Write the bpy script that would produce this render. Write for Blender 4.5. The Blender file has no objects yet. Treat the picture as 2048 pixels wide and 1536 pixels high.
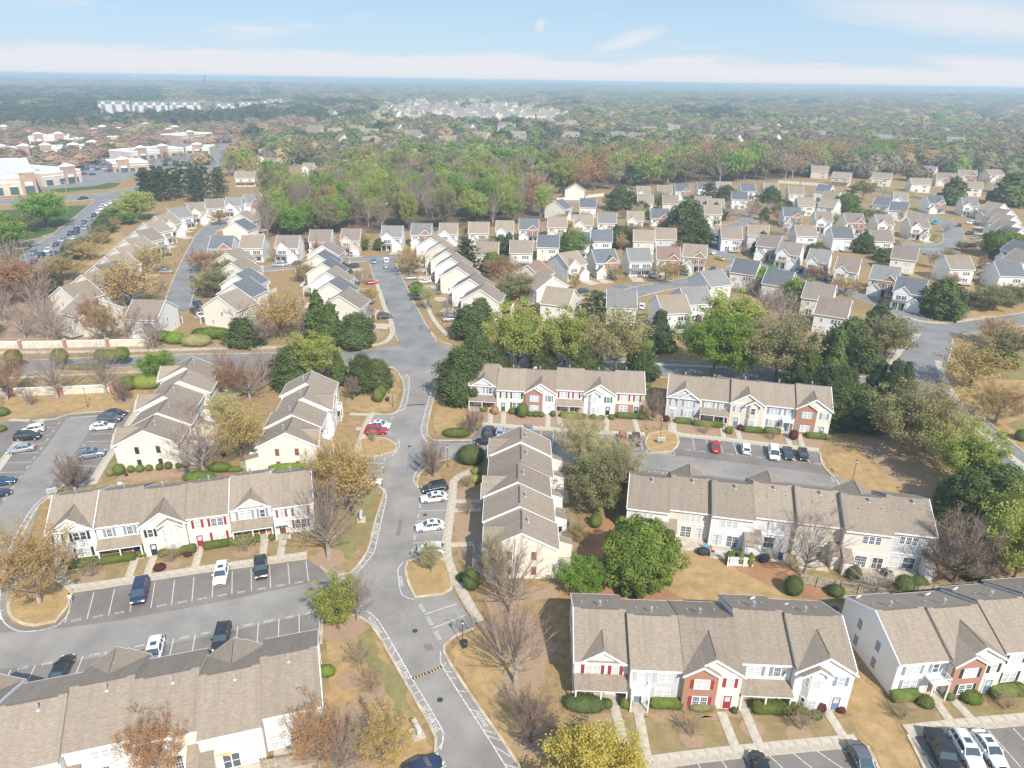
import bpy, math, random
import numpy as np
from mathutils import Vector, Matrix
from mathutils.geometry import tessellate_polygon
R = math.radians
rnd = random.Random(7)
SC = bpy.context.scene
COL = SC.collection

# ------------------------------------------------------------------ camera, sky, sun, exposure
H, FP, PITCH, ROLL, CX, CY = 68.0, 1400.0, R(23.45), R(0.87), 1024.0, 768.0
FW = Vector((0, math.cos(PITCH), -math.sin(PITCH)))
UP0 = Vector((0, math.sin(PITCH), math.cos(PITCH)))
RG = math.cos(ROLL) * Vector((1, 0, 0)) + math.sin(ROLL) * UP0
UP = math.cos(ROLL) * UP0 - math.sin(ROLL) * Vector((1, 0, 0))
cam_d = bpy.data.cameras.new('camera'); cam = bpy.data.objects.new('camera', cam_d); COL.objects.link(cam)
cam_d.sensor_width = 36.0; cam_d.lens = FP / 2048 * 36.0; cam_d.clip_start = 1.0; cam_d.clip_end = 60000
cam.matrix_world = Matrix(((RG.x, UP.x, -FW.x, 0), (RG.y, UP.y, -FW.y, 0), (RG.z, UP.z, -FW.z, H), (0, 0, 0, 1)))
SC.camera = cam

SUN_EL, SUN_AZ = R(43), R(154.6)          # azimuth clockwise from +Y
W = bpy.data.worlds.new('World'); SC.world = W; W.use_nodes = True
nt = W.node_tree; nt.nodes.clear()
def N(t, ty, **k):
    n = t.nodes.new(ty)
    for a, b in k.items(): setattr(n, a, b)
    return n
out = N(nt, 'ShaderNodeOutputWorld'); bg = N(nt, 'ShaderNodeBackground'); nt.links.new(bg.outputs[0], out.inputs[0])
sky = N(nt, 'ShaderNodeTexSky', sky_type='NISHITA'); sky.sun_disc = False
sky.sun_elevation = SUN_EL; sky.sun_rotation = SUN_AZ; sky.altitude = 200; sky.air_density = 1.0; sky.dust_density = 0.6; sky.ozone_density = 2.5
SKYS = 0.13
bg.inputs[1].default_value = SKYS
tc = N(nt, 'ShaderNodeTexCoord'); sep = N(nt, 'ShaderNodeSeparateXYZ'); nt.links.new(tc.outputs['Generated'], sep.inputs[0])
def mathn(t, op, a, b=None, c=None, clamp=False):
    n = N(t, 'ShaderNodeMath', operation=op); n.use_clamp = clamp
    for i, v in enumerate((a, b, c)):
        if v is None: continue
        if isinstance(v, (int, float)): n.inputs[i].default_value = v
        else: t.links.new(v, n.inputs[i])
    return n.outputs[0]
def mixc(t, f, a, b, blend='MIX'):
    n = N(t, 'ShaderNodeMix', data_type='RGBA', blend_type=blend)
    for i, v in ((0, f), (6, a), (7, b)):
        if isinstance(v, (int, float)): n.inputs[i].default_value = v
        elif isinstance(v, tuple): n.inputs[i].default_value = (v[0], v[1], v[2], 1)
        else: t.links.new(v, n.inputs[i])
    return n.outputs[2]
# pale spring sky: the physical sky evened out towards a soft blue, low cloud bank on the horizon, wisps above
el = sep.outputs[2]
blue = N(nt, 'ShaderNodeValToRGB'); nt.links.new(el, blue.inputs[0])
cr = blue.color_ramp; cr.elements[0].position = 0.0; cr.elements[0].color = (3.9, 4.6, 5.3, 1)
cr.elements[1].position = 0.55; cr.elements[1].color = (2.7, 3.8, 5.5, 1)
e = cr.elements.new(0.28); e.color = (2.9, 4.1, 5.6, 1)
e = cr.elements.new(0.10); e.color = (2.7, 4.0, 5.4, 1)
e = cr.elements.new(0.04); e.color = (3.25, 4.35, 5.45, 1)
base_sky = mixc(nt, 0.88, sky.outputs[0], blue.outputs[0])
mp = N(nt, 'ShaderNodeMapping'); nt.links.new(tc.outputs['Generated'], mp.inputs[0]); mp.inputs[3].default_value = (6, 6, 45)
mp.inputs[1].default_value = (1.3, 0.4, 0.2)
ns = N(nt, 'ShaderNodeTexNoise'); nt.links.new(mp.outputs[0], ns.inputs[0]); ns.inputs['Scale'].default_value = 1.1; ns.inputs['Detail'].default_value = 7; ns.inputs['Roughness'].default_value = 0.55
bandt = mathn(nt, 'SUBTRACT', 1.0, mathn(nt, 'DIVIDE', el, 0.036), clamp=True)
wob = mathn(nt, 'MULTIPLY', mathn(nt, 'SUBTRACT', ns.outputs[0], 0.50), 6.0)
bank = mathn(nt, 'MULTIPLY', mathn(nt, 'ADD', wob, mathn(nt, 'MULTIPLY', bandt, 2.8)), mathn(nt, 'MULTIPLY', bandt, 4.0, clamp=True), clamp=True)
mp2 = N(nt, 'ShaderNodeMapping'); nt.links.new(tc.outputs['Generated'], mp2.inputs[0]); mp2.inputs[3].default_value = (3.5, 3.5, 22); mp2.inputs[2].default_value = (0, R(4), 0)
mp2.inputs[1].default_value = (0.9, 2.2, 0.6)
ns2 = N(nt, 'ShaderNodeTexNoise'); nt.links.new(mp2.outputs[0], ns2.inputs[0]); ns2.inputs['Scale'].default_value = 1.4; ns2.inputs['Detail'].default_value = 6
wisp = mathn(nt, 'MULTIPLY', mathn(nt, 'SUBTRACT', ns2.outputs[0], 0.60), 7.0, clamp=True)
wisp = mathn(nt, 'MULTIPLY', wisp, 0.7)
def puff(px, py, lx, ly, tilt, k):
    """a small streak of cloud in a fixed direction of the sky"""
    d = (FW * FP + RG * (px - CX) - UP * (py - CY)).normalized(); a = Vector((0, 0, 1)).cross(d).normalized() * -1; b = a.cross(d).normalized() * -1; c_, s_ = math.cos(tilt), math.sin(tilt); r = []
    for v in (a * c_ + b * s_, b * c_ - a * s_):
        n = N(nt, 'ShaderNodeVectorMath', operation='DOT_PRODUCT'); nt.links.new(tc.outputs['Generated'], n.inputs[0]); n.inputs[1].default_value = v; r.append(mathn(nt, 'ADD', n.outputs['Value'], mathn(nt, 'MULTIPLY', mathn(nt, 'SUBTRACT', ns.outputs[0], .5), .02)))
    q = mathn(nt, 'ADD', mathn(nt, 'POWER', mathn(nt, 'DIVIDE', r[0], lx / FP), 2), mathn(nt, 'POWER', mathn(nt, 'DIVIDE', r[1], ly / FP), 2)); fwd = N(nt, 'ShaderNodeVectorMath', operation='DOT_PRODUCT'); nt.links.new(tc.outputs['Generated'], fwd.inputs[0]); fwd.inputs[1].default_value = d
    return mathn(nt, 'MULTIPLY', mathn(nt, 'MULTIPLY', mathn(nt, 'SUBTRACT', 1, q, clamp=True), k), mathn(nt, 'GREATER_THAN', fwd.outputs['Value'], 0))
for pf in ((1082, 52, 10, 15, 0, .8), (1255, 80, 75, 16, -.3, .75), (1960, 38, 300, 34, .12, .75), (1750, 44, 120, 14, .1, .4), (260, 95, 60, 8, 0, .5)): wisp = mathn(nt, 'MAXIMUM', wisp, puff(*pf))
cl = mathn(nt, 'MAXIMUM', mathn(nt, 'MULTIPLY', bank, 0.85), wisp)
skyc = mixc(nt, cl, base_sky, (5.2, 5.2, 5.45))
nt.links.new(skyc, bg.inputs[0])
sd = bpy.data.lights.new('sun', 'SUN'); so = bpy.data.objects.new('sun', sd); COL.objects.link(so)
sd.energy = 4.8; sd.angle = R(0.55); sd.color = (1.0, 0.945, 0.86)
sunv = Vector((math.sin(SUN_AZ) * math.cos(SUN_EL), math.cos(SUN_AZ) * math.cos(SUN_EL), math.sin(SUN_EL)))
so.rotation_euler = sunv.to_track_quat('Z', 'Y').to_euler(); so.location = (0, 0, 200)
SC.view_settings.view_transform = 'Standard'; SC.view_settings.look = 'None'; SC.view_settings.gamma = 1; SC.view_settings.exposure = 0.33
SC.render.engine = 'CYCLES'; SC.cycles.use_denoising = True; SC.cycles.max_bounces = 5; SC.cycles.diffuse_bounces = 3
SC.cycles.transparent_max_bounces = 4; SC.cycles.volume_bounces = 1; SC.cycles.glossy_bounces = 2; SC.cycles.transmission_bounces = 2

def G(px, py, z=0.0):
    """point of the height z that the calibrated camera sees at a photo pixel"""
    d = FW * FP + RG * (px - CX) - UP * (py - CY)
    t = (z - H) / d.z
    return Vector((d.x * t, d.y * t, z))

# ------------------------------------------------------------------ materials
MT = {}
def pmat(name, col, rough=0.8, metal=0.0, noise=None, spec=0.35, bump=None):
    """col: rgb; noise: (scale, amount, second colour or None)"""
    if name in MT: return MT[name]
    m = bpy.data.materials.new(name); m.use_nodes = True; t = m.node_tree
    b = t.nodes['Principled BSDF']; b.inputs['Base Color'].default_value = (*col, 1)
    b.inputs['Roughness'].default_value = rough; b.inputs['Metallic'].default_value = metal; b.inputs['Specular IOR Level'].default_value = spec
    if noise:
        co = N(t, 'ShaderNodeTexCoord'); n = N(t, 'ShaderNodeTexNoise'); n.inputs['Scale'].default_value = noise[0]; n.inputs['Detail'].default_value = 5
        t.links.new(co.outputs['Object'], n.inputs[0])
        f = mathn(t, 'MULTIPLY_ADD', mathn(t, 'SUBTRACT', n.outputs[0], 0.5), 3.0, 0.5, clamp=True)
        c2 = noise[2] or tuple(c * (1 - noise[1]) for c in col)
        c1 = tuple(min(1, c * (1 + noise[1] * .6)) for c in col)
        t.links.new(mixc(t, f, c1, c2), b.inputs['Base Color'])
        if bump:
            bp = N(t, 'ShaderNodeBump'); bp.inputs[0].default_value = bump; bp.inputs[1].default_value = 0.05
            t.links.new(n.outputs[0], bp.inputs['Height']); t.links.new(bp.outputs[0], b.inputs['Normal'])
    MT[name] = m; return m

def siding(name, col):
    if name in MT: return MT[name]
    m = bpy.data.materials.new(name); m.use_nodes = True; t = m.node_tree; b = t.nodes['Principled BSDF']
    b.inputs['Roughness'].default_value = 0.55; b.inputs['Specular IOR Level'].default_value = 0.3
    co = N(t, 'ShaderNodeTexCoord'); sp = N(t, 'ShaderNodeSeparateXYZ'); t.links.new(co.outputs['Object'], sp.inputs[0])
    fr = mathn(t, 'FRACT', mathn(t, 'MULTIPLY', sp.outputs[2], 1 / 0.2))
    line = mathn(t, 'GREATER_THAN', fr, 0.9)
    n = N(t, 'ShaderNodeTexNoise'); n.inputs['Scale'].default_value = 0.8; n.inputs['Detail'].default_value = 6; t.links.new(co.outputs['Object'], n.inputs[0])
    c = mixc(t, mathn(t, 'MULTIPLY', n.outputs[0], 0.5), col, tuple(x * 0.80 for x in col))
    c = mixc(t, mathn(t, 'MULTIPLY', line, 0.28), c, tuple(x * 0.5 for x in col))
    t.links.new(c, b.inputs['Base Color'])
    bp = N(t, 'ShaderNodeBump'); bp.inputs[0].default_value = 0.5; bp.inputs[1].default_value = 0.02
    t.links.new(fr, bp.inputs['Height']); t.links.new(bp.outputs[0], b.inputs['Normal'])
    MT[name] = m; return m

def shingle(name, col):
    if name in MT: return MT[name]
    m = bpy.data.materials.new(name); m.use_nodes = True; t = m.node_tree; b = t.nodes['Principled BSDF']; b.inputs['Roughness'].default_value = 0.95; b.inputs['Specular IOR Level'].default_value = 0.15
    co = N(t, 'ShaderNodeTexCoord'); sp = N(t, 'ShaderNodeSeparateXYZ'); t.links.new(co.outputs['Object'], sp.inputs[0])
    row = mathn(t, 'FRACT', mathn(t, 'MULTIPLY', sp.outputs[2], 1 / 0.075))
    mp = N(t, 'ShaderNodeMapping'); mp.inputs[3].default_value = (1.6, 1.6, 14); t.links.new(co.outputs['Object'], mp.inputs[0])
    n = N(t, 'ShaderNodeTexNoise'); n.inputs['Scale'].default_value = 1.4; n.inputs['Detail'].default_value = 4; t.links.new(mp.outputs[0], n.inputs[0])
    n2 = N(t, 'ShaderNodeTexNoise'); n2.inputs['Scale'].default_value = 0.35; n2.inputs['Detail'].default_value = 3; t.links.new(co.outputs['Object'], n2.inputs[0])
    oi = N(t, 'ShaderNodeObjectInfo')
    c = mixc(t, mathn(t, 'MULTIPLY_ADD', mathn(t, 'SUBTRACT', n.outputs[0], 0.5), 3.2, 0.5, clamp=True), tuple(x * 1.18 for x in col), tuple(x * 0.78 for x in col))
    c = mixc(t, mathn(t, 'MULTIPLY', mathn(t, 'LESS_THAN', row, 0.3), 0.22), c, tuple(x * 0.5 for x in col))
    c = mixc(t, mathn(t, 'MULTIPLY', n2.outputs[0], 0.5), c, tuple(x * 0.78 for x in col))
    mp3 = N(t, 'ShaderNodeMapping'); mp3.inputs[3].default_value = (1.8, .16, .16); t.links.new(co.outputs['Object'], mp3.inputs[0]); n3 = N(t, 'ShaderNodeTexNoise'); n3.inputs['Scale'].default_value = 1; n3.inputs['Detail'].default_value = 5; t.links.new(mp3.outputs[0], n3.inputs[0])
    c = mixc(t, mathn(t, 'MULTIPLY', mathn(t, 'SUBTRACT', n3.outputs[0], .48), 3, clamp=True), c, tuple(x * .74 for x in col))
    v = N(t, 'ShaderNodeHueSaturation'); t.links.new(c, v.inputs['Color']); t.links.new(mathn(t, 'MULTIPLY_ADD', oi.outputs['Random'], 0.22, 0.9), v.inputs['Value'])
    t.links.new(v.outputs[0], b.inputs['Base Color'])
    bp = N(t, 'ShaderNodeBump'); bp.inputs[0].default_value = 0.6; bp.inputs[1].default_value = 0.03
    t.links.new(n.outputs[0], bp.inputs['Height']); t.links.new(bp.outputs[0], b.inputs['Normal'])
    MT[name] = m; return m

def brickmat():
    m = bpy.data.materials.new('red_brick'); m.use_nodes = True; t = m.node_tree; b = t.nodes['Principled BSDF']; b.inputs['Roughness'].default_value = 0.9
    co = N(t, 'ShaderNodeTexCoord'); mp = N(t, 'ShaderNodeMapping'); mp.inputs[2].default_value = (R(90), 0, 0); t.links.new(co.outputs['Object'], mp.inputs[0])
    k = N(t, 'ShaderNodeTexBrick'); t.links.new(mp.outputs[0], k.inputs[0])
    k.inputs['Color1'].default_value = (0.42, 0.165, 0.085, 1); k.inputs['Color2'].default_value = (0.30, 0.105, 0.06, 1); k.inputs['Mortar'].default_value = (0.42, 0.33, 0.26, 1)
    k.inputs['Scale'].default_value = 1; k.inputs['Mortar Size'].default_value = 0.01; k.inputs['Brick Width'].default_value = 0.22; k.inputs['Row Height'].default_value = 0.075
    t.links.new(k.outputs[0], b.inputs['Base Color']); MT['red_brick'] = m; return m
brickmat()

def foliage(name, col, col2=None, trans=0.45):
    if name in MT: return MT[name]
    col2 = col2 or tuple(c * 0.62 for c in col)
    m = bpy.data.materials.new(name); m.use_nodes = True; t = m.node_tree; t.nodes.clear()
    o = N(t, 'ShaderNodeOutputMaterial'); d = N(t, 'ShaderNodeBsdfDiffuse'); tr = N(t, 'ShaderNodeBsdfTranslucent'); mx = N(t, 'ShaderNodeMixShader'); mx.inputs[0].default_value = trans
    co = N(t, 'ShaderNodeTexCoord'); n = N(t, 'ShaderNodeTexNoise'); n.inputs['Scale'].default_value = 0.45; n.inputs['Detail'].default_value = 5; n.inputs['Roughness'].default_value = 0.7
    t.links.new(co.outputs['Object'], n.inputs[0])
    oi = N(t, 'ShaderNodeObjectInfo')
    f = mathn(t, 'MULTIPLY_ADD', mathn(t, 'SUBTRACT', n.outputs[0], 0.5), 4.0, 0.5, clamp=True)
    c = mixc(t, f, col, col2)
    hs = N(t, 'ShaderNodeHueSaturation'); t.links.new(c, hs.inputs['Color'])
    t.links.new(mathn(t, 'MULTIPLY_ADD', oi.outputs['Random'], 0.024, 0.488), hs.inputs['Hue'])
    r2 = mathn(t, 'FRACT', mathn(t, 'MULTIPLY', oi.outputs['Random'], 17.3))
    t.links.new(mathn(t, 'MULTIPLY_ADD', r2, 0.36, 0.86), hs.inputs['Value'])
    t.links.new(hs.outputs[0], d.inputs[0]); t.links.new(hs.outputs[0], tr.inputs[0])
    t.links.new(d.outputs[0], mx.inputs[1]); t.links.new(tr.outputs[0], mx.inputs[2]); t.links.new(mx.outputs[0], o.inputs[0])
    MT[name] = m; return m

WHITE = siding('white_siding', (0.80, 0.79, 0.77)); CREAM = siding('cream_siding', (0.79, 0.74, 0.635)); YEL = siding('pale_yellow_siding', (0.77, 0.755, 0.64))
GREY = siding('grey_siding', (0.60, 0.60, 0.62)); TANS = siding('tan_siding', (0.64, 0.56, 0.44)); BEIGE = siding('beige_siding', (0.72, 0.66, 0.55))
TRIM = pmat('white_trim', (0.82, 0.82, 0.81), 0.5)
ROOFT = shingle('taupe_shingles', (0.31, 0.252, 0.195)); ROOFB = shingle('brown_shingles', (0.265, 0.215, 0.18)); ROOFN = shingle('slate_blue_shingles', (0.15, 0.158, 0.172))
ROOFG = shingle('grey_shingles', (0.24, 0.232, 0.22)); ROOFR = shingle('reddish_shingles', (0.255, 0.175, 0.14))
PANEB = pmat('blind_behind_glass', (0.52, 0.53, 0.53), 0.15, spec=0.6, noise=(1.1, .25, None)); PANED = pmat('dark_glass', (0.08, 0.095, 0.11), 0.08, spec=0.7)
DARK = pmat('dark_metal', (0.05, 0.05, 0.055), 0.5); GALV = pmat('galvanised_metal', (0.6, 0.6, 0.6), 0.35, 0.6)
VENT = pmat('ridge_vent_strip', (0.12, 0.10, 0.09), 0.9)
CONC = pmat('concrete', (0.50, 0.44, 0.35), 0.9, noise=(0.9, .22, None), bump=0.2)
CONC2 = pmat('kerb_concrete', (0.52, 0.43, 0.31), 0.9, noise=(0.6, .25, None))
PAINT = pmat('road_paint', (0.62, 0.60, 0.55), 0.85, noise=(3.0, .4, None)); YPAINT = pmat('yellow_paint', (0.62, 0.40, 0.12), 0.8, noise=(4, .2, None))
MULCH = pmat('pine_mulch', (0.28, 0.18, 0.11), 1.0, noise=(1.7, .3, (0.36, 0.26, 0.17)), bump=0.5)
WOODF = pmat('weathered_fence_wood', (0.42, 0.36, 0.28), 0.9, noise=(2, .3, None)); PANELW = pmat('stucco_wall_panel', (0.64, 0.58, 0.48), 0.9, noise=(.8, .15, None))
BARK = pmat('tree_bark', (0.19, 0.145, 0.115), 1.0, noise=(2, .3, None)); TWIG = pmat('bare_twigs', (0.25, 0.185, 0.155), 1.0, noise=(.5, .3, (0.31, 0.235, 0.19)))
PALEBARK = pmat('pale_bark', (0.36, 0.30, 0.255), 1.0, noise=(2, .3, None))
SHUT = {'grey': pmat('grey_shutter', (0.25, 0.28, 0.31)), 'black': pmat('black_shutter', (0.035, 0.04, 0.045)), 'red': pmat('red_shutter', (0.32, 0.035, 0.04)),
        'green': pmat('green_shutter', (0.02, 0.16, 0.10)), 'brown': pmat('brown_shutter', (0.22, 0.10, 0.06)), 'darkgreen': pmat('dark_green_shutter', (0.05, 0.09, 0.05)), 'blue': pmat('slate_shutter', (0.22, 0.29, 0.36)),
        'white': TRIM, 'lightgrey': pmat('light_grey_shutter', (0.48, 0.48, 0.49))}

def groundmat():
    m = bpy.data.materials.new('dry_lawn_ground'); m.use_nodes = True; t = m.node_tree; b = t.nodes['Principled BSDF']; b.inputs['Roughness'].default_value = 1; b.inputs['Specular IOR Level'].default_value = 0.1
    g = N(t, 'ShaderNodeNewGeometry')
    def nz(s, d=5, r=.55):
        n = N(t, 'ShaderNodeTexNoise'); n.inputs['Scale'].default_value = s; n.inputs['Detail'].default_value = d; n.inputs['Roughness'].default_value = r; t.links.new(g.outputs['Position'], n.inputs[0]); return n.outputs[0]
    def st(x, a, k): return mathn(t, 'MULTIPLY', mathn(t, 'SUBTRACT', x, a), k, clamp=True)
    c = mixc(t, st(nz(0.9, 8, .7), .36, 3.6), (0.24, 0.162, 0.075), (0.395, 0.275, 0.14))     # dormant grass
    c = mixc(t, mathn(t, 'MULTIPLY', st(nz(0.055), .50, 5), .55), c, (0.165, 0.165, 0.060))         # greener patches
    c = mixc(t, mathn(t, 'MULTIPLY', st(nz(0.11, 6), .53, 9), .45), c, (0.32, 0.18, 0.095))         # pine straw and clay
    c = mixc(t, mathn(t, 'MULTIPLY', st(nz(0.28, 7, .7), .60, 12), .6), c, (0.43, 0.30, 0.18))       # bare sandy spots
    c = mixc(t, mathn(t, 'MULTIPLY', st(nz(5.0, 3), .5, 4), .25), c, (0.12, 0.085, 0.045))
    t.links.new(c, b.inputs['Base Color']); MT['ground'] = m
    bp = N(t, 'ShaderNodeBump'); bp.inputs[0].default_value = 0.5; bp.inputs[1].default_value = 0.15; t.links.new(nz(3, 5), bp.inputs['Height']); t.links.new(bp.outputs[0], b.inputs['Normal'])
    return m
GROUND = groundmat()
def lawnmat(name, a, bcol, s=0.5):
    m = bpy.data.materials.new(name); m.use_nodes = True; t = m.node_tree; b = t.nodes['Principled BSDF']; b.inputs['Roughness'].default_value = 1; b.inputs['Specular IOR Level'].default_value = 0.1
    g = N(t, 'ShaderNodeNewGeometry'); n = N(t, 'ShaderNodeTexNoise'); n.inputs['Scale'].default_value = s; n.inputs['Detail'].default_value = 8; n.inputs['Roughness'].default_value = .72; t.links.new(g.outputs['Position'], n.inputs[0])
    n2 = N(t, 'ShaderNodeTexNoise'); n2.inputs['Scale'].default_value = .12; n2.inputs['Detail'].default_value = 3; t.links.new(g.outputs['Position'], n2.inputs[0])
    c = mixc(t, mathn(t, 'MULTIPLY', mathn(t, 'SUBTRACT', n.outputs[0], .36), 3.6, clamp=True), a, bcol)
    c = mixc(t, mathn(t, 'MULTIPLY', mathn(t, 'SUBTRACT', n2.outputs[0], .5), 4, clamp=True), c, tuple(x * .8 for x in bcol))
    for sc_, th_, k_, m_ in ((5.0, .52, .32, .55), (1.6, .58, .35, .72), (13, .60, .5, .5)):
        n4 = N(t, 'ShaderNodeTexNoise'); n4.inputs['Scale'].default_value = sc_; n4.inputs['Detail'].default_value = 5; n4.inputs['Roughness'].default_value = .7; t.links.new(g.outputs['Position'], n4.inputs[0])
        c = mixc(t, mathn(t, 'MULTIPLY', mathn(t, 'MULTIPLY', mathn(t, 'SUBTRACT', n4.outputs[0], th_), 9, clamp=True), k_), c, (a[0] * m_ * 1.1, a[1] * m_, a[2] * m_))
    t.links.new(c, b.inputs['Base Color']); return m
LAWN = lawnmat('green_lawn', (0.19, 0.185, 0.07), (0.31, 0.25, 0.115)); STRAW = lawnmat('straw_lawn', (0.315, 0.21, 0.092), (0.47, 0.32, 0.155))
WORN = lawnmat('worn_olive_lawn', (0.23, 0.175, 0.085), (0.34, 0.255, 0.125)); CLAY = lawnmat('bare_clay', (0.42, 0.215, 0.11), (0.32, 0.18, 0.10)); FLOOR = lawnmat('woodland_floor', (0.10, 0.075, 0.045), (0.19, 0.13, 0.08)); TURF = lawnmat('verge_turf', (0.055, 0.095, 0.028), (0.11, 0.14, 0.045))
def asphaltmat(name, col):
    m = bpy.data.materials.new(name); m.use_nodes = True; t = m.node_tree; b = t.nodes['Principled BSDF']; b.inputs['Roughness'].default_value = .88; b.inputs['Specular IOR Level'].default_value = 0.25
    g = N(t, 'ShaderNodeNewGeometry')
    def nz(s, d=5, r=.55):
        n = N(t, 'ShaderNodeTexNoise'); n.inputs['Scale'].default_value = s; n.inputs['Detail'].default_value = d; n.inputs['Roughness'].default_value = r; t.links.new(g.outputs['Position'], n.inputs[0]); return n.outputs[0]
    def st(x, a, k): return mathn(t, 'MULTIPLY', mathn(t, 'SUBTRACT', x, a), k, clamp=True)
    c = mixc(t, st(nz(.16, 5, .6), .34, 3), tuple(x * .80 for x in col), tuple(x * 1.2 for x in col))
    c = mixc(t, mathn(t, 'MULTIPLY', st(nz(.6, 7, .7), .57, 7), .30), c, tuple(x * .55 for x in col))
    c = mixc(t, mathn(t, 'MULTIPLY', nz(9, 3), .3), c, tuple(x * .7 for x in col))
    vo = N(t, 'ShaderNodeTexVoronoi', feature='DISTANCE_TO_EDGE'); vo.inputs['Scale'].default_value = .11
    wn = N(t, 'ShaderNodeTexNoise'); wn.inputs['Scale'].default_value = .35; wn.inputs['Detail'].default_value = 5; t.links.new(g.outputs['Position'], wn.inputs[0])
    ad = N(t, 'ShaderNodeMix', data_type='RGBA', blend_type='ADD'); ad.inputs[0].default_value = 6; t.links.new(g.outputs['Position'], ad.inputs[6]); t.links.new(wn.outputs[1], ad.inputs[7]); t.links.new(ad.outputs[2], vo.inputs[0])
    c = mixc(t, mathn(t, 'MULTIPLY', st(nz(1.1, 4, .6), .64, 14), .5 if 'parking' in name else .3), c, tuple(x * .45 for x in col))
    crack = mathn(t, 'LESS_THAN', vo.outputs[0], .003)
    c = mixc(t, mathn(t, 'MULTIPLY', crack, .22), c, tuple(x * .35 for x in col))
    t.links.new(c, b.inputs['Base Color']); return m
ASPH = asphaltmat('grey_asphalt', (0.285, 0.262, 0.235)); ASPHD = asphaltmat('parking_asphalt', (0.215, 0.19, 0.168)); ASPHB = asphaltmat('street_asphalt', (0.235, 0.228, 0.22))

# ------------------------------------------------------------------ mesh helper
class MB:
    def __init__(s): s.v = []; s.f = []; s.m = []; s.mats = []
    def mi(s, mat):
        if mat not in s.mats: s.mats.append(mat)
        return s.mats.index(mat)
    def poly(s, pts, mat):
        i = len(s.v); s.v += [tuple(p) for p in pts]; s.f.append(tuple(range(i, i + len(pts)))); s.m.append(s.mi(mat)); return s
    def box(s, x0, x1, y0, y1, z0, z1, mat):
        i = len(s.v); k = s.mi(mat)
        s.v += [(x, y, z) for z in (z0, z1) for y in (y0, y1) for x in (x0, x1)]
        for q in ((0, 2, 3, 1), (4, 5, 7, 6), (0, 1, 5, 4), (2, 6, 7, 3), (0, 4, 6, 2), (1, 3, 7, 5)):
            s.f.append(tuple(i + a for a in q)); s.m.append(k)
        return s
    def prism(s, prof, axis, a, b, mat, mat_end=None):
        """extrude a closed profile; axis 'x': prof of (y,z); 'y': (x,z); 'z': (x,y)"""
        n = len(prof); i = len(s.v); k = s.mi(mat); ke = s.mi(mat_end) if mat_end else k
        for t in (a, b):
            for p in prof:
                s.v.append((t, p[0], p[1]) if axis == 'x' else (p[0], t, p[1]) if axis == 'y' else (p[0], p[1], t))
        s.f.append(tuple(range(i, i + n))); s.f.append(tuple(range(i + 2 * n - 1, i + n - 1, -1))); s.m += [ke, ke]
        for j in range(n):
            j2 = (j + 1) % n; s.f.append((i + j, i + n + j, i + n + j2, i + j2)); s.m.append(k)
        return s
    def tube(s, p0, p1, r0, r1, n, mat, cap=True):
        p0 = Vector(p0); p1 = Vector(p1); d = (p1 - p0); 
        if d.length < 1e-6: return s
        d.normalize(); a = d.orthogonal().normalized(); b = d.cross(a); i = len(s.v); k = s.mi(mat)
        for p, r in ((p0, r0), (p1, r1)):
            for j in range(n):
                t = 2 * math.pi * j / n; s.v.append(tuple(p + a * (r * math.cos(t)) + b * (r * math.sin(t))))
        for j in range(n):
            j2 = (j + 1) % n; s.f.append((i + j, i + j2, i + n + j2, i + n + j)); s.m.append(k)
        if cap: s.f.append(tuple(range(i + n, i + 2 * n))); s.m.append(k); s.f.append(tuple(range(i + n - 1, i - 1, -1))); s.m.append(k)
        return s
    def mesh(s, name, smooth=False):
        me = bpy.data.meshes.new(name); me.from_pydata(s.v, [], s.f)
        for m in s.mats: me.materials.append(m)
        me.polygons.foreach_set('material_index', s.m)
        if smooth: me.polygons.foreach_set('use_smooth', [True] * len(s.f))
        me.update(); return me
    def obj(s, name, parent=None, smooth=False, loc=None, rz=0, kind=None):
        return link(name, s.mesh(name, smooth), parent, loc, rz, kind)
def link(name, me, parent=None, loc=None, rz=0, kind=None):
    o = bpy.data.objects.new(name, me); COL.objects.link(o)
    if parent: o.parent = parent
    if loc is not None: o.location = loc
    if rz: o.rotation_euler = (0, 0, rz)
    if kind: o['kind'] = kind
    return o
def thing(name, label, cat, loc=(0, 0, 0), rz=0, group=None):
    o = bpy.data.objects.new(name, None); COL.objects.link(o); o.location = loc; o.rotation_euler = (0, 0, rz); o.empty_display_size = 0.3
    o['label'] = label; o['category'] = cat
    if group: o['group'] = group
    return o
def tag(o, label, cat, group=None):
    o['label'] = label; o['category'] = cat
    if group: o['group'] = group
    return o
CACHE = {}
def cached(key, fn):
    if key not in CACHE: CACHE[key] = fn()
    return CACHE[key]
def kids(o): return KIDS.get(o.name, [])
def copy_tree(src, parent=None):
    c = src.copy(); COL.objects.link(c); c.parent = parent
    for ch in src.children: copy_tree(ch, c)
    return c
ORD = ['first', 'second', 'third', 'fourth', 'fifth', 'sixth', 'seventh', 'eighth', 'ninth', 'tenth', 'eleventh', 'twelfth', 'thirteenth', 'fourteenth', 'fifteenth', 'sixteenth', 'seventeenth', 'eighteenth', 'nineteenth', 'twentieth']

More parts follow.
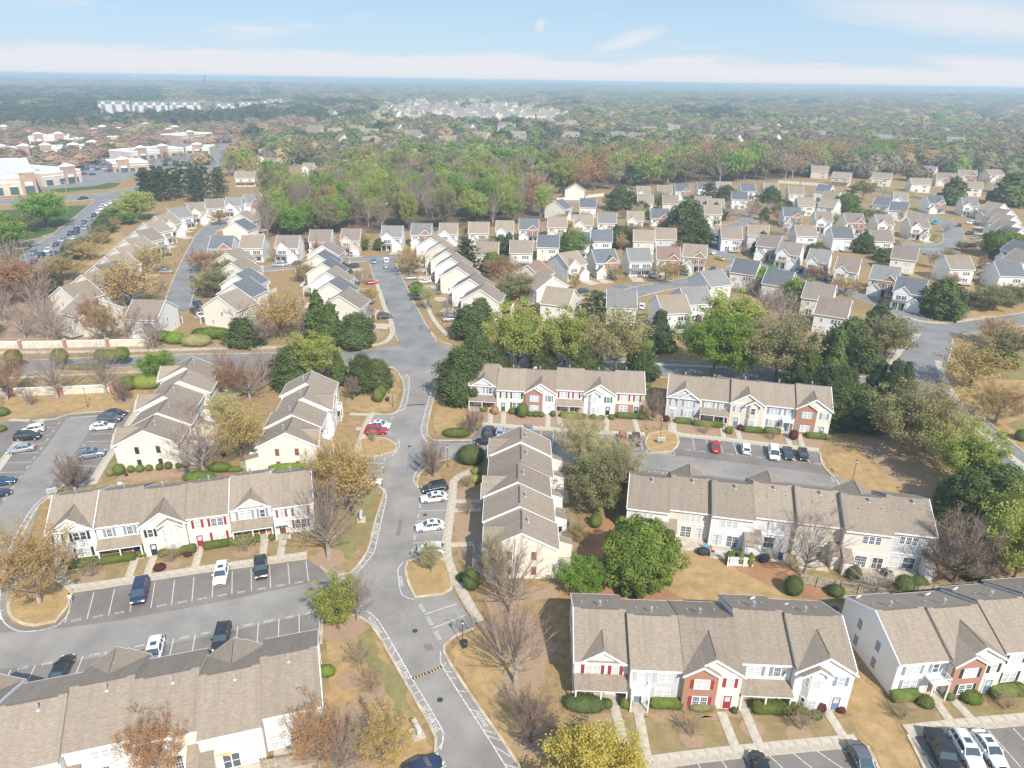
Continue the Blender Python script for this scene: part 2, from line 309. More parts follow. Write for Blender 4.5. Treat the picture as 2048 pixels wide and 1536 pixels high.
# ------------------------------------------------------------------ ground
def hill(x, y):
    d = math.hypot(x, y)
    if d < 1300: return 0.0
    k = min(1, (d - 1300) / 1800)
    return .6 * k * (9 + 7 * math.sin(x / 900 + 1.3) * math.cos(y / 1300) + 5 * math.sin(y / 520 + x / 1700) + 3 * math.sin(x / 330)) * (1 + min(1, d / 14000))
def ground():
    rs = [0, 60, 120, 250, 400, 700, 1000, 1300] + [1300 * 1.09 ** i for i in range(1, 31)]
    na = 144; v = [(0, 0, 0)]; f = []
    for r in rs[1:]:
        for a in range(na):
            t = 2 * math.pi * a / na; x, y = r * math.sin(t), r * math.cos(t); v.append((x, y, hill(x, y)))
    for a in range(na): f.append((0, 1 + (a + 1) % na, 1 + a))
    for k in range(len(rs) - 2):
        for a in range(na):
            i = 1 + k * na; f.append((i + a, i + (a + 1) % na, i + na + (a + 1) % na, i + na + a))
    me = bpy.data.meshes.new('ground'); me.from_pydata(v, [], f); me.materials.append(GROUND); me.update()
    return link('ground', me, kind='structure')
ground()
ZC = [0]
def sheet(name, pts, mat, z, parent=None, thick=None, kind='structure'):
    """flat polygon; pts in photo pixels, projected onto the ground"""
    P = [G(*p) if len(p) == 2 else Vector(p) for p in pts]
    if name in ('lawn', 'mulch_bed', 'woodland_floor', 'clearing') and not thick:   # ragged outline
        Q = []
        for i in range(len(P)):
            a, b = P[i], P[(i + 1) % len(P)]; st_ = max(1.2, a.length / 90); n_ = max(1, int((b - a).length / st_)); nn = Vector((a.y - b.y, b.x - a.x, 0)).normalized()
            for k_ in range(n_): Q.append(a.lerp(b, k_ / n_) + nn * (rnd.uniform(-.3, .3) * st_ + .35 * st_ * math.sin(i + k_ * .9)))
        P = Q
    tri = tessellate_polygon([[Vector((p.x, p.y, 0)) for p in P]])
    v = [(p.x, p.y, z) for p in P]; f = []
    for t in tri:
        a, b, c = (P[i] for i in t)
        f.append(tuple(t) if (b - a).cross(c - a).z > 0 else tuple(reversed(t)))
    if thick:
        n = len(v); v += [(p.x, p.y, z - thick) for p in P]
        for i in range(n): f.append((i, (i + 1) % n, n + (i + 1) % n, n + i))
    me = bpy.data.meshes.new(name); me.from_pydata(v, [], f); me.materials.append(mat); me.update()
    return link(name, me, parent, kind=kind)
def smooth_line(P, step=2.5):
    """Catmull-Rom through world points"""
    out = []
    for i in range(len(P) - 1):
        a, b, c, d = P[max(i - 1, 0)], P[i], P[i + 1], P[min(i + 2, len(P) - 1)]
        n = max(1, int((c - b).length / step))
        for k in range(n):
            t = k / n; out.append(0.5 * ((2 * b) + (c - a) * t + (2 * a - 5 * b + 4 * c - d) * t * t + (3 * b - a - 3 * c + d) * t ** 3))
    out.append(P[-1]); return out
def ribbon_mesh(name, P, w0, w1, z0, z1, mat):
    """strip between lateral offsets w0 and w1 (left positive) of a world polyline, with sides when z1>z0"""
    n = len(P); L = []
    for i in range(n):
        t = (P[min(i + 1, n - 1)] - P[max(i - 1, 0)]); t.z = 0; t.normalize(); nn = Vector((-t.y, t.x, 0)); L.append((P[i] + nn * w0, P[i] + nn * w1))
    v = []; f = []
    for a, b in L: v += [(a.x, a.y, z1), (b.x, b.y, z1), (a.x, a.y, z0), (b.x, b.y, z0)]
    for i in range(n - 1):
        q = 4 * i; f.append((q, q + 4, q + 5, q + 1) if w1 > w0 else (q, q + 1, q + 5, q + 4))
        if z1 > z0 + .01: f.append((q, q + 2, q + 6, q + 4)); f.append((q + 1, q + 5, q + 7, q + 3))
    me = bpy.data.meshes.new(name); me.from_pydata(v, [], f); me.materials.append(mat); me.update(); return me
def kerb(pts, parent=None, w=0.35, hgt=0.16, smooth=True, mat=None):
    P = [G(*p) for p in pts]
    if smooth: P = smooth_line(P, 1.5)
    o = link('kerb', ribbon_mesh('kerb', P, -w / 2, w / 2, 0, hgt, mat or CONC2), parent)
    if not parent: o['kind'] = 'structure'
    return o
def road(name, pts, width, mat=None, kerbs=True, z=None):
    P = smooth_line([G(*p) for p in pts], 4)
    ZC[0] += 1; zz = z if z is not None else 0.03 + 0.004 * ZC[0]
    o = link(name, ribbon_mesh(name, P, -width / 2, width / 2, zz, zz, mat or ASPHB), kind='structure')
    ROADS.append((o, P, width)); return o, P
ROADS = []
def road_kerbs(street_poly):
    """kerbs along both sides of every road, broken where another road joins"""
    SP = [(G(*p).x, G(*p).y) for p in street_poly]
    for o, P, w in ROADS:
        for s in (-1, 1):
            run = []
            for i, p in enumerate(P + [None]):
                ok = p is not None
                if ok:
                    t = P[min(i + 1, len(P) - 1)] - P[max(i - 1, 0)]; t.z = 0; t.normalize(); q = p + Vector((-t.y, t.x, 0)) * s * (w / 2 + .15)
                    ok = not inpoly(q.x, q.y, SP) and all(o2 is o or min((q - b).length for b in P2) > math.hypot(w2 / 2 + .4, 1.5) for o2, P2, w2 in ROADS)
                if ok: run.append(q)
                else:
                    if len(run) > 1: link('kerb', ribbon_mesh('kerb', run, -.17, .17, 0, .17, CONC2), o)
                    run = []
def inpoly(x, y, P):
    c = False; j = len(P) - 1
    for i in range(len(P)):
        if (P[i][1] > y) != (P[j][1] > y) and x < (P[j][0] - P[i][0]) * (y - P[i][1]) / (P[j][1] - P[i][1]) + P[i][0]: c = not c
        j = i
    return c
SIDEP = []
def sidewalk(pts, w=1.5, slab=1.5, smooth=True, near=170, world=False, name='sidewalk', z=0.13, mat=None):
    """a walk with its concrete slabs as pieces near the camera, a plain strip beyond"""
    P = pts if world else [G(*p) for p in pts]
    if smooth and len(P) > 2: P = smooth_line(P, 1.5)
    mat = mat or CONC
    base = link(name, ribbon_mesh(name, P, -w / 2, w / 2, 0, z - .03, CONC2), kind='structure')
    # resample
    acc = [0]
    for i in range(1, len(P)): acc.append(acc[-1] + (P[i] - P[i - 1]).length)
    if acc[-1] < .5: return base
    if max(p.length for p in P) > near * 1.3:
        link('paving', ribbon_mesh('paving', P, -w / 2 + .02, w / 2 - .02, z - .02, z, mat), base); return base
    def at(s):
        s = max(0, min(acc[-1] - 1e-4, s))
        for i in range(1, len(P)):
            if s <= acc[i]:
                return P[i - 1].lerp(P[i], (s - acc[i - 1]) / max(1e-6, acc[i] - acc[i - 1]))
    k = max(1, round(acc[-1] / slab)); L = acc[-1] / k
    for i in range(k):
        a, b = at(i * L + .025), at((i + 1) * L - .025); c = (a + b) / 2; t = b - a
        me = cached(('slab', round(t.length, 1), w, mat.name), lambda: MB().box(-t.length / 2, t.length / 2, -w / 2 + .02, w / 2 - .02, -.06, 0, mat).mesh('slab'))
        link('slab', me, base, (c.x, c.y, z + rnd.uniform(-.006, .006)), math.atan2(t.y, t.x))
    return base

# ------------------------------------------------------------------ trees
FM = {
 'green': foliage('bright_green_leaves', (0.30, 0.42, 0.075), (0.18, 0.29, 0.048)),
 'holly': foliage('glossy_green_leaves', (0.24, 0.30, 0.065), (0.11, 0.165, 0.034), .35),
 'lime': foliage('lime_leaves', (0.43, 0.47, 0.115), (0.31, 0.35, 0.085)),
 'pale': foliage('pale_yellow_green_leaves', (0.58, 0.53, 0.25), (0.44, 0.41, 0.18)),
 'olive': foliage('olive_leaves', (0.36, 0.335, 0.155), (0.25, 0.24, 0.11)),
 'gold': foliage('golden_buds', (0.60, 0.44, 0.165), (0.44, 0.32, 0.12)),
 'yellow': foliage('yellow_blossom', (0.74, 0.59, 0.17), (0.56, 0.43, 0.11)),
 'rust': foliage('rust_leaves', (0.56, 0.32, 0.15), (0.42, 0.25, 0.13)),
 'mauve': foliage('mauve_buds', (0.33, 0.235, 0.195), (0.26, 0.19, 0.15)),
 'dark': foliage('dark_evergreen_leaves', (0.145, 0.18, 0.062), (0.08, 0.108, 0.038), .25),
 'cypress': foliage('cypress_foliage', (0.15, 0.20, 0.055), (0.085, 0.125, 0.035), .2),
 'pine': foliage('pine_needles', (0.095, 0.125, 0.055), (0.055, 0.078, 0.036), .2),
 'box': foliage('boxwood_leaves', (0.175, 0.215, 0.055), (0.105, 0.14, 0.035), .25),
 'plum': foliage('plum_leaves', (0.14, 0.045, 0.045), (0.08, 0.03, 0.03), .2),
}
def leaf_mesh(name, P, size, mat, rs, nrm=None, tri=False, extra=None):
    """P: (n,3) leaf centres -> one mesh of small leaf faces"""
    n = len(P); P = np.asarray(P, dtype=np.float64)
    a = rs.normal(size=(n, 3)); 
    if nrm is not None: a = a * .55 + nrm
    a[:, 2] += .25; a /= np.linalg.norm(a, axis=1)[:, None]
    b = np.cross(a, rs.normal(size=(n, 3))); b /= np.linalg.norm(b, axis=1)[:, None]; c = np.cross(a, b)
    s = (size * rs.uniform(.6, 1.3, n))[:, None]
    k = 3 if tri else 4
    if tri: V = np.stack([P + b * s, P - b * s * .6 + c * s * .8, P - b * s * .6 - c * s * .8], 1)
    else: V = np.stack([P + b * s, P + c * s * .62, P - b * s, P - c * s * .62], 1)
    V = V.reshape(-1, 3)
    v = V; f = np.arange(n * k).reshape(n, k)
    me = bpy.data.meshes.new(name)
    ev, ef = (extra if extra else ([], []))
    me.vertices.add(len(v) + len(ev)); co = np.concatenate([v, np.array(ev).reshape(-1, 3)]) if len(ev) else v
    me.vertices.foreach_set('co', co.ravel().astype(np.float32))
    ls = list(f.ravel()); st = list(range(0, n * k, k)); 
    for q in ef: st.append(len(ls)); ls += [i + len(v) for i in q]
    me.loops.add(len(ls)); me.loops.foreach_set('vertex_index', np.array(ls, dtype=np.int32))
    me.polygons.add(len(st)); me.polygons.foreach_set('loop_start', np.array(st, dtype=np.int32))
    me.materials.append(mat); me.update(calc_edges=True); return me
def bez(a, c, b, t): return a * (1 - t) ** 2 + c * (2 * t * (1 - t)) + b * t * t
H0 = 10.0
def t_airy(seed, mat, lod=0, r=4.0, leaf=.17, per=11, bark=BARK, full=1.0, twigs=False, br=1.0, base=.12, zlo=.26, vase=.5):
    """limbs sweep up and out from the trunk to points spread through the crown, each with side branches, then twigs or leaf clusters"""
    rs = np.random.RandomState(seed); pr = random.Random(seed); tb = MB(); T_ = []; tw = []
    nm = (46, 36, 16)[min(lod, 2)]; mr = (.015, .026, .07)[min(lod, 2)]
    tb.tube((0, 0, 0), (0, 0, H0 * base), .24, .2, 6, bark, False); tb.tube((0, 0, H0 * base), (0, 0, H0 * .5), .17, .07, 5, bark, False)
    for i in range(nm):
        u = ((i + .5) / nm); az = i * 2.39996 + pr.uniform(-.3, .3); ph = math.acos(1 - 1.75 * u) if i % 3 else math.acos(1 - 1.2 * u); k = pr.uniform(.86, 1.04) if i % 3 else pr.uniform(.4, .8)
        zc, zr = H0 * (1 + zlo) / 2, H0 * (1 - zlo) / 2; rr = r * math.sin(ph) * k; z = zc + zr * math.cos(ph) * k
        b = Vector((rr * math.cos(az), rr * math.sin(az), z)); a = Vector((0, 0, H0 * min(.5, base + .34 * max(0, (z / H0 - zlo)) * pr.uniform(.6, 1.2)))); c = Vector((b.x * vase, b.y * vase, a.z + (b.z - a.z) * .42))
        q = [bez(a, c, b, t) for t in (0, .34, .67, 1)]; w = .03 + .045 * (1 - k * .5)
        for n_ in range(3): tb.tube(q[n_], q[n_ + 1], max(mr, w * (1 - .28 * n_)), max(mr * .8, w * (1 - .28 * (n_ + 1))), 3, bark, False)
        for m_ in range(int((9, 7, 3)[min(lod, 2)] * br)):
            t = pr.uniform(.35, .98); p = bez(a, c, b, t); d = (b - c).normalized(); d = (d + Vector((pr.uniform(-.9, .9), pr.uniform(-.9, .9), pr.uniform(-.15, .8)))).normalized(); L = r * pr.uniform(.16, .34) * (1.25 - t * .5); e = p + d * L
            if e.z > H0: e.z = H0
            if lod < 2 or twigs: tb.tube(p, e, mr * 1.1, mr * .5, 3, TWIG if twigs else bark, False)
            T_.append(p.lerp(e, .75))
            if twigs:
                for _ in range((6, 5, 3)[min(lod, 2)]):
                    s0 = p.lerp(e, pr.uniform(.3, 1)); dd = (d + Vector((pr.uniform(-.7, .7), pr.uniform(-.7, .7), pr.uniform(0, .8)))).normalized(); e2 = s0 + dd * pr.uniform(.35, .95) * r / 4; ww = dd.orthogonal().normalized() * mr * .55
                    tb.poly([s0 - ww, s0 + ww, e2], TWIG); tw.append(e2); tw.append(s0.lerp(e2, .5))
    if twigs:
        P = np.array([list(t) for t in tw]); P = np.repeat(P, per, 0) + rs.normal(scale=.13, size=(len(P) * per, 3))
    else:
        P = np.array([list(t) for t in T_]); n = int(per * full * (.8, .75, .8)[min(lod, 2)]) + 2; P = np.repeat(P, n, 0) + rs.normal(size=(len(P) * n, 3)) * np.array([1, 1, .8]) * (.34, .42, .62)[min(lod, 2)] * r / 4.4
    return tb.mesh('trunk'), leaf_mesh('crown', P, leaf * (1, 1.35, 2.3)[min(lod, 2)], mat, rs), r
def blob(rs, fn, nu=12, nv=8):
    v = []; f = []
    for i in range(nv + 1):
        for j in range(nu):
            v.append(fn(i / nv, j / nu * 2 * math.pi, rs))
    for i in range(nv):
        for j in range(nu):
            f.append((i * nu + j, i * nu + (j + 1) % nu, (i + 1) * nu + (j + 1) % nu, (i + 1) * nu + j))
    return v, f
def prof(kind, t):
    if kind == 'cone': return (1 - t) ** .8 * (1 - math.exp(-t * 14)) * 1.05 + .02
    if kind == 'dome': return max(0, 1 - t ** 2.1) ** .62 * min(1, .72 + 1.3 * t)
    if kind == 'pine': return (math.sin(math.pi * min(1, t * .95 + .05)) ** .6)
    return math.sqrt(max(0, 1 - (2 * t - 1) ** 2))
def t_dense(seed, mat, lod=0, r=3.5, leaf=.2, n=5500, kind='ball', z0=.08, lump=.22, trunk=.2):
    rs = np.random.RandomState(seed)
    if lod: n = n // (3, 18)[min(lod - 1, 1)]; leaf *= (1.6, 3.3)[min(lod - 1, 1)]
    nl = 60 if lod < 2 else 18
    # lumps on the surface of the profile
    p1, p2 = rs.uniform(0, 6.28, 2); wv = lambda a, t: 1 + .13 * np.sin(2 * a + p1 + t * 3) + .09 * np.sin(5 * a + p2 + t * 5)
    if kind == 'egg': wv = lambda a, t: 1 + .035 * np.sin(3 * a + p1 + 9 * t)
    if kind == 'cone': wv = lambda a, t: 1 + .06 * np.sin(3 * a + p1 + 9 * t)
    L = []
    for i in range(nl):
        t = rs.uniform(.02, .98) if kind != 'cone' else 1 - math.sqrt(rs.uniform(0.0, 1)); a = rs.uniform(0, 6.283); rr = prof(kind, t) * r * rs.uniform(.72, 1.04) * wv(a, t)
        L.append((rr * math.cos(a), rr * math.sin(a), (z0 + (1 - z0) * t * .95) * H0, rs.uniform(.6, 1.3)))
    L = np.array(L); idx = rs.randint(0, nl, n); D = rs.normal(size=(n, 3)); D /= np.linalg.norm(D, axis=1)[:, None]
    sc = lump * r * L[idx, 3] * (.75 if kind == 'cone' else 1)
    P = L[idx, :3] + D * (sc * rs.uniform(.7, 1.12, n))[:, None] * np.array([1, 1, 1.15])
    # surface leaves between lumps
    m = n // 2; t = rs.uniform(0, 1, m); 
    if kind == 'cone': t = 1 - np.sqrt(rs.uniform(0, 1, m))
    a = rs.uniform(0, 6.283, m); rr = np.array([prof(kind, x) for x in t]) * r * rs.uniform(.74, .94, m) * wv(a, t)
    P2 = np.stack([rr * np.cos(a), rr * np.sin(a), (z0 + (1 - z0) * t * .97) * H0], 1)
    N2 = np.stack([np.cos(a), np.sin(a), np.full(m, .4)], 1)
    P = np.concatenate([P, P2]); NN = np.concatenate([D, N2])
    core = blob(rs, lambda i, a, q: (prof(kind, i) * r * .72 * math.cos(a) * wv(a, i), prof(kind, i) * r * .72 * math.sin(a) * wv(a, i), (z0 + .02 + (1 - z0) * i * .9) * H0), 10 if lod < 2 else 6, 8 if lod < 2 else 4)
    cm = leaf_mesh('crown', P, leaf, mat, rs, NN, extra=core)
    tm = MB().tube((0, 0, 0), (0, 0, max(z0, .1) * H0 + 1.5), .2, .14, 6, BARK, False).mesh('trunk')
    return tm, cm, r
def t_pine(seed, lod=0, mat=None):
    rs = np.random.RandomState(seed); pr = random.Random(seed); r = 2.6; mat = mat or FM['pine']
    tb = MB().tube((0, 0, 0), (0, 0, 9.6), .17, .05, 6, BARK, False); P = []
    nb = (46, 30, 9)[min(lod, 2)]
    for i in range(nb):
        t = .22 + .78 * (i / nb) ; a = i * 2.4 + pr.uniform(-.4, .4); L = r * (1.08 - t) ** .55 * pr.uniform(.7, 1.1)
        b = Vector((0, 0, t * 9.6)); e = b + Vector((math.cos(a) * L, math.sin(a) * L, L * .15)); 
        if lod < 2: tb.tube(b, e, .05, .02, 3, BARK, False)
        m = (75, 26, 10)[min(lod, 2)]; s = rs.uniform(.15, 1.05, m)
        q = np.array(list(b))[None] + (np.array(list(e)) - np.array(list(b)))[None] * s[:, None] + rs.normal(scale=(.3, .3, .2), size=(m, 3)); P.append(q)
    cm = leaf_mesh('crown', np.concatenate(P), (.17, .28, .62)[min(lod, 2)], mat, rs)
    return tb.mesh('trunk'), cm, r
def proto(kind, k, lod):
    def mk():
        s = k * 31 + 11
        A = t_airy
        if kind == 'bare': return A(s, FM['mauve'], lod, 4.0, .036, 1, PALEBARK, twigs=True)
        if kind == 'baregold': return A(s + 3, FM['gold'], lod, 4.2, .075, 3, PALEBARK, twigs=True)
        if kind == 'barerust': return A(s + 4, FM['rust'], lod, 3.9, .075, 3, PALEBARK, twigs=True)
        if kind == 'barelime': return A(s + 5, FM['pale'], lod, 3.8, .07, 3, PALEBARK, twigs=True)
        if kind == 'vase': return A(s + 6, FM['mauve'], lod, 2.6, .04, 2, BARK, twigs=True, base=.05, zlo=.1, vase=.8, br=1.6)
        if kind == 'vaselime': return A(s + 6, FM['olive'], lod, 2.6, .085, 5, BARK, twigs=True, base=.05, zlo=.1, vase=.8, br=1.3)
        if kind == 'crape': return A(s + 8, FM['gold'], 1, 4, .05, 1, PALEBARK, twigs=True, base=.02, zlo=.3, vase=.35)
        if kind == 'gold': return A(s, FM['gold'], lod, 4.4, .12, 17)
        if kind == 'olive': return A(s, FM['olive'], lod, 4.4, .14, 34)
        if kind == 'lime': return A(s, FM['lime'], lod, 4.2, .15, 34)
        if kind == 'pale': return A(s, FM['pale'], lod, 4.2, .13, 30)
        if kind == 'rust': return A(s, FM['rust'], lod, 4.2, .12, 17)
        if kind == 'green': return A(s, FM['green'], lod, 4.4, .165, 42)
        if kind == 'yellow': return A(s, FM['yellow'], lod, 5, .13, 64, br=1.8, base=.05, zlo=.08)
        if kind == 'holly': return t_dense(s, FM['holly'], lod, 4.6, .14, 21000, 'egg', .0, .17)
        if kind == 'magnolia': return t_dense(s, FM['dark'], lod, 3.9, .19, 9500, 'dome', .0, .26)
        if kind == 'fir': return t_dense(s, FM['pine'], lod, 3.2, .2, 6000, 'cone', .0, .2)
        if kind == 'cypress': return t_dense(s, FM['cypress'], lod, 2.3, .17, 6000, 'cone', .0, .2)
        if kind == 'pine': return t_pine(s, lod)
    return cached(('tree', kind, k, lod), mk)
NV = {'bare': 3, 'baregold': 2, 'gold': 2, 'lime': 2, 'green': 2, 'magnolia': 2, 'olive': 2, 'pine': 2}
TNAME = {'bare': 'bare_tree', 'baregold': 'budding_tree', 'barerust': 'budding_tree', 'barelime': 'budding_tree', 'vase': 'bare_tree', 'vaselime': 'budding_tree', 'crape': 'ornamental_tree', 'gold': 'golden_tree', 'olive': 'olive_green_tree',
         'lime': 'lime_green_tree', 'pale': 'pale_green_tree', 'rust': 'rusty_tree', 'green': 'green_tree', 'yellow': 'yellow_flowering_tree', 'holly': 'dense_green_tree', 'magnolia': 'magnolia_tree', 'fir': 'fir_tree', 'cypress': 'cypress_tree', 'pine': 'pine_tree'}
def tree(kind, px, py, h, r=None, label=None, group=None, cat='tree', world=None, z=0):
    p = world or G(px, py); d = p.length
    lod = 0 if d < 190 else 1 if d < 480 else 2
    k = rnd.randrange(NV.get(kind, 1)); tm, cm, r0 = proto(kind, k, lod)
    t = thing(TNAME[kind], label, cat, (p.x, p.y, z), rnd.uniform(0, 6.28), group)
    sz = h / H0; sr = (r or r0 * sz) / r0; t.scale = (sr, sr, sz)
    link('trunk', tm, t)
    if cm: link('crown', cm, t)
    return t

# shrubs and hedges
def t_shrub(seed, shape, dims, mat, leaf=.07, dens=120):
    rs = np.random.RandomState(seed); a, b, c = dims
    if shape == 'ball':
        n = int(dens * (a * b + a * c + b * c) * 1.6) + 60; D = rs.normal(size=(n, 3)); D /= np.linalg.norm(D, axis=1)[:, None]; D[:, 2] = np.where(D[:, 2] < -.5, -D[:, 2], D[:, 2])
        P = D * np.array([a, b, c]) * rs.uniform(.93, 1.05, n)[:, None] + np.array([0, 0, c * .82]); NN = D
        core = blob(rs, lambda i, t, q: (a * .94 * math.sin(math.pi * i) * math.cos(t), b * .94 * math.sin(math.pi * i) * math.sin(t), c * .82 - c * .94 * math.cos(math.pi * i)), 12, 8)
    else:
        def q5(x): return np.sign(x) * np.abs(x) ** .42
        n = int(dens * (a * b + a * c + b * c) * 1.9) + 60; u = rs.uniform(0, 6.283, n); w = np.arccos(rs.uniform(-.6, 1, n))
        D = np.stack([q5(np.sin(w)) * q5(np.cos(u)), q5(np.sin(w)) * q5(np.sin(u)), q5(np.cos(w))], 1)
        P = D * np.array([a, b, c]) * rs.uniform(.95, 1.04, n)[:, None] + np.array([0, 0, c * .95]); NN = D
        f5 = lambda x: math.copysign(abs(x) ** .42, x)
        core = blob(rs, lambda i, t, q: (a * .95 * f5(math.sin(math.pi * i)) * f5(math.cos(t)) if 0 < i < 1 else 0, b * .95 * f5(math.sin(math.pi * i)) * f5(math.sin(t)) if 0 < i < 1 else 0, c * .95 - c * .96 * f5(math.cos(math.pi * i))), 16, 8)
    return leaf_mesh('shrub', P, leaf, mat, rs, NN * 1.2, extra=core)
def shrub(px, py, a, b=None, hgt=1.0, shape='ball', mat='box', label='', rz=0, cat='shrub', name=None, world=None, group=None):
    b = b or a; p = world or G(px, py); c = hgt / (1.82 if shape == 'ball' else 1.95)
    key = ('shrub', shape, round(a, 1), round(b, 1), round(c, 1), mat)
    far = p.length > 200
    me = cached(key, lambda: t_shrub(len(CACHE), shape, (round(a, 1), round(b, 1), round(c, 1) or .1), FM[mat], .07 if not far else .16, 120 if not far else 25))
    o = link(name or ('hedge' if shape == 'box' else 'shrub'), me, None, (p.x, p.y, 0), rz)
    o.scale = (1, 1, rnd.uniform(.95, 1.08)); tag(o, label, 'hedge' if shape == 'box' else cat, group); return o

# ------------------------------------------------------------------ windows and doors (shared by all buildings)
def win_mesh(w, h, grid=True):
    def mk():
        m = MB(); t = .07
        m.box(-w / 2 - .06, w / 2 + .06, -.06, 0, -.08, 0, TRIM); m.box(-w / 2 - .06, w / 2 + .06, -.06, 0, h, h + .09, TRIM)
        m.box(-w / 2 - .06, -w / 2 + t - .02, -.055, 0, 0, h, TRIM); m.box(w / 2 - t + .02, w / 2 + .06, -.055, 0, 0, h, TRIM)
        m.box(-w / 2 + t - .02, w / 2 - t + .02, -.045, 0, h / 2 - .03, h / 2 + .03, TRIM)
        if grid:
            for i in (1, 2): m.box(-w / 2 + w * i / 3 - .012, -w / 2 + w * i / 3 + .012, -.035, 0, .001, h - .001, TRIM)
            for z in (h / 4, 3 * h / 4): m.box(-w / 2 + .06, w / 2 - .06, -.034, 0, z - .012, z + .012, TRIM)
        return m.mesh('window')
    return cached(('win', w, h, grid), mk)
def pane_mesh(w, h, mat): return cached(('pane', w, h, mat.name), lambda: MB().box(-w / 2 + .03, w / 2 - .03, -.022, -.004, .01, h - .01, mat).mesh('pane'))
def shut_mesh(w, h, mat):
    def mk():
        m = MB().box(-w / 2, w / 2, -.05, -.002, -.03, h + .05, mat)
        if w < .6:
            for i in range(6): z = .05 + i * h / 6; m.box(-w / 2 + .05, w / 2 - .05, -.058, -.049, z, z + h / 9, mat)
        return m.mesh('shutter')
    return cached(('shut', w, h, mat.name), mk)
def window(par, x, y, z, w=.85, h=1.3, rz=0, shut=None, n=1, pane=None, grid=None, gap=.1):
    """n sashes side by side centred on x; shutters at both ends"""
    tot = n * w + (n - 1) * gap; grid = rnd.random() < .7 if grid is None else grid
    pm = pane or (PANEB if rnd.random() < .8 else PANED)
    ux, uy = math.cos(rz), math.sin(rz)
    for i in range(n):
        dx = -tot / 2 + w / 2 + i * (w + gap)
        o = link('window', win_mesh(w, h, grid), par, (x + ux * dx, y + uy * dx, z), rz)
        link('pane', pane_mesh(w, h, pm), o)
        if shut and i == 0: link('shutter', shut_mesh(.38, h, shut), o, (-w / 2 - .28, 0, 0))
        if shut and i == n - 1: link('shutter', shut_mesh(.38, h, shut), o, (w / 2 + .28, 0, 0))
def door(par, x, y, z, mat, rz=0, surround=True, glass=True):
    me = cached(('door', mat.name), lambda: MB().box(-.46, .46, -.05, 0, 0, 2.05, mat).box(-.3, -.06, -.062, -.049, .2, .85, mat).box(.06, .3, -.062, -.049, .2, .85, mat).mesh('door'))
    o = link('door', me, par, (x, y, z), rz)
    link('door_frame', cached('doorframe', lambda: MB().box(-.6, -.47, -.09, 0, 0, 2.2, TRIM).box(.47, .6, -.09, 0, 0, 2.2, TRIM).box(-.7, .7, -.12, 0, 2.08, 2.28, TRIM).prism([(-.6, 2.28), (.6, 2.28), (0, 2.52)], 'y', -.1, 0, TRIM).mesh('door_frame')), o)
    if glass: link('pane', cached('doorpane', lambda: MB().box(-.3, .3, -.07, -.051, 1.1, 1.85, PANEB).mesh('pane')), o)
    link('handle', cached('handle', lambda: MB().box(.36, .41, -.1, -.05, .98, 1.06, GALV).mesh('handle')), o)
    return o
WH = pmat('white_door', (.75, .75, .73), .4)
DOORM = {'white': WH, 'red': pmat('red_door', (.35, .03, .04), .4), 'green': pmat('green_door', (.02, .12, .08), .4), 'blue': pmat('blue_door', (.16, .22, .30), .4), 'black': pmat('black_door', (.03, .03, .04), .4), 'brown': pmat('brown_door', (.16, .07, .04), .4), 'grey': pmat('grey_door', (.4, .4, .42), .4), 'orange': pmat('rust_door', (.35, .12, .05), .4)}

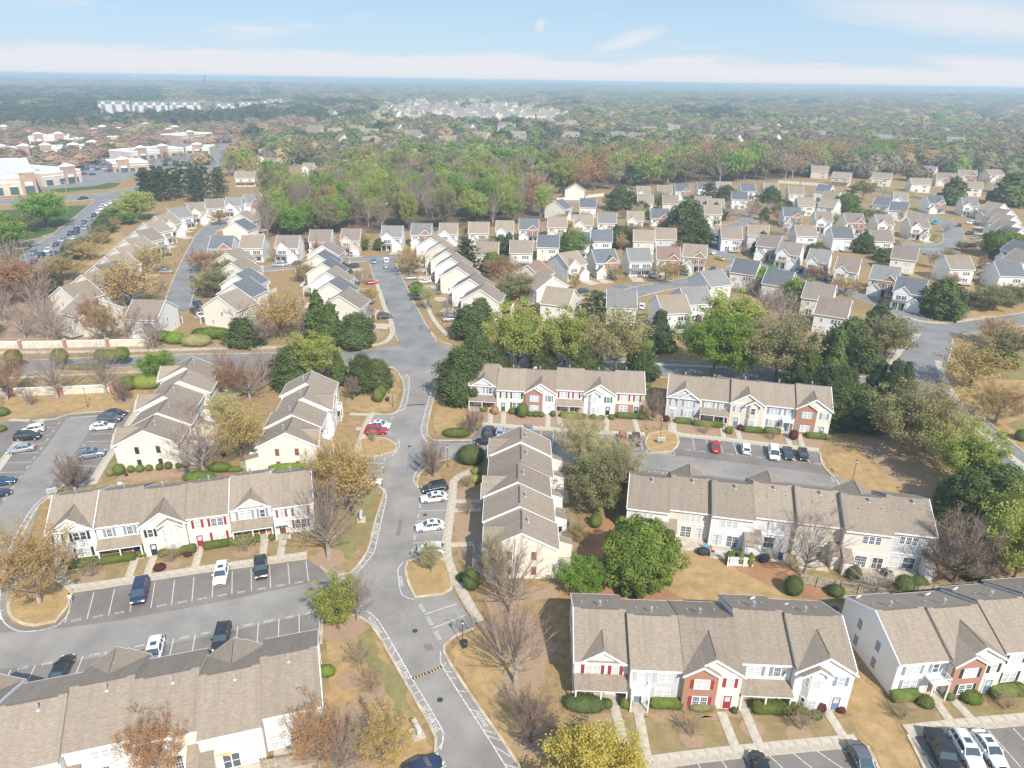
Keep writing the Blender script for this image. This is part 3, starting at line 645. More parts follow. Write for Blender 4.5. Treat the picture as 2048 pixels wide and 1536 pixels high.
# ------------------------------------------------------------------ townhouses
ZE, RISE, DEP = 5.3, 2.75, 11.4
def townhouse(base, ang, x0, w, off, dz, ftype, wall, shut, doorc, label, mirror=False, rear='rear', D=DEP, roofm=None, endL=False, endR=False, stepL=False, stepR=False, group='townhouses in attached rows'):
    roofm = roofm or ROOFT
    c, s = math.cos(ang), math.sin(ang)
    o = Vector((base[0] + c * x0 - s * off, base[1] + s * x0 + c * off, 0))
    t = thing('townhouse', label, 'townhouse', o, ang, group)
    ze = ZE + dz; zr = ze + RISE; g = .03
    mx = (lambda x: w - x) if mirror else (lambda x: x)
    wb = MB(); wb.prism([(0, -.1), (0, ze), (D / 2, zr - .12), (D, ze), (D, -.1)], 'x', g if not endL else 0, w - (g if not endR else 0), wall)
    wb.obj('wall', t)
    for x in ([.0] if endL else []) + ([w] if endR else []):   # corner boards
        MB().box(x - .06, x + .06, -.03, .1, 0, ze - .1, TRIM).obj('corner_board', t); MB().box(x - .06, x + .06, D - .1, D + .03, 0, ze - .1, TRIM).obj('corner_board', t)
    sl = RISE / (D / 2)
    eo = .32; xl = -.14 if endL else -.02; xr = w + (.14 if endR else .02); th = .13
    rf = MB()
    for sg in (0, 1):
        pr = [(-eo, ze - eo * sl + .02), (D / 2, zr + .02), (D / 2, zr + th + .02), (-eo, ze - eo * sl + th + .02)]
        if sg: pr = [(D - a, b) for a, b in pr]
        rf.prism(pr, 'x', xl, xr, roofm)
    roof = rf.obj('roof', t)
    # rake boards and fascia
    for x in ([xl] if endL or stepL else []) + ([xr] if endR or stepR else []):
        m = MB()
        for sg in (0, 1):
            pr = [(-eo - .02, ze - eo * sl - .16), (D / 2, zr - .16), (D / 2, zr + th + .035), (-eo - .02, ze - eo * sl + th + .035)]
            if sg: pr = [(D - a, b) for a, b in pr]
            m.prism(pr, 'x', x - .05, x + .05, TRIM)
        m.obj('rake_board', t)
    MB().box(xl + .06, xr - .06, -eo - .1, -eo + .01, ze - eo * sl - .12, ze - eo * sl + .1, TRIM).obj('gutter', t)
    MB().box(xl + .06, xr - .06, D + eo - .01, D + eo + .1, ze - eo * sl - .12, ze - eo * sl + .1, TRIM).obj('gutter', t)
    dsx = mx(.12); MB().box(dsx - .05, dsx + .05, -.1, -.01, .1, ze - .25, TRIM).obj('downspout', t)
    # ridge vent, pipes, dish
    MB().prism([(D / 2 - .16, zr + .08), (D / 2, zr + .22), (D / 2 + .16, zr + .08), (D / 2, zr + .15)], 'x', w * .13, w * .86, VENT).obj('ridge_vent', roof)
    for k in range(3):
        yy = D / 2 + (1.0, 2.0, 2.4)[k]; xx = w * (.45, .2, .68)[k] + rnd.uniform(-.4, .4); zz = zr - (yy - D / 2) * sl
        if k == 0:
            MB().tube((xx, yy, zz), (xx, yy, zz + .75), .12, .12, 8, GALV).tube((xx, yy, zz + .72), (xx, yy, zz + .95), .22, .16, 8, GALV).tube((xx, yy, zz + .1), (xx, yy, zz + .2), .3, .15, 8, GALV).obj('flue', roof)
        else: MB().tube((xx, yy, zz), (xx, yy, zz + .35), .06, .06, 6, GALV).tube((xx, yy, zz + .3), (xx, yy, zz + .42), .1, .09, 6, GALV).obj('vent_pipe', roof)
    SH = SHUT[shut] if shut else None
    # cross gable
    def gable(xa, xb, y, mat, dpt, zb=None, trim=True, louver=True):
        zb = zb if zb is not None else ze - .12; hw = (xb - xa) / 2; rz_ = hw * .66; xm = (xa + xb) / 2; zt = zb + rz_
        MB().prism([(xa + .05, zb), (xb - .05, zb), (xm, zt - .05)], 'y', y, y + .3, mat).obj('gable', t)
        yb = (zt - (ze)) / sl  # where its ridge meets the main slope
        o_ = .25; rr = MB(); k = rz_ / hw
        for sg in (-1, 1):
            xe = xm + sg * (hw + .28); zee = zt - (hw + .28) * k
            yv = max(0.3, (zee - ze) / sl + .1)
            A = (xm, y - o_, zt + .02); B = (xe, y - o_, zee + .02); Cc = (xe, max(yv, y + .2), zee + .02); Dd = (xm, max(yb, y + .5) + .1, zt + .02)
            q = [A, B, Cc, Dd]; rr.poly(q if sg > 0 else q[::-1], roofm); q2 = [(a[0], a[1], a[2] + .1) for a in q]; rr.poly(q2 if sg < 0 else q2[::-1], roofm)
            rr.poly([A, B, q2[1], q2[0]], TRIM); rr.poly([B, Cc, q2[2], q2[1]], roofm)
        rr.obj('gable_roof', t)
        for sg in (-1, 1):
            MB().prism([(xm, zt - .2), (xm, zt + .1), (xm + sg * (hw + .3), zt - (hw + .3) * k + .1), (xm + sg * (hw + .3), zt - (hw + .3) * k - .16)], 'y', y - o_ - .06, y - o_ + .0, TRIM).obj('rake_board', t)
        if dpt: MB().prism([(xm - .05, zt + .12), (xm + .05, zt + .12), (xm, zt + .18)], 'y', y + .3, max(yb, y + .6) - .2, VENT).obj('ridge_vent', roof)
        if louver: MB().tube((xm, y - .03, zb + rz_ * .52), (xm, y + .01, zb + rz_ * .52), .24, .24, 12, TRIM).obj('gable_vent', t)
    def porch(xa, xb, dp=1.9, brick=True):
        z1, z2 = 3.15, 2.5
        MB().prism([(-dp, z2), (0, z1), (0, z1 + .12), (-dp - .05, z2 + .1)], 'x', xa - .1, xb + .1, roofm).obj('porch_roof', t)
        MB().box(xa, xb, -dp + .05, -dp + .2, z2 - .22, z2 - .02, TRIM).obj('porch_beam', t)
        MB().box(xa, xb, -dp + .05, -.01, 0, .2, CONC).obj('porch_floor', t)
        for x in (xa + .12, (xa + xb) / 2, xb - .12): MB().box(x - .08, x + .08, -dp + .05, -dp + .21, .2, z2 - .2, TRIM).obj('porch_post', t)
        if brick: MB().box(xa + .05, xb - .05, -.05, .0, .2, 2.95, MT['red_brick']).obj('brick_facade', t)
    up = ze - 2.05; lo = .85
    yf = 0
    if ftype == 'gp':      # gable above a full-width porch
        gable(w * .1, w * .93, -.1, wall, True); porch(0.1, w - .1)
        window(t, mx(w * .34), 0, up, n=2, shut=SH); window(t, mx(w * .76), 0, up, shut=SH, w=.8)
        window(t, mx(w * .3), -.05, lo, n=2, w=.75, h=1.35, shut=SH); door(t, mx(w * .7), -.05, .2, DOORM[doorc])
    elif ftype == 'po':    # plain above a porch
        porch(.1, w - .1, brick=wall is not WHITE or rnd.random() < .6)
        window(t, mx(w * .27), 0, up, shut=SH); window(t, mx(w * .72), 0, up, n=rnd.choice((1, 2)), shut=SH, w=.78)
        window(t, mx(w * .68), -.05, lo, n=2, w=.75, h=1.35); door(t, mx(w * .22), -.05, .2, DOORM[doorc])
    elif ftype == 'pb':    # plain with a small balcony over the door
        window(t, mx(w * .22), 0, up, shut=SH, w=.8); window(t, mx(w * .68), 0, up, n=2, shut=SH)
        window(t, mx(w * .66), 0, lo, n=2, h=1.5, shut=SH); door(t, mx(w * .2), 0, .15, DOORM[doorc])
        xa, xb = sorted((mx(w * .03), mx(w * .38)))
        MB().box(xa, xb, -1.5, -.01, 2.62, 2.8, TRIM).obj('balcony', t)
        rb = MB(); rb.box(xa, xb, -1.5, -1.44, 3.5, 3.58, TRIM).box(xa, xa + .06, -1.44, 0, 3.5, 3.58, TRIM).box(xb - .06, xb, -1.44, 0, 3.5, 3.58, TRIM)
        for i in range(9): x = xa + .03 + i * (xb - xa - .06) / 8; rb.box(x - .025, x + .025, -1.49, -1.45, 2.8, 3.5, TRIM)
        for i in range(4):
            for x in (xa, xb - .05): rb.box(x, x + .05, -1.3 + i * .35, -1.25 + i * .35, 2.8, 3.5, TRIM)
        rb.obj('railing', t)
        for x in (xa + .08, xb - .08): MB().box(x - .07, x + .07, -1.49, -1.35, 0, 2.62, TRIM).obj('porch_post', t)
        MB().box(xa, xb, -1.5, -.01, 0, .12, CONC).obj('porch_floor', t)
    elif ftype == 'bg':    # wide gable with a brick bay
        gable(0.02, w - .02, -.35, wall, True, zb=ze - .2, louver=False)
        MB().box(.05, w - .05, -.35, 0, 0, ze - .22, wall).obj('front_bay', t)
        xa, xb = sorted((mx(.02), mx(w * .58)))
        MB().prism([(xa, 0), (xb, 0), (xb, ze - .15), ((xa + xb) / 2, ze + .85), (xa, ze - .15)], 'y', -.75, -.35, MT['red_brick']).obj('brick_facade', t)
        gable(xa, xb, -.72, MT['red_brick'], False, zb=ze - .1, louver=False)
        window(t, mx(w * .31), -.75, up - .1, n=2, w=.82, shut=SH); window(t, mx(w * .31), -.75, lo - .1, n=2, w=.82, h=1.4, shut=SH)
        window(t, mx(w * .8), -.35, up - .1, w=.8, shut=SH); door(t, mx(w * .8), -.35, .15, DOORM[doorc])
    elif ftype == 'bay':   # wide gable with a two-storey bay window
        gable(0.02, w - .02, -.35, wall, True, zb=ze - .2, louver=False)
        MB().box(.05, w - .05, -.35, 0, 0, ze - .22, wall).obj('front_bay', t)
        xm = mx(w * .33); b = MB(); b.prism([(xm - 1.25, -.35), (xm - .65, -1.0), (xm + .65, -1.0), (xm + 1.25, -.35)], 'z', 0, ze - .2, wall, TRIM); b.obj('bay', t)
        gable(xm - 1.5, xm + 1.5, -.95, wall, False, zb=ze - .18, louver=False)
        aa = math.atan2(.65, .6)
        for z, h in ((up - .1, 1.35), (lo - .1, 1.4)):
            window(t, xm, -1.0, z, w=.95, h=h); window(t, xm - .95, -.675, z, w=.5, h=h, rz=-aa); window(t, xm + .95, -.675, z, w=.5, h=h, rz=aa)
        window(t, mx(w * .78), -.35, up - .1, w=.8, shut=SH); door(t, mx(w * .78), -.35, .15, DOORM[doorc])
    elif ftype == 'hg':    # gable, no porch
        gable(0.1, w - .1, -.15, wall, True); gable(*(sorted((mx(w * .36), mx(w * .98)))), -.35, wall, False, louver=False)
        window(t, mx(w * .66), 0, up, n=2, shut=SH); window(t, mx(w * .2), 0, up, w=.75, shut=SH)
        window(t, mx(w * .66), 0, lo, n=2, h=1.5, shut=SH); door(t, mx(w * .2), 0, .15, DOORM[doorc])
    elif ftype == 'pl':
        window(t, mx(w * .25), 0, up, w=.8, shut=SH); window(t, mx(w * .7), 0, up, n=2, shut=SH)
        window(t, mx(w * .7), 0, lo, n=2, h=1.5, shut=SH); door(t, mx(w * .24), 0, .15, DOORM[doorc])
    elif ftype == 'br':    # plain with brick below
        MB().box(.1, w - .1, -.06, 0, 0, 2.6, MT['red_brick']).obj('brick_facade', t)
        window(t, mx(w * .3), 0, up, n=2, shut=SH); window(t, mx(w * .75), 0, up, w=.8, shut=SH)
        window(t, mx(w * .3), -.06, lo, n=2, h=1.4); door(t, mx(w * .74), -.06, .15, DOORM[doorc])
    # rear side
    if rear == 'rear':
        m2 = (lambda x: x) if mirror else (lambda x: w - x)
        window(t, m2(w * .42), D, up, n=3, w=.78, h=1.25, rz=math.pi, gap=.12)
        window(t, m2(w * .2), D, .25, n=2, w=.75, h=1.95, rz=math.pi, gap=.02)
        window(t, m2(w * .55), D, .2, n=2, w=.85, h=2.0, rz=math.pi, gap=.02, pane=PANED)
        MB().box(0.05, w - .05, D, D + .12, 2.62, 2.78, TRIM).obj('trim_band', t)
        xa, xb = sorted((m2(w * .8), m2(w * .995)))
        MB().box(xa, xb, D + .12, D + 2.6, 0, 2.5, wall).obj('storage_closet', t)
        MB().prism([(D + .12, 3.3), (D + 2.75, 2.48), (D + 2.75, 2.58), (D + .12, 3.42)], 'x', xa - .08, xb + .08, roofm).obj('closet_roof', t)
        MB().prism([(D + .12, 2.5), (D + 2.6, 2.5), (D + .12, 3.28)], 'x', xa, xb, wall).obj('closet_gable', t)
        link('closet_door', cached('cdoor', lambda: MB().box(-.4, .4, -.04, 0, .1, 2.05, WH).mesh('closet_door')), t, ((xa + xb) / 2, D + 2.6, 0), math.pi)
        MB().box(min(m2(w * .1), m2(w * .75)), max(m2(w * .1), m2(w * .75)), D + .1, D + 3.4, 0, .08, CONC).obj('patio', t)
    for flag, x, rz in ((endL, 0, -math.pi / 2), (endR, w, math.pi / 2)):   # blind shutters on the end wall
        if flag:
            for yy in (D * .34, D * .68):
                for z in (3.4, .75):
                    link('blind_window', shut_mesh(.75, 1.35, SHUT['brown'] if shut == 'brown' else SHUT['grey'] if shut == 'grey' else SHUT['blue'] if shut != 'black' else SHUT['black']), t, (x, yy, z), rz)
    return t

# ------------------------------------------------------------------ detached houses
GARD = pmat('garage_door_white', (.74, .73, .70), .5)
def house_parts(style, wall, roofm, w, d, lod):
    """list of (name, mesh, loc, rz, sub) describing a two-storey house; front at y=0 facing -y, ridge along x"""
    out = []; ze, k = 5.75, .62; zr = ze + d / 2 * k
    def add(name, mb, loc=(0, 0, 0), rz=0, sub=None): out.append((name, mb.mesh(name) if isinstance(mb, MB) else mb, loc, rz, sub or []))
    add('wall', MB().prism([(0, -.1), (0, ze), (d / 2, zr - .1), (d, ze), (d, -.1)], 'x', 0, w, wall))
    rf = MB(); eo = .35
    for sg in (0, 1):
        pr = [(-eo, ze - eo * k), (d / 2, zr), (d / 2, zr + .14), (-eo, ze - eo * k + .14)]
        if sg: pr = [(d - a, b) for a, b in pr]
        rf.prism(pr, 'x', -.22, w + .22, roofm)
    add('roof', rf)
    tr = MB()
    for x in (-.24, w + .24):
        for sg in (0, 1):
            pr = [(-eo, ze - eo * k - .16), (d / 2, zr - .16), (d / 2, zr + .16), (-eo, ze - eo * k + .16)]
            if sg: pr = [(d - a, b) for a, b in pr]
            tr.prism(pr, 'x', x - .05, x + .05, TRIM)
    tr.box(-.2, w + .2, -eo - .08, -eo + .02, ze - eo * k - .1, ze - eo * k + .12, TRIM); tr.box(-.2, w + .2, d + eo - .02, d + eo + .08, ze - eo * k - .1, ze - eo * k + .12, TRIM)
    add('fascia', tr)
    if lod < 2:
        add('vent_pipe', MB().tube((w * .4, d * .6, zr - .8), (w * .4, d * .6, zr - .1), .1, .1, 6, GALV)); add('vent_pipe', MB().tube((w * .7, d * .66, zr - 1.2), (w * .7, d * .66, zr - .6), .1, .1, 6, GALV))
    def gable(xa, xb, y, dep, zb, mat, face='gable', box=True):
        hw = (xb - xa) / 2; xm = (xa + xb) / 2; zt = zb + hw * .88
        m = MB()
        if box: m.box(xa, xb, y, 0.0 if y < 0 else .2, 0 if zb < 4 else 2.9, zb, mat)
        m.prism([(xa, zb), (xb, zb), (xm, zt)], 'y', y, y + .25, mat); add('front_wing' if box else face, m)
        r = MB()
        for sg in (-1, 1):
            pr = [(xm, zt), (xm, zt + .12), (xm + sg * (hw + .25), zb - .22 + .12), (xm + sg * (hw + .25), zb - .22)]
            r.prism(pr, 'y', y - .22, dep, roofm)
            r.prism([(xm, zt - .16), (xm, zt + .14), (xm + sg * (hw + .28), zb - .25 + .14), (xm + sg * (hw + .28), zb - .40)], 'y', y - .3, y - .221, TRIM)
        add('wing_roof', r)
    WN = lambda ww, hh, n=1, sh=None: ('win', ww, hh, n, sh)
    gl = style % 2 == 0; mx = (lambda x: x) if gl else (lambda x: w - x)
    sh = [SHUT['black'], SHUT['grey'], SHUT['brown'], SHUT['black'], SHUT['darkgreen']][style % 5]
    xa, xb = sorted((mx(.0), mx(w * .48)))
    brick = style % 3 == 0
    if style in (0, 1, 2, 3):
        gable(xa + (.02), xb - .02, -1.8, d * .16, 2.75, MT['red_brick'] if style in (0, 3) and False else wall)
        out.append(('garage_door', cached('garage', lambda: [MB().box(-1.35, 1.35, -.05, 0, .05, 2.2, GARD)] and garage_mesh()), ((xa + xb) / 2, -1.8, 0), 0, []))
        ga, gb = sorted((mx(w * .42), mx(w * .98)))
        if style != 2: gable(ga, gb, -.35, d * .24, ze - .05, MT['red_brick'] if style == 0 else wall)
        out.append(('WIN', ((ga + gb) / 2, -.35 if style != 2 else 0, 3.3, .85, 1.3, 2, sh), None, 0, []))
        out.append(('WIN', (mx(w * .22), 0, 3.9, .75, .9, 1, sh), None, 0, []))
        pa, pb = sorted((mx(w * .5), mx(w * .99)))
        add('porch_roof', MB().prism([(-1.9, 2.45), (-.02, 3.0), (-.02, 3.12), (-1.95, 2.57)], 'x', pa, pb, roofm))
        for x in (pa + .15, (pa + pb) / 2, pb - .15): add('porch_post', MB().box(x - .09, x + .09, -1.85, -1.68, 0, 2.42, TRIM))
        out.append(('WIN', (mx(w * .83), -.36 if style != 2 else 0, .8, .85, 1.35, 2 if w > 8 else 1, None), None, 0, []))
        out.append(('DOOR', (mx(w * .58), -.36 if style != 2 else 0, 0), None, 0, []))
    else:   # style 4: plain front with full porch
        add('porch_roof', MB().prism([(-1.9, 2.45), (-.02, 3.0), (-.02, 3.12), (-1.95, 2.57)], 'x', .1, w - .1, roofm))
        out.append(('garage_door', cached('garage', garage_mesh), (mx(w * .25), 0, 0), 0, []))
        for x in (.2, w * .5, w - .2): add('porch_post', MB().box(x - .09, x + .09, -1.85, -1.68, 0, 2.42, TRIM))
        out.append(('WIN', (mx(w * .28), 0, 3.3, .85, 1.3, 2, sh), None, 0, [])); out.append(('WIN', (mx(w * .74), 0, 3.3, .85, 1.3, 2, sh), None, 0, [])); out.append(('WIN', (mx(w * .8), 0, .8, .85, 1.35, 1, None), None, 0, []))
        out.append(('DOOR', (mx(w * .56), 0, 0), None, 0, []))
    # rear and sides
    out.append(('WINR', (w * .3, d, 3.4, .8, 1.2, 3, None), None, math.pi, [])); out.append(('WINR', (w * .75, d, 3.6, .7, .9, 1, None), None, math.pi, []))
    out.append(('WINR', (w * .28, d, .6, .8, 1.5, 2, None), None, math.pi, [])); out.append(('WINR', (w * .68, d, .15, .85, 2.0, 2, None), None, math.pi, []))
    for x, rz in ((0, -math.pi / 2), (w, math.pi / 2)):
        out.append(('WINR', (x, d * .55, 3.6, .7, 1.1, 1, None), None, rz, [])); out.append(('WINR', (x, d * .25, .9, .6, 1.0, 1, None), None, rz, []))
    if style in (2, 4) and lod == 0:
        add('deck', MB().box(w * .1, w * .6, d + .02, d + 3.2, 2.4 if style == 2 else .5, 2.6 if style == 2 else .65, WOODF))
        m = MB()
        for i in range(12): x = w * .1 + i * w * .5 / 11; m.box(x - .03, x + .03, d + 3.12, d + 3.2, 2.6 if style == 2 else .65, 3.5 if style == 2 else 1.5, TRIM)
        m.box(w * .1, w * .6, d + 3.1, d + 3.22, 3.5 if style == 2 else 1.5, 3.58 if style == 2 else 1.58, TRIM); add('deck_railing', m)
        if style == 2:
            for x in (w * .12, w * .58): add('deck_post', MB().box(x - .08, x + .08, d + 3, d + 3.16, 0, 2.4, TRIM))
    return out
def garage_mesh():
    m = MB().box(-1.5, 1.5, -.04, 0, 2.2, 2.32, TRIM)
    for i in range(4): m.box(-1.4, 1.4, -.06, -.005, .04 + i * .54, .04 + i * .54 + .5, GARD)
    return m.mesh('garage_door')
CACHE['garage'] = garage_mesh()
WALLS = {'w': WHITE, 'c': CREAM, 'y': YEL, 'g': GREY, 't': TANS, 'b': BEIGE}; WALLN = {'w': 'white', 'c': 'cream', 'y': 'pale yellow', 'g': 'light grey', 't': 'tan', 'b': 'beige'}
ROOFS = {'t': ROOFT, 'b': ROOFB, 'n': ROOFN, 'g': ROOFG, 'r': ROOFR}; ROOFNM = {'t': 'taupe', 'b': 'brown', 'n': 'dark slate', 'g': 'grey', 'r': 'reddish brown'}
def house(px, py, yaw, code, label, w=8.8, d=12, world=None, z=0, group='detached houses', front=None):
    """px,py: photo pixel of the middle of the visible roof; code: wall, roof, style"""
    wc, rc, st = code[0], code[1], int(code[2]); p = world or G(px, py, 6.8); dist = p.length
    lod = 0 if dist < 420 else 2
    wd = 7.8 if st == 1 else w
    parts = cached(('house', wc, rc, st, wd, d, lod), lambda: house_parts(st, WALLS[wc], ROOFS[rc], wd, d, lod))
    a = R(yaw); c, s = math.cos(a), math.sin(a)
    o = (p.x - c * wd / 2 + s * d / 2, p.y - s * wd / 2 - c * d / 2, z)
    t = thing('house', label, 'house', o, a, group)
    if w > 15: t.scale = (1, 1, 1.45)
    for nm, me, loc, rz, sub in parts:
        if nm in ('WIN', 'WINR'):
            x, y, z_, ww, hh, n, sh = me; window(t, x, y, z_, ww, hh, rz, sh if lod == 0 else None, n, grid=False, pane=PANED if nm == 'WIN' or rnd.random() < .6 else PANEB)
        elif nm == 'DOOR': 
            if lod == 0: link('door', cached(('hdoor', st), lambda: MB().box(-.5, .5, -.06, 0, .05, 2.15, DOORM[('black', 'blue', 'red', 'green', 'brown')[st]]).mesh('door')), t, me)
        else: link(nm, me, t, loc, rz)
    return t, o, a, wd

# ------------------------------------------------------------------ vehicles
def paint(name, col, metal=.3):
    m = pmat(name + '_paint', col, .28, metal, spec=.6); m.node_tree.nodes['Principled BSDF'].inputs['Coat Weight'].default_value = .6; m.node_tree.nodes['Principled BSDF'].inputs['Coat Roughness'].default_value = .08; return m
PAINTS = {'white': ((.80, .80, .79), 0), 'silver': ((.50, .51, .53), .5), 'grey': ((.17, .18, .20), .5), 'bluegrey': ((.30, .34, .41), .5), 'black': ((.018, .02, .023), .1), 'navy': ((.02, .035, .085), .2),
          'red': ((.42, .015, .02), .1), 'blue': ((.03, .075, .17), .2), 'maroon': ((.10, .025, .035), .3), 'orange': ((.50, .13, .03), .2), 'yellow': ((.70, .38, .02), 0), 'darkgrey': ((.07, .075, .085), .4), 'teal': ((.02, .45, .50), 0)}
TYRE = pmat('tyre_rubber', (.02, .02, .02), .9); RIM = pmat('alloy_rim', (.6, .6, .62), .3, .8); HLAMP = pmat('headlamp_lens', (.75, .77, .8), .1, spec=.8); TLAMP = pmat('tail_lamp_lens', (.35, .01, .012), .2, spec=.7)
CARGL = pmat('car_glass', (.05, .075, .09), .05, spec=.9); PLATE = pmat('number_plate', (.7, .7, .68), .4); CHROME = pmat('grille_black', (.03, .03, .035), .3)
CARS = {  # length, width, stations: (x 0..1 from the nose, belt z, half width), roof profile (x, z), height
 'sedan': (4.8, 1.84, [(0, .50, .66), (.03, .62, .80), (.10, .74, .88), (.27, .90, .92), (.5, .93, .92), (.82, .98, .92), (.95, .98, .84), (1, .80, .72)], [(.27, .92), (.41, 1.38), (.50, 1.46), (.66, 1.45), (.76, 1.34), (.88, .99)]),
 'hatch': (4.3, 1.80, [(0, .50, .64), (.03, .64, .80), (.11, .80, .88), (.25, .94, .90), (.5, .97, .90), (.85, 1.02, .90), (.97, 1.0, .84), (1, .78, .76)], [(.23, .94), (.38, 1.44), (.5, 1.52), (.75, 1.50), (.88, 1.38), (.97, 1.02)]),
 'suv': (4.75, 1.92, [(0, .58, .72), (.03, .78, .86), (.08, .96, .93), (.27, 1.08, .96), (.5, 1.10, .96), (.88, 1.12, .96), (.97, 1.10, .90), (1, .80, .84)], [(.25, 1.08), (.37, 1.62), (.48, 1.72), (.80, 1.70), (.91, 1.60), (.98, 1.12)]),
 'van': (5.1, 1.98, [(0, .55, .70), (.03, .75, .86), (.08, .95, .95), (.20, 1.05, .99), (.5, 1.08, .99), (.9, 1.10, .99), (.98, 1.08, .92), (1, .80, .86)], [(.16, 1.04), (.33, 1.66), (.45, 1.76), (.85, 1.75), (.95, 1.62), (.99, 1.10)]),
 'pickup': (5.7, 2.0, [(0, .65, .78), (.02, .95, .92), (.06, 1.08, .98), (.26, 1.16, 1.0), (.5, 1.18, 1.0), (.9, 1.20, 1.0), (.99, 1.20, .98), (1, .80, .94)], [(.25, 1.16), (.33, 1.76), (.42, 1.88), (.58, 1.88), (.63, 1.80), (.65, 1.20)])}
def car_meshes(kind, col):
    Lc, Wd, ST, RF = CARS[kind]; pm = paint(col, *PAINTS[col])
    half = Lc / 2; X = lambda t: half - t * Lc
    wx = (X(.175), X(.80)); wr = .34 if kind in ('sedan', 'hatch') else .38
    def st_at(t):
        for (a, za, wa), (b, zb, wb) in zip(ST, ST[1:]):
            if a <= t <= b: k = (t - a) / (b - a); k = k * k * (3 - 2 * k) * .4 + k * .6; return za + (zb - za) * k, (wa + (wb - wa) * k) * Wd / 1.84 / 1.0 * .98
        return ST[-1][1:]
    ts = sorted(set([0, .015, .03, .06, .10, .14, .2, .27, .34, .42, .5, .58, .66, .73, .8, .86, .9, .95, .985, 1] + [(half - (wx[0] + s * wr * q)) / Lc for s in (-1, 1) for q in (0.3, .75, 1.05)] + [(half - (wx[1] + s * wr * q)) / Lc for s in (-1, 1) for q in (0.3, .75, 1.05)]))
    body = MB(); rows = []
    for t in ts:
        zb, hw = st_at(t); x = X(t); z0 = .24 if .02 < t < .98 else .34
        arch = 0
        for c in wx:
            dd = abs(x - c)
            if dd < wr * 1.02: arch = max(arch, math.sqrt(max(0, wr * wr - dd * dd)) + .30)
        zl = max(z0, arch) if arch else z0
        row = [(x, -hw * .93, zl), (x, -hw, max(zl + .03, .52)), (x, -hw * .99, max(zl + .06, zb - .16)), (x, -hw * .93, zb - .03), (x, -hw * .78, zb), (x, 0, zb + .035),
               (x, hw * .78, zb), (x, hw * .93, zb - .03), (x, hw * .99, max(zl + .06, zb - .16)), (x, hw, max(zl + .03, .52)), (x, hw * .93, zl)]
        rows.append(row)
    n = len(rows[0]); k = body.mi(pm)
    for r in rows: body.v += r
    for i in range(len(rows) - 1):
        for j in range(n - 1): a = i * n + j; body.f.append((a, a + 1, a + n + 1, a + n)); body.m.append(k)
    body.f.append(tuple(range(n - 1, -1, -1))); body.m.append(k); b0 = (len(rows) - 1) * n; body.f.append(tuple(range(b0, b0 + n))); body.m.append(k)
    kb = body.mi(CHROME); body.box(-half + .25, half - .25, -Wd * .40, Wd * .40, .2, .55, CHROME)
    # cabin: glass shell with a painted roof
    cab = MB(); gk = CARGL; cr = []
    for t, z in RF:
        zb, hw = st_at(t); f = (z - zb) / (RF[2][1] - zb); f = max(0, min(1, f)); hr = hw * (.90 - .17 * f); cr.append((X(t), hr, z, hw * .9, zb - .04))
    m = len(cr)
    for i in range(m - 1):
        x0, h0, z0, b0_, c0 = cr[i]; x1, h1, z1, b1_, c1 = cr[i + 1]
        for s in (-1, 1):
            q = [(x0, s * b0_, c0), (x1, s * b1_, c1), (x1, s * h1, z1 - .02), (x0, s * h0, z0 - .02)]; cab.poly(q if s < 0 else q[::-1], gk)
        cab.poly([(x0, -h0, z0 - .02), (x1, -h1, z1 - .02), (x1, h1, z1 - .02), (x0, h0, z0 - .02)][::1], gk)
    i0, i1 = 1, m - 2; top = MB(); tk = .035
    for i in range(i0, i1):
        x0, h0, z0, *_ = cr[i]; x1, h1, z1, *_ = cr[i + 1]
        top.poly([(x0, -h0, z0 + tk), (x1, -h1, z1 + tk), (x1, 0, z1 + tk + .03), (x0, 0, z0 + tk + .03)][::-1], pm); top.poly([(x0, 0, z0 + tk + .03), (x1, 0, z1 + tk + .03), (x1, h1, z1 + tk), (x0, h0, z0 + tk)][::-1], pm)
        for s in (-1, 1): top.poly([(x0, s * h0, z0 + tk), (x1, s * h1, z1 + tk), (x1, s * (h1 + .02), z1 - .07), (x0, s * (h0 + .02), z0 - .07)][::s], pm)
    # pillars
    def pil(a, b, wdt=.05):
        for s in (-1, 1): top.tube((a[0], s * a[1], a[2]), (b[0], s * b[1], b[2]), wdt, wdt, 4, pm, False)
    c = cr; pil((c[0][0], c[0][3], c[0][4] + .05), (c[1][0], c[1][1], c[1][2])); pil((c[-1][0], c[-1][3], c[-1][4] + .05), (c[-2][0], c[-2][1], c[-2][2]), .08)
    xm = (c[2][0] + c[3][0]) / 2 + .05; zb, hw = st_at((half - xm) / Lc); pil((xm, hw * .92, zb - .02), (xm - .05, c[3][1], c[3][2]), .045)
    if kind in ('suv', 'van', 'hatch'): xq = c[-2][0] + (.55 if kind != 'hatch' else .35); zb, hw = st_at((half - xq) / Lc); pil((xq, hw * .92, zb - .02), (xq + .05, c[-2][1] * 1.0, c[-2][2] + .04), .06)
    parts = [('body', body.mesh('body', True), None), ('windows', cab.mesh('windows'), None), ('roof', top.mesh('roof'), None)]
    hb = st_at(.05)[1]
    if kind == 'pickup': parts.append(('cargo_bed', MB().box(X(.965), X(.67), -.78, .78, st_at(.8)[0] + .0, st_at(.8)[0] + .05, CHROME).mesh('cargo_bed'), None))
    zh = st_at(.05)[0] - .14; zt = st_at(.95)[0] - .2
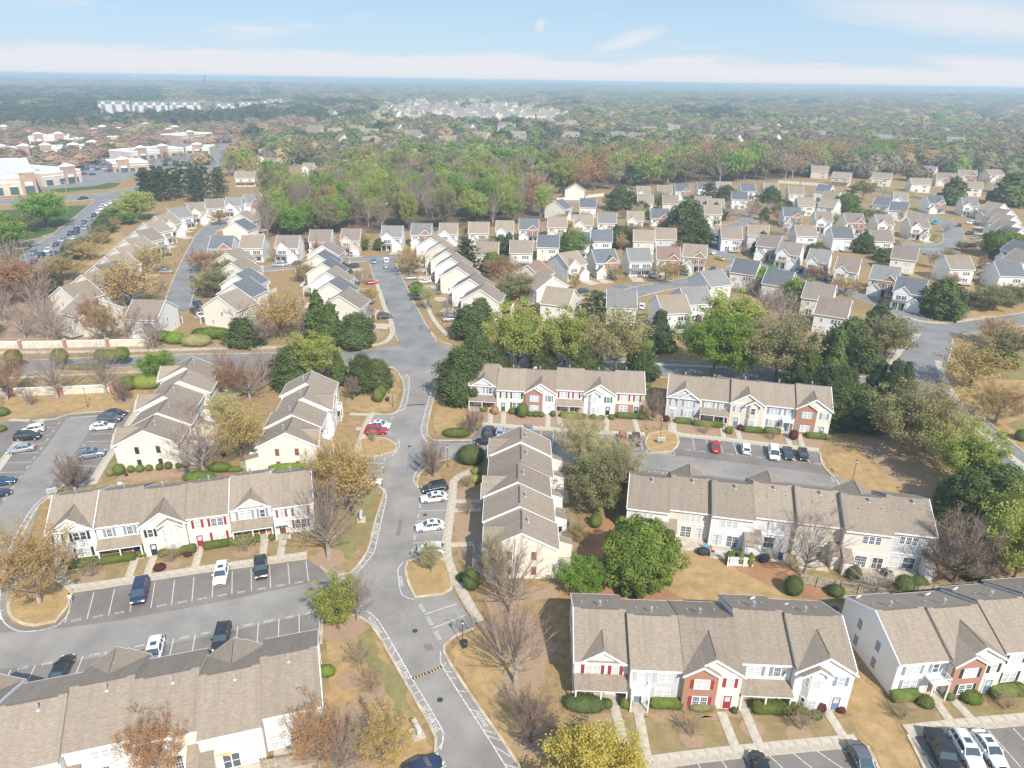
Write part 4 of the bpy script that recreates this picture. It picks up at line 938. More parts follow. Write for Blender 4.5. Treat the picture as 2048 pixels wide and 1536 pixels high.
    for s in (-1, 1):
        parts.append(('headlight', MB().box(X(.055), X(.008) + .0, min(s * hb * .58, s * hb * .97), max(s * hb * .58, s * hb * .97), zh - .09, zh + .10, HLAMP).mesh('headlight'), None))
        parts.append(('tail_light', MB().box(X(1) - .015, X(.955), min(s * hb * .62, s * hb * 1.0), max(s * hb * .62, s * hb * 1.0), zt - .12, zt + .1, TLAMP).mesh('tail_light'), None))
        tm = (half - c[1][0]) / Lc - .04; zb, hw = st_at(tm); parts.append(('wing_mirror', MB().box(X(tm) - .1, X(tm) + .06, min(s * hw * .95, s * (hw + .17)), max(s * hw * .95, s * (hw + .17)), zb + .02, zb + .18, pm).mesh('wing_mirror'), None))
    parts.append(('number_plate', MB().box(X(1) - .03, X(1) + .02, -.26, .26, .62, .76, PLATE).mesh('number_plate'), None))
    parts.append(('grille', MB().box(X(.02), X(0) + .02, -hb * .5, hb * .5, .42, .62, CHROME).mesh('grille'), None))
    if kind in ('sedan', 'suv') and col in ('white', 'bluegrey'): 
        x0, x1 = c[2][0] + .05, c[3][0] + .1
        parts.append(('sunroof', MB().box(max(x1, x0 - .75), x0 - .05, -.38, .38, c[2][2] + .03, c[2][2] + .075, CARGL).mesh('sunroof'), None))
    if kind == 'suv':
        for s in (-1, 1): parts.append(('roof_rail', MB().box(c[-2][0] + .1, c[2][0] - .1, s * c[2][1] * .86 - .02, s * c[2][1] * .86 + .02, c[2][2] + .02, c[2][2] + .1, GALV if col == 'white' else CHROME).mesh('roof_rail'), None))
    return parts, wx, wr, Wd
def wheel_meshes():
    t = MB(); n = 18
    t.tube((0, -.11, 0), (0, .11, 0), .33, .33, n, TYRE); r = MB().tube((0, -.118, 0), (0, -.112, 0), .215, .215, 14, RIM).tube((0, .112, 0), (0, .118, 0), .215, .215, 14, RIM)
    for k in range(5):
        a = k * 1.257; r.tube((0, -.125, 0), (.2 * math.cos(a), -.12, .2 * math.sin(a)), .03, .02, 4, RIM).tube((0, .125, 0), (.2 * math.cos(a), .12, .2 * math.sin(a)), .03, .02, 4, RIM)
    return t.mesh('wheel'), r.mesh('rim')
CNAME = {'sedan': ('parked_sedan', 'car'), 'hatch': ('parked_hatchback', 'car'), 'suv': ('parked_suv', 'car'), 'van': ('parked_minivan', 'van'), 'pickup': ('parked_pickup', 'pickup truck')}
def car(kind, col, cx, cy, nx, ny, label, group='cars', moving=False, world=None, head=None):
    p = world or G(cx, cy); 
    if head is None: q = G(nx, ny) - G(cx, cy); head = math.atan2(q.y, q.x)
    nm, cat = CNAME[kind]; nm = nm.replace('parked_', '') if moving else nm
    t = thing(nm, label, cat, (p.x, p.y, .05 + .004 * ZC[0]), head, group)
    parts, wx, wr, Wd = cached(('car', kind, col), lambda: car_meshes(kind, col))
    far = p.length > 330
    for n, me, _ in parts:
        if far and n in ('wing_mirror', 'number_plate', 'roof_rail', 'grille', 'sunroof'): continue
        link(n, me, t)
    wm, rm = cached('wheel', wheel_meshes)
    for x in wx:
        for s in (-1, 1):
            w_ = link('wheel', wm, t, (x, s * (Wd / 2 - .16), .33)); 
            if not far: link('rim', rm, w_)
    return t

# ------------------------------------------------------------------ street furniture
def lamp(px, py, h, label, globe=True):
    p = G(px, py); t = thing('street_lamp', label, 'street lamp', (p.x, p.y, 0), 0, 'street lamps')
    MB().tube((0, 0, 0), (0, 0, .5), .13, .09, 8, DARK).obj('base', t); MB().tube((0, 0, .5), (0, 0, h), .055, .045, 8, DARK).obj('pole', t)
    MB().tube((0, 0, h), (0, 0, h + .12), .1, .16, 8, DARK).tube((0, 0, h + .5), (0, 0, h + .68), .24, .03, 8, DARK).obj('lamp_cap', t)
    MB().tube((0, 0, h + .12), (0, 0, h + .5), .13, .2, 10, pmat('frosted_globe', (.8, .8, .78), .3)).obj('lamp_glass', t)
    return t
def sphere_mb(r, mat, c=(0, 0, 0), nu=12, nv=8, sx=1, sy=1, sz=1):
    m = MB(); v, f = blob(None, lambda i, a, q: (c[0] + r * sx * math.sin(math.pi * i) * math.cos(a), c[1] + r * sy * math.sin(math.pi * i) * math.sin(a), c[2] - r * sz * math.cos(math.pi * i)), nu, nv)
    m.v = v; m.f = f; m.mi(mat); m.m = [0] * len(f); return m
def text(body, px, py, size, ang, parent, z, name='painted_number', sx=1.25, mat=None):
    def mk():
        cu = bpy.data.curves.new('text', 'FONT'); cu.body = body; cu.size = 1; cu.align_x = 'CENTER'; cu.align_y = 'CENTER'; cu.offset = .012
        o = bpy.data.objects.new('text', cu); COL.objects.link(o); dg = bpy.context.evaluated_depsgraph_get(); dg.update(); me = bpy.data.meshes.new_from_object(o.evaluated_get(dg)); COL.objects.unlink(o); bpy.data.objects.remove(o)
        me.materials.clear(); me.materials.append(mat or PAINT); return me
    me = cached(('text', body, mat.name if mat else ''), mk); p = G(px, py)
    o = link(name, me, parent, (p.x, p.y, z), ang); o.scale = (size * sx, size, 1); return o
def stripe(a, b, w, parent, z, mat=None, name='painted_line'):
    """painted line between two photo pixels"""
    A, B = (G(*a) if not isinstance(a, Vector) else a), (G(*b) if not isinstance(b, Vector) else b); L = (B - A).length; c = (A + B) / 2
    me = MB(); me.poly([(-L / 2, -w / 2, 0), (L / 2, -w / 2, 0), (L / 2, w / 2, 0), (-L / 2, w / 2, 0)], mat or PAINT)
    return me.obj(name, parent, loc=(c.x, c.y, z), rz=math.atan2(B.y - A.y, B.x - A.x))
def hatch(inner, outer, parent, z, n, w=.1, skip=()):
    """painted fire-lane edge: a line along the traffic side and rungs towards the kerb"""
    P = smooth_line([G(*p) for p in outer], 1.0); Q = smooth_line([G(*p) for p in inner], 1.0)
    link('painted_line', ribbon_mesh('painted_line', P, -w / 2 - .02, w / 2 + .02, z, z, PAINT), parent)
    for i in range(n):
        if i in skip: continue
        a = P[int((len(P) - 1) * (i + .5) / n)]; b = Q[int((len(Q) - 1) * (i + .5 + (.25 if n > 6 else .1)) / n) if (i + 1) < n else -1]
        stripe(a, b + (a - b) * .08, w, parent, z + .002)

# =================================================================== THE PLACE
# ------------------------------------------------------------------ roads, lots, islands
ZR = 0.03
def lot(name, pts, mat, k): return sheet(name, pts, mat, ZR + .004 * k)
SPOLY = [(816, 1374), (776, 1303), (740, 1248), (706, 1228), (640, 1236), (600, 1150), (640, 1130), (700, 1147), (735, 1103), (750, 1045), (768, 985), (759, 973), (737, 973), (733, 915), (768, 912), (790, 905),
     (792, 885), (777, 875), (742, 872), (742, 828), (783, 829), (800, 815), (808, 775), (800, 752), (783, 735), (745, 737), (745, 700), (775, 690), (905, 690), (905, 742), (893, 742), (873, 780), (857, 840), (855, 880), (862, 900), (875, 915), (852, 930), (828, 960), (836, 978), (897, 975), (889, 1068), (886, 1112), (840, 1112), (812, 1125),
     (809, 1140), (818, 1175), (832, 1198), (864, 1194), (904, 1180), (950, 1255), (909, 1273), (888, 1295), (901, 1329), (952, 1407), (1003, 1479), (1050, 1550), (790, 1550), (820, 1524), (868, 1512), (872, 1476), (857, 1445)]
street = lot('street', SPOLY, ASPH, 1)
lot_a = lot('parking_lot', [(0, 1290), (0, 1240), (22, 1252), (75, 1256), (118, 1244), (142, 1212), (147, 1187), (380, 1150), (612, 1120), (640, 1134), (660, 1160), (700, 1200), (690, 1225), (640, 1240), (645, 1275), (640, 1330), (300, 1400), (0, 1470)], ASPHD, 2)
lot_b = lot('parking_lot', [(862, 882), (900, 882), (943, 880), (962, 850), (1280, 872), (1300, 905), (1325, 908), (1358, 880), (1362, 868), (1636, 905), (1640, 930), (1668, 960), (1684, 980), (1668, 1000), (1540, 985), (1250, 955), (1140, 945), (1100, 960), (980, 925), (900, 918), (862, 912)], ASPHD, 3)
lot_c = lot('parking_lot', [(-60, 850), (35, 843), (66, 838), (125, 830), (138, 828), (200, 824), (262, 822), (250, 848), (217, 905), (178, 975), (128, 970), (112, 985), (80, 1010), (50, 1060), (8, 1145), (2, 1200), (12, 1235), (40, 1262), (-40, 1262), (-60, 1100)], ASPHD, 4)
lot_f = lot('parking_lot', [(1290, 1552), (1400, 1527), (1715, 1493), (1735, 1500), (1760, 1552)], ASPHD, 5)
lot_g = lot('parking_lot', [(1822, 1472), (2060, 1452), (2100, 1600), (1860, 1600)], ASPHD, 6)
# the aisles of the left parking lot run on under the trees
ZC[0] = 6
cross_street, CP = road('collector_road', [(-260, 758), (-40, 742), (130, 734), (340, 726), (560, 722), (760, 716), (900, 717), (1180, 730), (1500, 748), (1700, 768), (1860, 800), (1990, 905), (2120, 1010)], 11.5)
right_road, _ = road('curved_street', [(1850, 655), (1853, 672), (1843, 705), (1826, 745), (1838, 790), (1875, 830)], 13)
right_arm, _ = road('side_street', [(1848, 662), (1900, 658), (1960, 652), (2100, 630)], 9)
main_up, _ = road('residential_street', [(858, 720), (838, 690), (812, 640), (790, 590), (770, 540), (760, 512)], 10)
tee, _ = road('cross_street', [(505, 540), (560, 535), (620, 529), (690, 521), (770, 515), (850, 509), (920, 503)], 8)
cul, _ = road('curved_cul_de_sac', [(352, 618), (362, 585), (378, 540), (398, 495), (415, 465), (440, 447), (480, 436)], 8)
sheet('turning_circle', [(325, 612), (335, 590), (380, 585), (400, 600), (392, 618), (345, 625)], ASPHB, .075)
loop1, _ = road('loop_street', [(1840, 655), (1812, 628), (1760, 606), (1680, 578), (1600, 552), (1530, 533), (1470, 520), (1432, 503), (1415, 488), (1432, 465), (1480, 448), (1500, 438), (1460, 424), (1380, 418)], 8)
loop2, _ = road('west_branch_street', [(1245, 592), (1290, 580), (1340, 570), (1400, 560), (1450, 548), (1495, 530)], 9)
sheet('turning_circle', [(1205, 583), (1225, 571), (1260, 567), (1300, 572), (1290, 592), (1260, 602), (1225, 600)], ASPHB, .08)
loop3, _ = road('east_loop_street', [(1560, 470), (1680, 478), (1780, 486), (1850, 494), (1900, 492), (1907, 470), (1895, 450), (1870, 436), (1830, 430), (1790, 424)], 9)
sheet('turning_circle', [(1855, 515), (1840, 500), (1860, 488), (1910, 490), (1925, 505), (1900, 520)], ASPHB, .085)
back_street, _ = road('back_street', [(1090, 398), (1190, 404), (1290, 400), (1380, 404), (1440, 408)], 8)
highway, _ = road('highway', [(-260, 415), (-60, 406), (80, 400), (180, 394), (250, 386), (330, 366), (420, 325), (480, 292), (530, 264), (560, 250)], 22)
avenue, _ = road('avenue', [(20, 575), (78, 522), (120, 488), (165, 452), (205, 416), (228, 394)], 17)
sheet('turn_lane', [(60, 482), (118, 470), (150, 455), (130, 482), (105, 492), (62, 492)], ASPHB, .10)
sheet('retail_car_park', [(-120, 330), (0, 318), (230, 300), (330, 296), (300, 345), (190, 372), (80, 380), (-200, 400)], ASPHB, .06)
sheet('retail_car_park', [(200, 312), (340, 285), (470, 268), (440, 310), (330, 340), (210, 360)], ASPHB, .064)
ZC[0] = 6
road_kerbs(SPOLY)
for z_, w_, P_, par in ((.041, 6.6, [(-30, 1303), (150, 1287), (400, 1243), (600, 1200), (690, 1178)], lot_a), (.045, 6.4, [(862, 898), (960, 903), (1120, 912), (1300, 922), (1500, 945), (1690, 972)], lot_b), (.049, 6.2, [(165, 834), (125, 895), (62, 975), (25, 1050), (-8, 1150), (-12, 1240)], lot_c)):
    link('drive_aisle', ribbon_mesh('drive_aisle', smooth_line([G(*p) for p in P_], 3), -w_ / 2, w_ / 2, z_, z_, ASPH), par)
# islands with grass, raised behind their kerbs
def island(pts, mat=STRAW, z=.16):
    o = sheet('grass_island', pts, mat, z, thick=z + .05)
    P = [G(*p) for p in pts] + [G(*pts[0])]
    link('kerb', ribbon_mesh('kerb', smooth_line(P, 1.5), -.1, .28, .02, z + .025, CONC2), o); return o
island([(815, 1123), (809, 1138), (818, 1173), (830, 1196), (863, 1192), (904, 1179), (890, 1122), (850, 1112)])
island([(737, 876), (775, 879), (790, 888), (788, 903), (762, 911), (722, 912), (722, 880)], STRAW)
island([(60, 1160), (28, 1185), (15, 1210), (25, 1240), (68, 1253), (112, 1244), (136, 1215), (146, 1188), (110, 1160)], STRAW)
island([(1297, 868), (1290, 890), (1308, 905), (1345, 903), (1358, 885), (1352, 868), (1335, 862)], STRAW)
isl = sheet('median', [(60, 745), (200, 738), (285, 733), (290, 738), (250, 746), (120, 752), (40, 756)], MULCH, .15, thick=.15)
link('kerb', ribbon_mesh('kerb', [G(*p) for p in [(40, 756), (120, 752), (250, 746), (290, 738), (285, 733), (200, 738), (60, 745)]], -.1, .25, 0, .18, CONC2), isl)
# green lawns, mulch and clay beds
for i, (nm, mat, pts) in enumerate([
    ('lawn', LAWN, [(735, 975), (755, 985), (750, 1035), (740, 1075), (700, 1120), (665, 1115), (690, 1040)]), ('lawn', STRAW, [(655, 1262), (710, 1240), (760, 1290), (820, 1385), (850, 1445), (868, 1500), (780, 1540), (655, 1540)]),
    ('lawn', LAWN, [(710, 1265), (735, 1262), (800, 1360), (838, 1430), (800, 1440), (760, 1370), (735, 1330)]),
    ('lawn', STRAW, [(912, 1290), (955, 1262), (1000, 1290), (1090, 1400), (1100, 1480), (1120, 1550), (1060, 1550), (1010, 1475), (960, 1405), (910, 1330), (896, 1300)]),
    ('lawn', STRAW, [(870, 745), (905, 750), (935, 800), (960, 845), (940, 872), (880, 872), (868, 845), (872, 800)]),
    ('lawn', STRAW, [(745, 745), (785, 743), (795, 755), (800, 780), (792, 815), (780, 823), (715, 822), (690, 800), (700, 760)]),
    ('lawn', STRAW, [(40, 788), (290, 775), (300, 800), (262, 818), (135, 824), (30, 838), (5, 838), (10, 800)]),
    ('lawn', LAWN, [(20, 842), (55, 842), (40, 865), (5, 868)]), ('lawn', LAWN, [(5, 870), (36, 872), (0, 915)]), ('lawn', LAWN, [(222, 908), (235, 905), (238, 952), (198, 972)]),
    ('lawn', STRAW, [(1340, 1085), (1420, 1110), (1500, 1120), (1550, 1160), (1600, 1200), (1500, 1225), (1300, 1205), (1330, 1160)]),
    ('lawn', STRAW, [(1650, 920), (1700, 900), (1800, 960), (1880, 1040), (1870, 1060), (1690, 1010), (1690, 980)]), ('lawn', STRAW, [(1720, 1350), (1760, 1400), (1830, 1500), (1870, 1560), (1770, 1560), (1740, 1500), (1715, 1470), (1700, 1400)]),
    ('lawn', TURF, [(-60, 470), (-50, 425), (80, 414), (185, 410), (175, 425), (130, 450), (85, 470), (60, 478)]), ('lawn', TURF, [(-60, 500), (60, 492), (85, 490), (60, 520), (20, 560), (-60, 600)]), ('lawn', TURF, [(120, 385), (230, 376), (245, 366), (200, 364), (110, 376)]),
    ('lawn', STRAW, [(205, 470), (235, 460), (255, 475), (190, 540), (165, 530)]),
    ('lawn', LAWN, [(1555, 392), (1670, 396), (1760, 402), (1860, 416), (1850, 424), (1750, 408), (1600, 398)]), ('lawn', LAWN, [(1848, 478), (1880, 458), (1888, 470), (1882, 488), (1840, 490)]),
    ('lawn', STRAW, [(1905, 560), (1990, 570), (2060, 590), (2060, 640), (1950, 640), (1900, 610)]), ('lawn', STRAW, [(1880, 720), (1990, 680), (2060, 700), (2060, 960), (2010, 910), (1930, 830), (1890, 790)]), ('lawn', LAWN, [(1990, 700), (2060, 690), (2060, 760), (2000, 760)]), ('lawn', LAWN, [(2015, 850), (2060, 840), (2060, 880), (2030, 875)]),
    ('mulch_bed', MULCH, [(1700, 870), (1760, 880), (1850, 930), (1920, 1000), (1900, 1040), (1830, 990), (1740, 920)]), ('mulch_bed', CLAY, [(1120, 1190), (1200, 1178), (1330, 1180), (1420, 1225), (1380, 1240), (1160, 1215)]), ('mulch_bed', CLAY, [(1430, 1100), (1520, 1080), (1600, 1150), (1660, 1190), (1640, 1210), (1570, 1180), (1510, 1160)]),
    ('mulch_bed', CLAY, [(1600, 1165), (1700, 1185), (1900, 1195), (1920, 1185), (1700, 1175)]), ('mulch_bed', CLAY, [(1200, 1030), (1250, 1060), (1235, 1110), (1180, 1130), (1160, 1090)]), ('mulch_bed', MULCH, [(960, 1180), (1110, 1170), (1120, 1190), (1040, 1215), (980, 1235)]),
    ('mulch_bed', MULCH, [(960, 1250), (1050, 1220), (1110, 1290), (1090, 1370), (1040, 1390), (980, 1360), (955, 1300)]), ('mulch_bed', MULCH, [(910, 985), (962, 985), (962, 1125), (945, 1165), (910, 1080)]), ('lawn', WORN, [(1225, 1440), (1700, 1440), (1715, 1474), (1550, 1488), (1400, 1504), (1270, 1522), (1240, 1500)]), ('mulch_bed', MULCH, [(1145, 1425), (1720, 1430), (1722, 1438), (1600, 1440), (1150, 1436)]), ('lawn', WORN, [(150, 1145), (560, 1085), (612, 1105), (520, 1116), (380, 1135), (155, 1172)]), ('lawn', WORN, [(1760, 1425), (2060, 1400), (2060, 1430), (1810, 1456)]),
    ('mulch_bed', MULCH, [(230, 940), (378, 935), (400, 955), (230, 962)]), ('mulch_bed', MULCH, [(1340, 845), (1640, 880), (1640, 900), (1340, 868)]), ('mulch_bed', MULCH, [(965, 825), (1280, 840), (1278, 862), (965, 848)]),
    ('mulch_bed', MULCH, [(0, 560), (60, 560), (170, 640), (330, 660), (330, 685), (0, 690)]), ('mulch_bed', MULCH, [(0, 690), (305, 690), (460, 690), (640, 690), (640, 702), (300, 702), (0, 712)]), ('mulch_bed', MULCH, [(390, 560), (430, 530), (445, 560), (420, 600)]),
    ('mulch_bed', MULCH, [(690, 690), (745, 655), (765, 668), (750, 688)]), ('mulch_bed', CLAY, [(868, 655), (905, 650), (935, 665), (900, 680)]), ('mulch_bed', MULCH, [(1780, 640), (1830, 630), (1960, 632), (1950, 645), (1870, 650)]),
    ('mulch_bed', MULCH, [(655, 1460), (700, 1400), (740, 1440), (780, 1500), (740, 1550), (655, 1550)]), ('mulch_bed', CLAY, [(1330, 745), (1440, 750), (1340, 770)]),
    ('woodland_floor', FLOOR, [(515, 480), (560, 470), (700, 468), (850, 462), (1000, 452), (1110, 440), (1105, 400), (900, 380), (600, 372), (520, 400)]), ('woodland_floor', FLOOR, [(1120, 395), (1200, 372), (1700, 352), (1700, 330), (1100, 345)]),
    ('clearing', CLAY, [(1080, 352), (1180, 345), (1190, 360), (1085, 368)]),
    ]):
    sheet(nm, pts, mat, .006 + .0025 * (i % 9) if 'woodland' not in nm else .004)
def bed(px, py, r, mat=MULCH):
    p = G(px, py); n = 18; rr = [r * rnd.uniform(.85, 1.12) for _ in range(n)]
    me = MB().poly([(math.cos(i * 6.283 / n) * rr[i], math.sin(i * 6.283 / n) * rr[i], 0) for i in range(n)], mat); o = me.obj('mulch_bed', loc=(p.x, p.y, .035), kind='structure'); return o
for b in [(695, 1360, 1.6), (705 + 40, 1390, 1.6), (460 / 3.94, 795, 2.2), (213, 788, 1.6), (62, 815, 1.6), (247, 803, 1.8), (705, 805, 1.6), (868, 953, 1.4), (747, 890, 1.4), (920, 800, 2), (1383, 1475, 1.5), (1505, 1455, 1.4), (1600, 1470, 1.5), (490, 1104, 1.6), (80, 1210, 3.4), (866, 1150, 1.6), (1062, 1485, 2), (1032, 1368, 2.2), (935, 1050, 1.6), (930, 1000, 1.6), (184, 1155, 1.8), (345, 1128, 1.5), (1305, 848, 1.5), (690, 1255, 3), (658, 1118, 2.6), (947, 868, 2), (710, 845, 1.2)]: bed(*b)
# kerbs of the main street and lots
for k in [[(706, 1230), (740, 1248), (776, 1303), (816, 1374), (857, 1445), (872, 1476), (870, 1512), (820, 1522)], [(950, 1257), (909, 1273), (888, 1293), (888, 1305), (901, 1329), (952, 1407), (1003, 1479), (1042, 1540)], [(640, 1133), (665, 1152), (700, 1147), (735, 1103), (750, 1045), (768, 985), (759, 973), (737, 971)],
          [(742, 827), (783, 829), (800, 815), (808, 775), (800, 752), (783, 735), (750, 737)], [(893, 742), (873, 780), (857, 840), (855, 872), (867, 881), (943, 881)], [(900, 918), (862, 928), (836, 955), (836, 978)], [(905, 690), (880, 683), (862, 665)], [(645, 1240), (642, 1290)], [(1640, 905), (1645, 930), (1668, 956), (1686, 985)],
          [(112, 985), (80, 1010), (50, 1060), (8, 1145), (0, 1200)], [(128, 970), (112, 985)], [(138, 829), (125, 833), (110, 838), (66, 842)], [(138, 829), (200, 824), (262, 822)], [(1735, 1493), (1760, 1545)], [(1815, 1470), (1850, 1540)]]: kerb(k)
# walks
for pts, w in [([(1285, 1528), (1400, 1513), (1550, 1497), (1715, 1482)], 1.7), ([(1812, 1463), (1930, 1450), (2060, 1438)], 1.7), ([(148, 1178), (250, 1163), (380, 1143), (520, 1124), (614, 1111)], 1.8), ([(122, 1160), (148, 1178)], 1.3),
               ([(962, 849), (1060, 856), (1180, 864), (1290, 869)], 1.7), ([(1345, 848), (1352, 868), (1440, 878), (1540, 890), (1638, 901)], 1.7), ([(950, 939), (930, 948), (908, 962), (904, 1000), (896, 1060), (893, 1100), (902, 1140), (925, 1185), (958, 1245)], 1.5),
               ([(745, 826), (733, 848), (722, 880), (710, 915), (703, 950)], 1.4), ([(88, 838), (55, 865), (20, 905), (-20, 960)], 1.6), ([(276, 822), (262, 840), (238, 885), (210, 925), (184, 970)], 1.6), ([(20, 840), (60, 842)], 1.0),
               ([(-60, 706), (150, 704), (300, 701), (450, 697), (600, 694), (745, 691), (782, 672), (782, 645), (768, 612), (752, 560)], 1.5), ([(895, 672), (868, 640), (848, 600)], 1.4), ([(1768, 755), (1790, 715), (1812, 690), (1837, 668)], 1.6), ([(1876, 722), (1885, 752), (1905, 790), (1950, 850), (2010, 905), (2080, 960)], 1.8), ([(1806, 633), (1850, 644), (1900, 645), (1985, 632)], 1.5),
               ([(1170, 722), (1350, 731), (1500, 738)], 1.4)]: sidewalk(pts, w)

# ------------------------------------------------------------------ painted markings on the asphalt
def ang(a, b): A, B = G(*a), G(*b); return math.atan2(B.y - A.y, B.x - A.x)
ZA = ZR + .008 + .006
def lerp2(a, b, t): return (a[0] + (b[0] - a[0]) * t, a[1] + (b[1] - a[1]) * t)
def stalls(parent, near0, near1, far0, far1, n, nums, z, flip=False, num_off=0.12, size=.5, skip=()):
    """n+1 lines between two edges (near: aisle end; far: kerb end), numbers at the aisle end of each stall"""
    A0, A1, B0, B1 = G(*near0), G(*near1), G(*far0), G(*far1); th = math.atan2(A1.y - A0.y, A1.x - A0.x)
    for i in range(n + 1):
        if i in skip: continue
        a = A0.lerp(A1, i / n); b = B0.lerp(B1, i / n); stripe(a, b, .11, parent, z)
    for i in range(n):
        if i >= len(nums) or not nums[i]: continue
        a = A0.lerp(A1, (i + .5) / n); b = B0.lerp(B1, (i + .5) / n); d = (b - a).normalized(); c = a + d * num_off
        o = text(nums[i], 0, 0, size, th + (math.pi if flip else 0), parent, z); o.location = (c.x, c.y, z)
stalls(lot_a, (130, 1246), (617, 1163), (147, 1190), (612, 1122), 12, ['3273', '3273', '3275', '', '3277', '3277', '3279', '3279', '3281', '3281', '3283', '3283'], ZR + .014, num_off=.15)
stalls(lot_a, (22, 1340), (638, 1222), (-8, 1400), (640, 1275), 14, ['3213', '3213', '', '3211', '3209', '3209', '3207', '3207', '3205', '', '3203', '3203', '3201', '3201'], ZR + .014, flip=True, num_off=.1)
stalls(lot_b, (1000, 892), (1285, 900), (1010, 859), (1280, 871), 11, ['', '', '', '3171', '3171', '3173', '3173', '3175', '3175', '3177', '3177'], ZR + .018, size=.55)
stalls(lot_b, (1362, 899), (1650, 930), (1358, 872), (1636, 905), 10, ['3168', '3166', '3166', '3164', '3164', '3162', '', '3160', '3160', '3158'], ZR + .018, size=.55, skip=(0,))
stalls(lot_b, (1245, 934), (1670, 986), (1240, 952), (1668, 1003), 15, ['3130', '3132', '3132', '3134', '', '3136', '3138', '', '3140', '', '3142', '3144', '3144', '3146', '3148'], ZR + .018, flip=True, size=.55)
stalls(lot_c, (125, 839), (2, 1010), (68, 842), (-60, 1010), 9, ['3250', '3252', '3252', '3254', '3254', '3256', '3256', '3258', '3258'], ZR + .022, size=.5)
stalls(lot_c, (197, 842), (120, 965), (250, 838), (178, 972), 8, ['', '', '', '3265', '3267', '', '3269', '3269'], ZR + .022, size=.5)
stalls(street, (846, 966), (822, 1110), (895, 965), (886, 1108), 7, ['3238', '3236', '3234', '3232', '3230', '3228', '3226'], ZR + .01, size=.52)
stalls(street, (786, 829), (778, 873), (746, 829), (738, 873), 3, ['3225', '3227', '3229'], ZR + .01, size=.5, skip=(0, 3))
stalls(street, (772, 913), (758, 972), (730, 913), (722, 972), 4, ['3231', '3233', '3235', '3237'], ZR + .01, size=.5, skip=(0, 4))
stalls(lot_f, (1312, 1600), (1800, 1530), (1296, 1532), (1720, 1490), 9, [], ZR + .026, skip=(9,))
stalls(lot_g, (1890, 1560), (2140, 1520), (1825, 1475), (2075, 1452), 5, [], ZR + .03)
for (a, b) in [((849, 1229), (914, 1208)), ((865, 1257), (931, 1231))]: stripe(a, b, .12, street, ZR + .01)
for s_, p in [('3224', (844, 1216)), ('3220', (859, 1242)), ('3220', (875, 1271))]: text(s_, *p, .72, ang((849, 1229), (865, 1257)), street, ZR + .01)
hatch([(713, 1234), (740, 1250), (776, 1305), (816, 1376), (857, 1447), (872, 1478), (872, 1502)], [(732, 1222), (755, 1240), (796, 1308), (824, 1357), (872, 1438), (887, 1468), (881, 1500)], street, ZR + .01, 17, skip=(2, 3, 8, 9, 13))
text('NO PARKING', 750, 1251, .8, ang((741, 1236), (762, 1266)), street, ZR + .012, 'painted_words', .8); text('FIRE LANE', 806, 1340, .95, ang((796, 1322), (818, 1358)), street, ZR + .012, 'painted_words', .8); text('NO PARKING', 861, 1438, .95, ang((850, 1420), (872, 1456)), street, ZR + .012, 'painted_words', .7)
hatch([(888, 1300), (893, 1325), (952, 1410), (1003, 1482), (1040, 1540)], [(881, 1303), (881, 1324), (909, 1372), (973, 1471), (1016, 1540)], street, ZR + .01, 12, skip=(0, 5))
text('FIRE LANE', 962, 1438, .7, ang((950, 1420), (972, 1454)), street, ZR + .012, 'painted_words', .8)
hatch([(802, 755), (808, 775), (801, 814), (790, 826)], [(813, 748), (819, 762), (812, 812), (797, 823)], street, ZR + .01, 16); hatch([(891, 745), (873, 780), (858, 840), (856, 872), (868, 881), (940, 881)], [(877, 748), (862, 785), (846, 840), (843, 862), (860, 885), (940, 886)], street, ZR + .01, 34)
hatch([(793, 884), (792, 898), (785, 908)], [(796, 878), (799, 892), (785, 912)], street, ZR + .01, 2); hatch([(920, 914), (865, 930), (838, 955), (836, 976)], [(920, 908), (855, 924), (828, 952), (834, 974)], street, ZR + .01, 14)
hatch([(735, 1103), (750, 1045), (766, 990), (760, 975)], [(748, 1106), (762, 1045), (773, 992), (766, 976)], street, ZR + .01, 22, skip=(8, 9, 10)); text('FIRE LANE', 753, 1058, .95, ang((749, 1075), (757, 1042)), street, ZR + .012, 'painted_words', .8)
hatch([(735, 1104), (702, 1146), (668, 1153)], [(747, 1108), (708, 1150), (672, 1160)], street, ZR + .01, 8)
link('painted_line', ribbon_mesh('painted_line', smooth_line([G(*p) for p in [(806, 1125), (796, 1137), (797, 1155), (804, 1190), (828, 1199)]], 1), -.07, .07, ZR + .01, ZR + .01, PAINT), street); text('NO PARKING', 802, 1163, .7, ang((799, 1145), (808, 1185)), street, ZR + .012, 'painted_words', .55)
hatch([(8, 1145), (50, 1060), (80, 1010), (110, 984)], [(2, 1130), (42, 1052), (72, 1008), (104, 984)], lot_c, ZR + .022, 16); hatch([(10, 1240), (6, 1200), (10, 1165)], [(2, 1240), (-2, 1200), (2, 1165)], lot_c, ZR + .022, 5)
link('painted_line', ribbon_mesh('painted_line', smooth_line([G(*p) for p in [(140, 1222), (118, 1250), (75, 1262), (35, 1262), (8, 1245), (1, 1225)]], 1), -.07, .07, ZR + .0225, ZR + .0225, PAINT), lot_a)
text('NO PARKING', 168, 834, .85, ang((150, 836), (190, 833)), lot_c, ZR + .022, 'painted_words', 1); text('NO PARKING', 1321, 906, .8, ang((1300, 905), (1342, 907)), lot_b, ZR + .018, 'painted_words', .9)
for a, b in [((1294, 900), (1349, 905)), ((1294, 906), (1349, 911)), ((1294, 900), (1294, 906)), ((1349, 905), (1349, 911))]: stripe(a, b, .12, lot_b, ZR + .018)
text('NO PARKING', 1666, 957, .8, ang((1668, 968), (1664, 945)), lot_b, ZR + .018, 'painted_words', .5)
text('71', 885, 1530, .9, ang((878, 1520), (890, 1540)), street, ZR + .01)
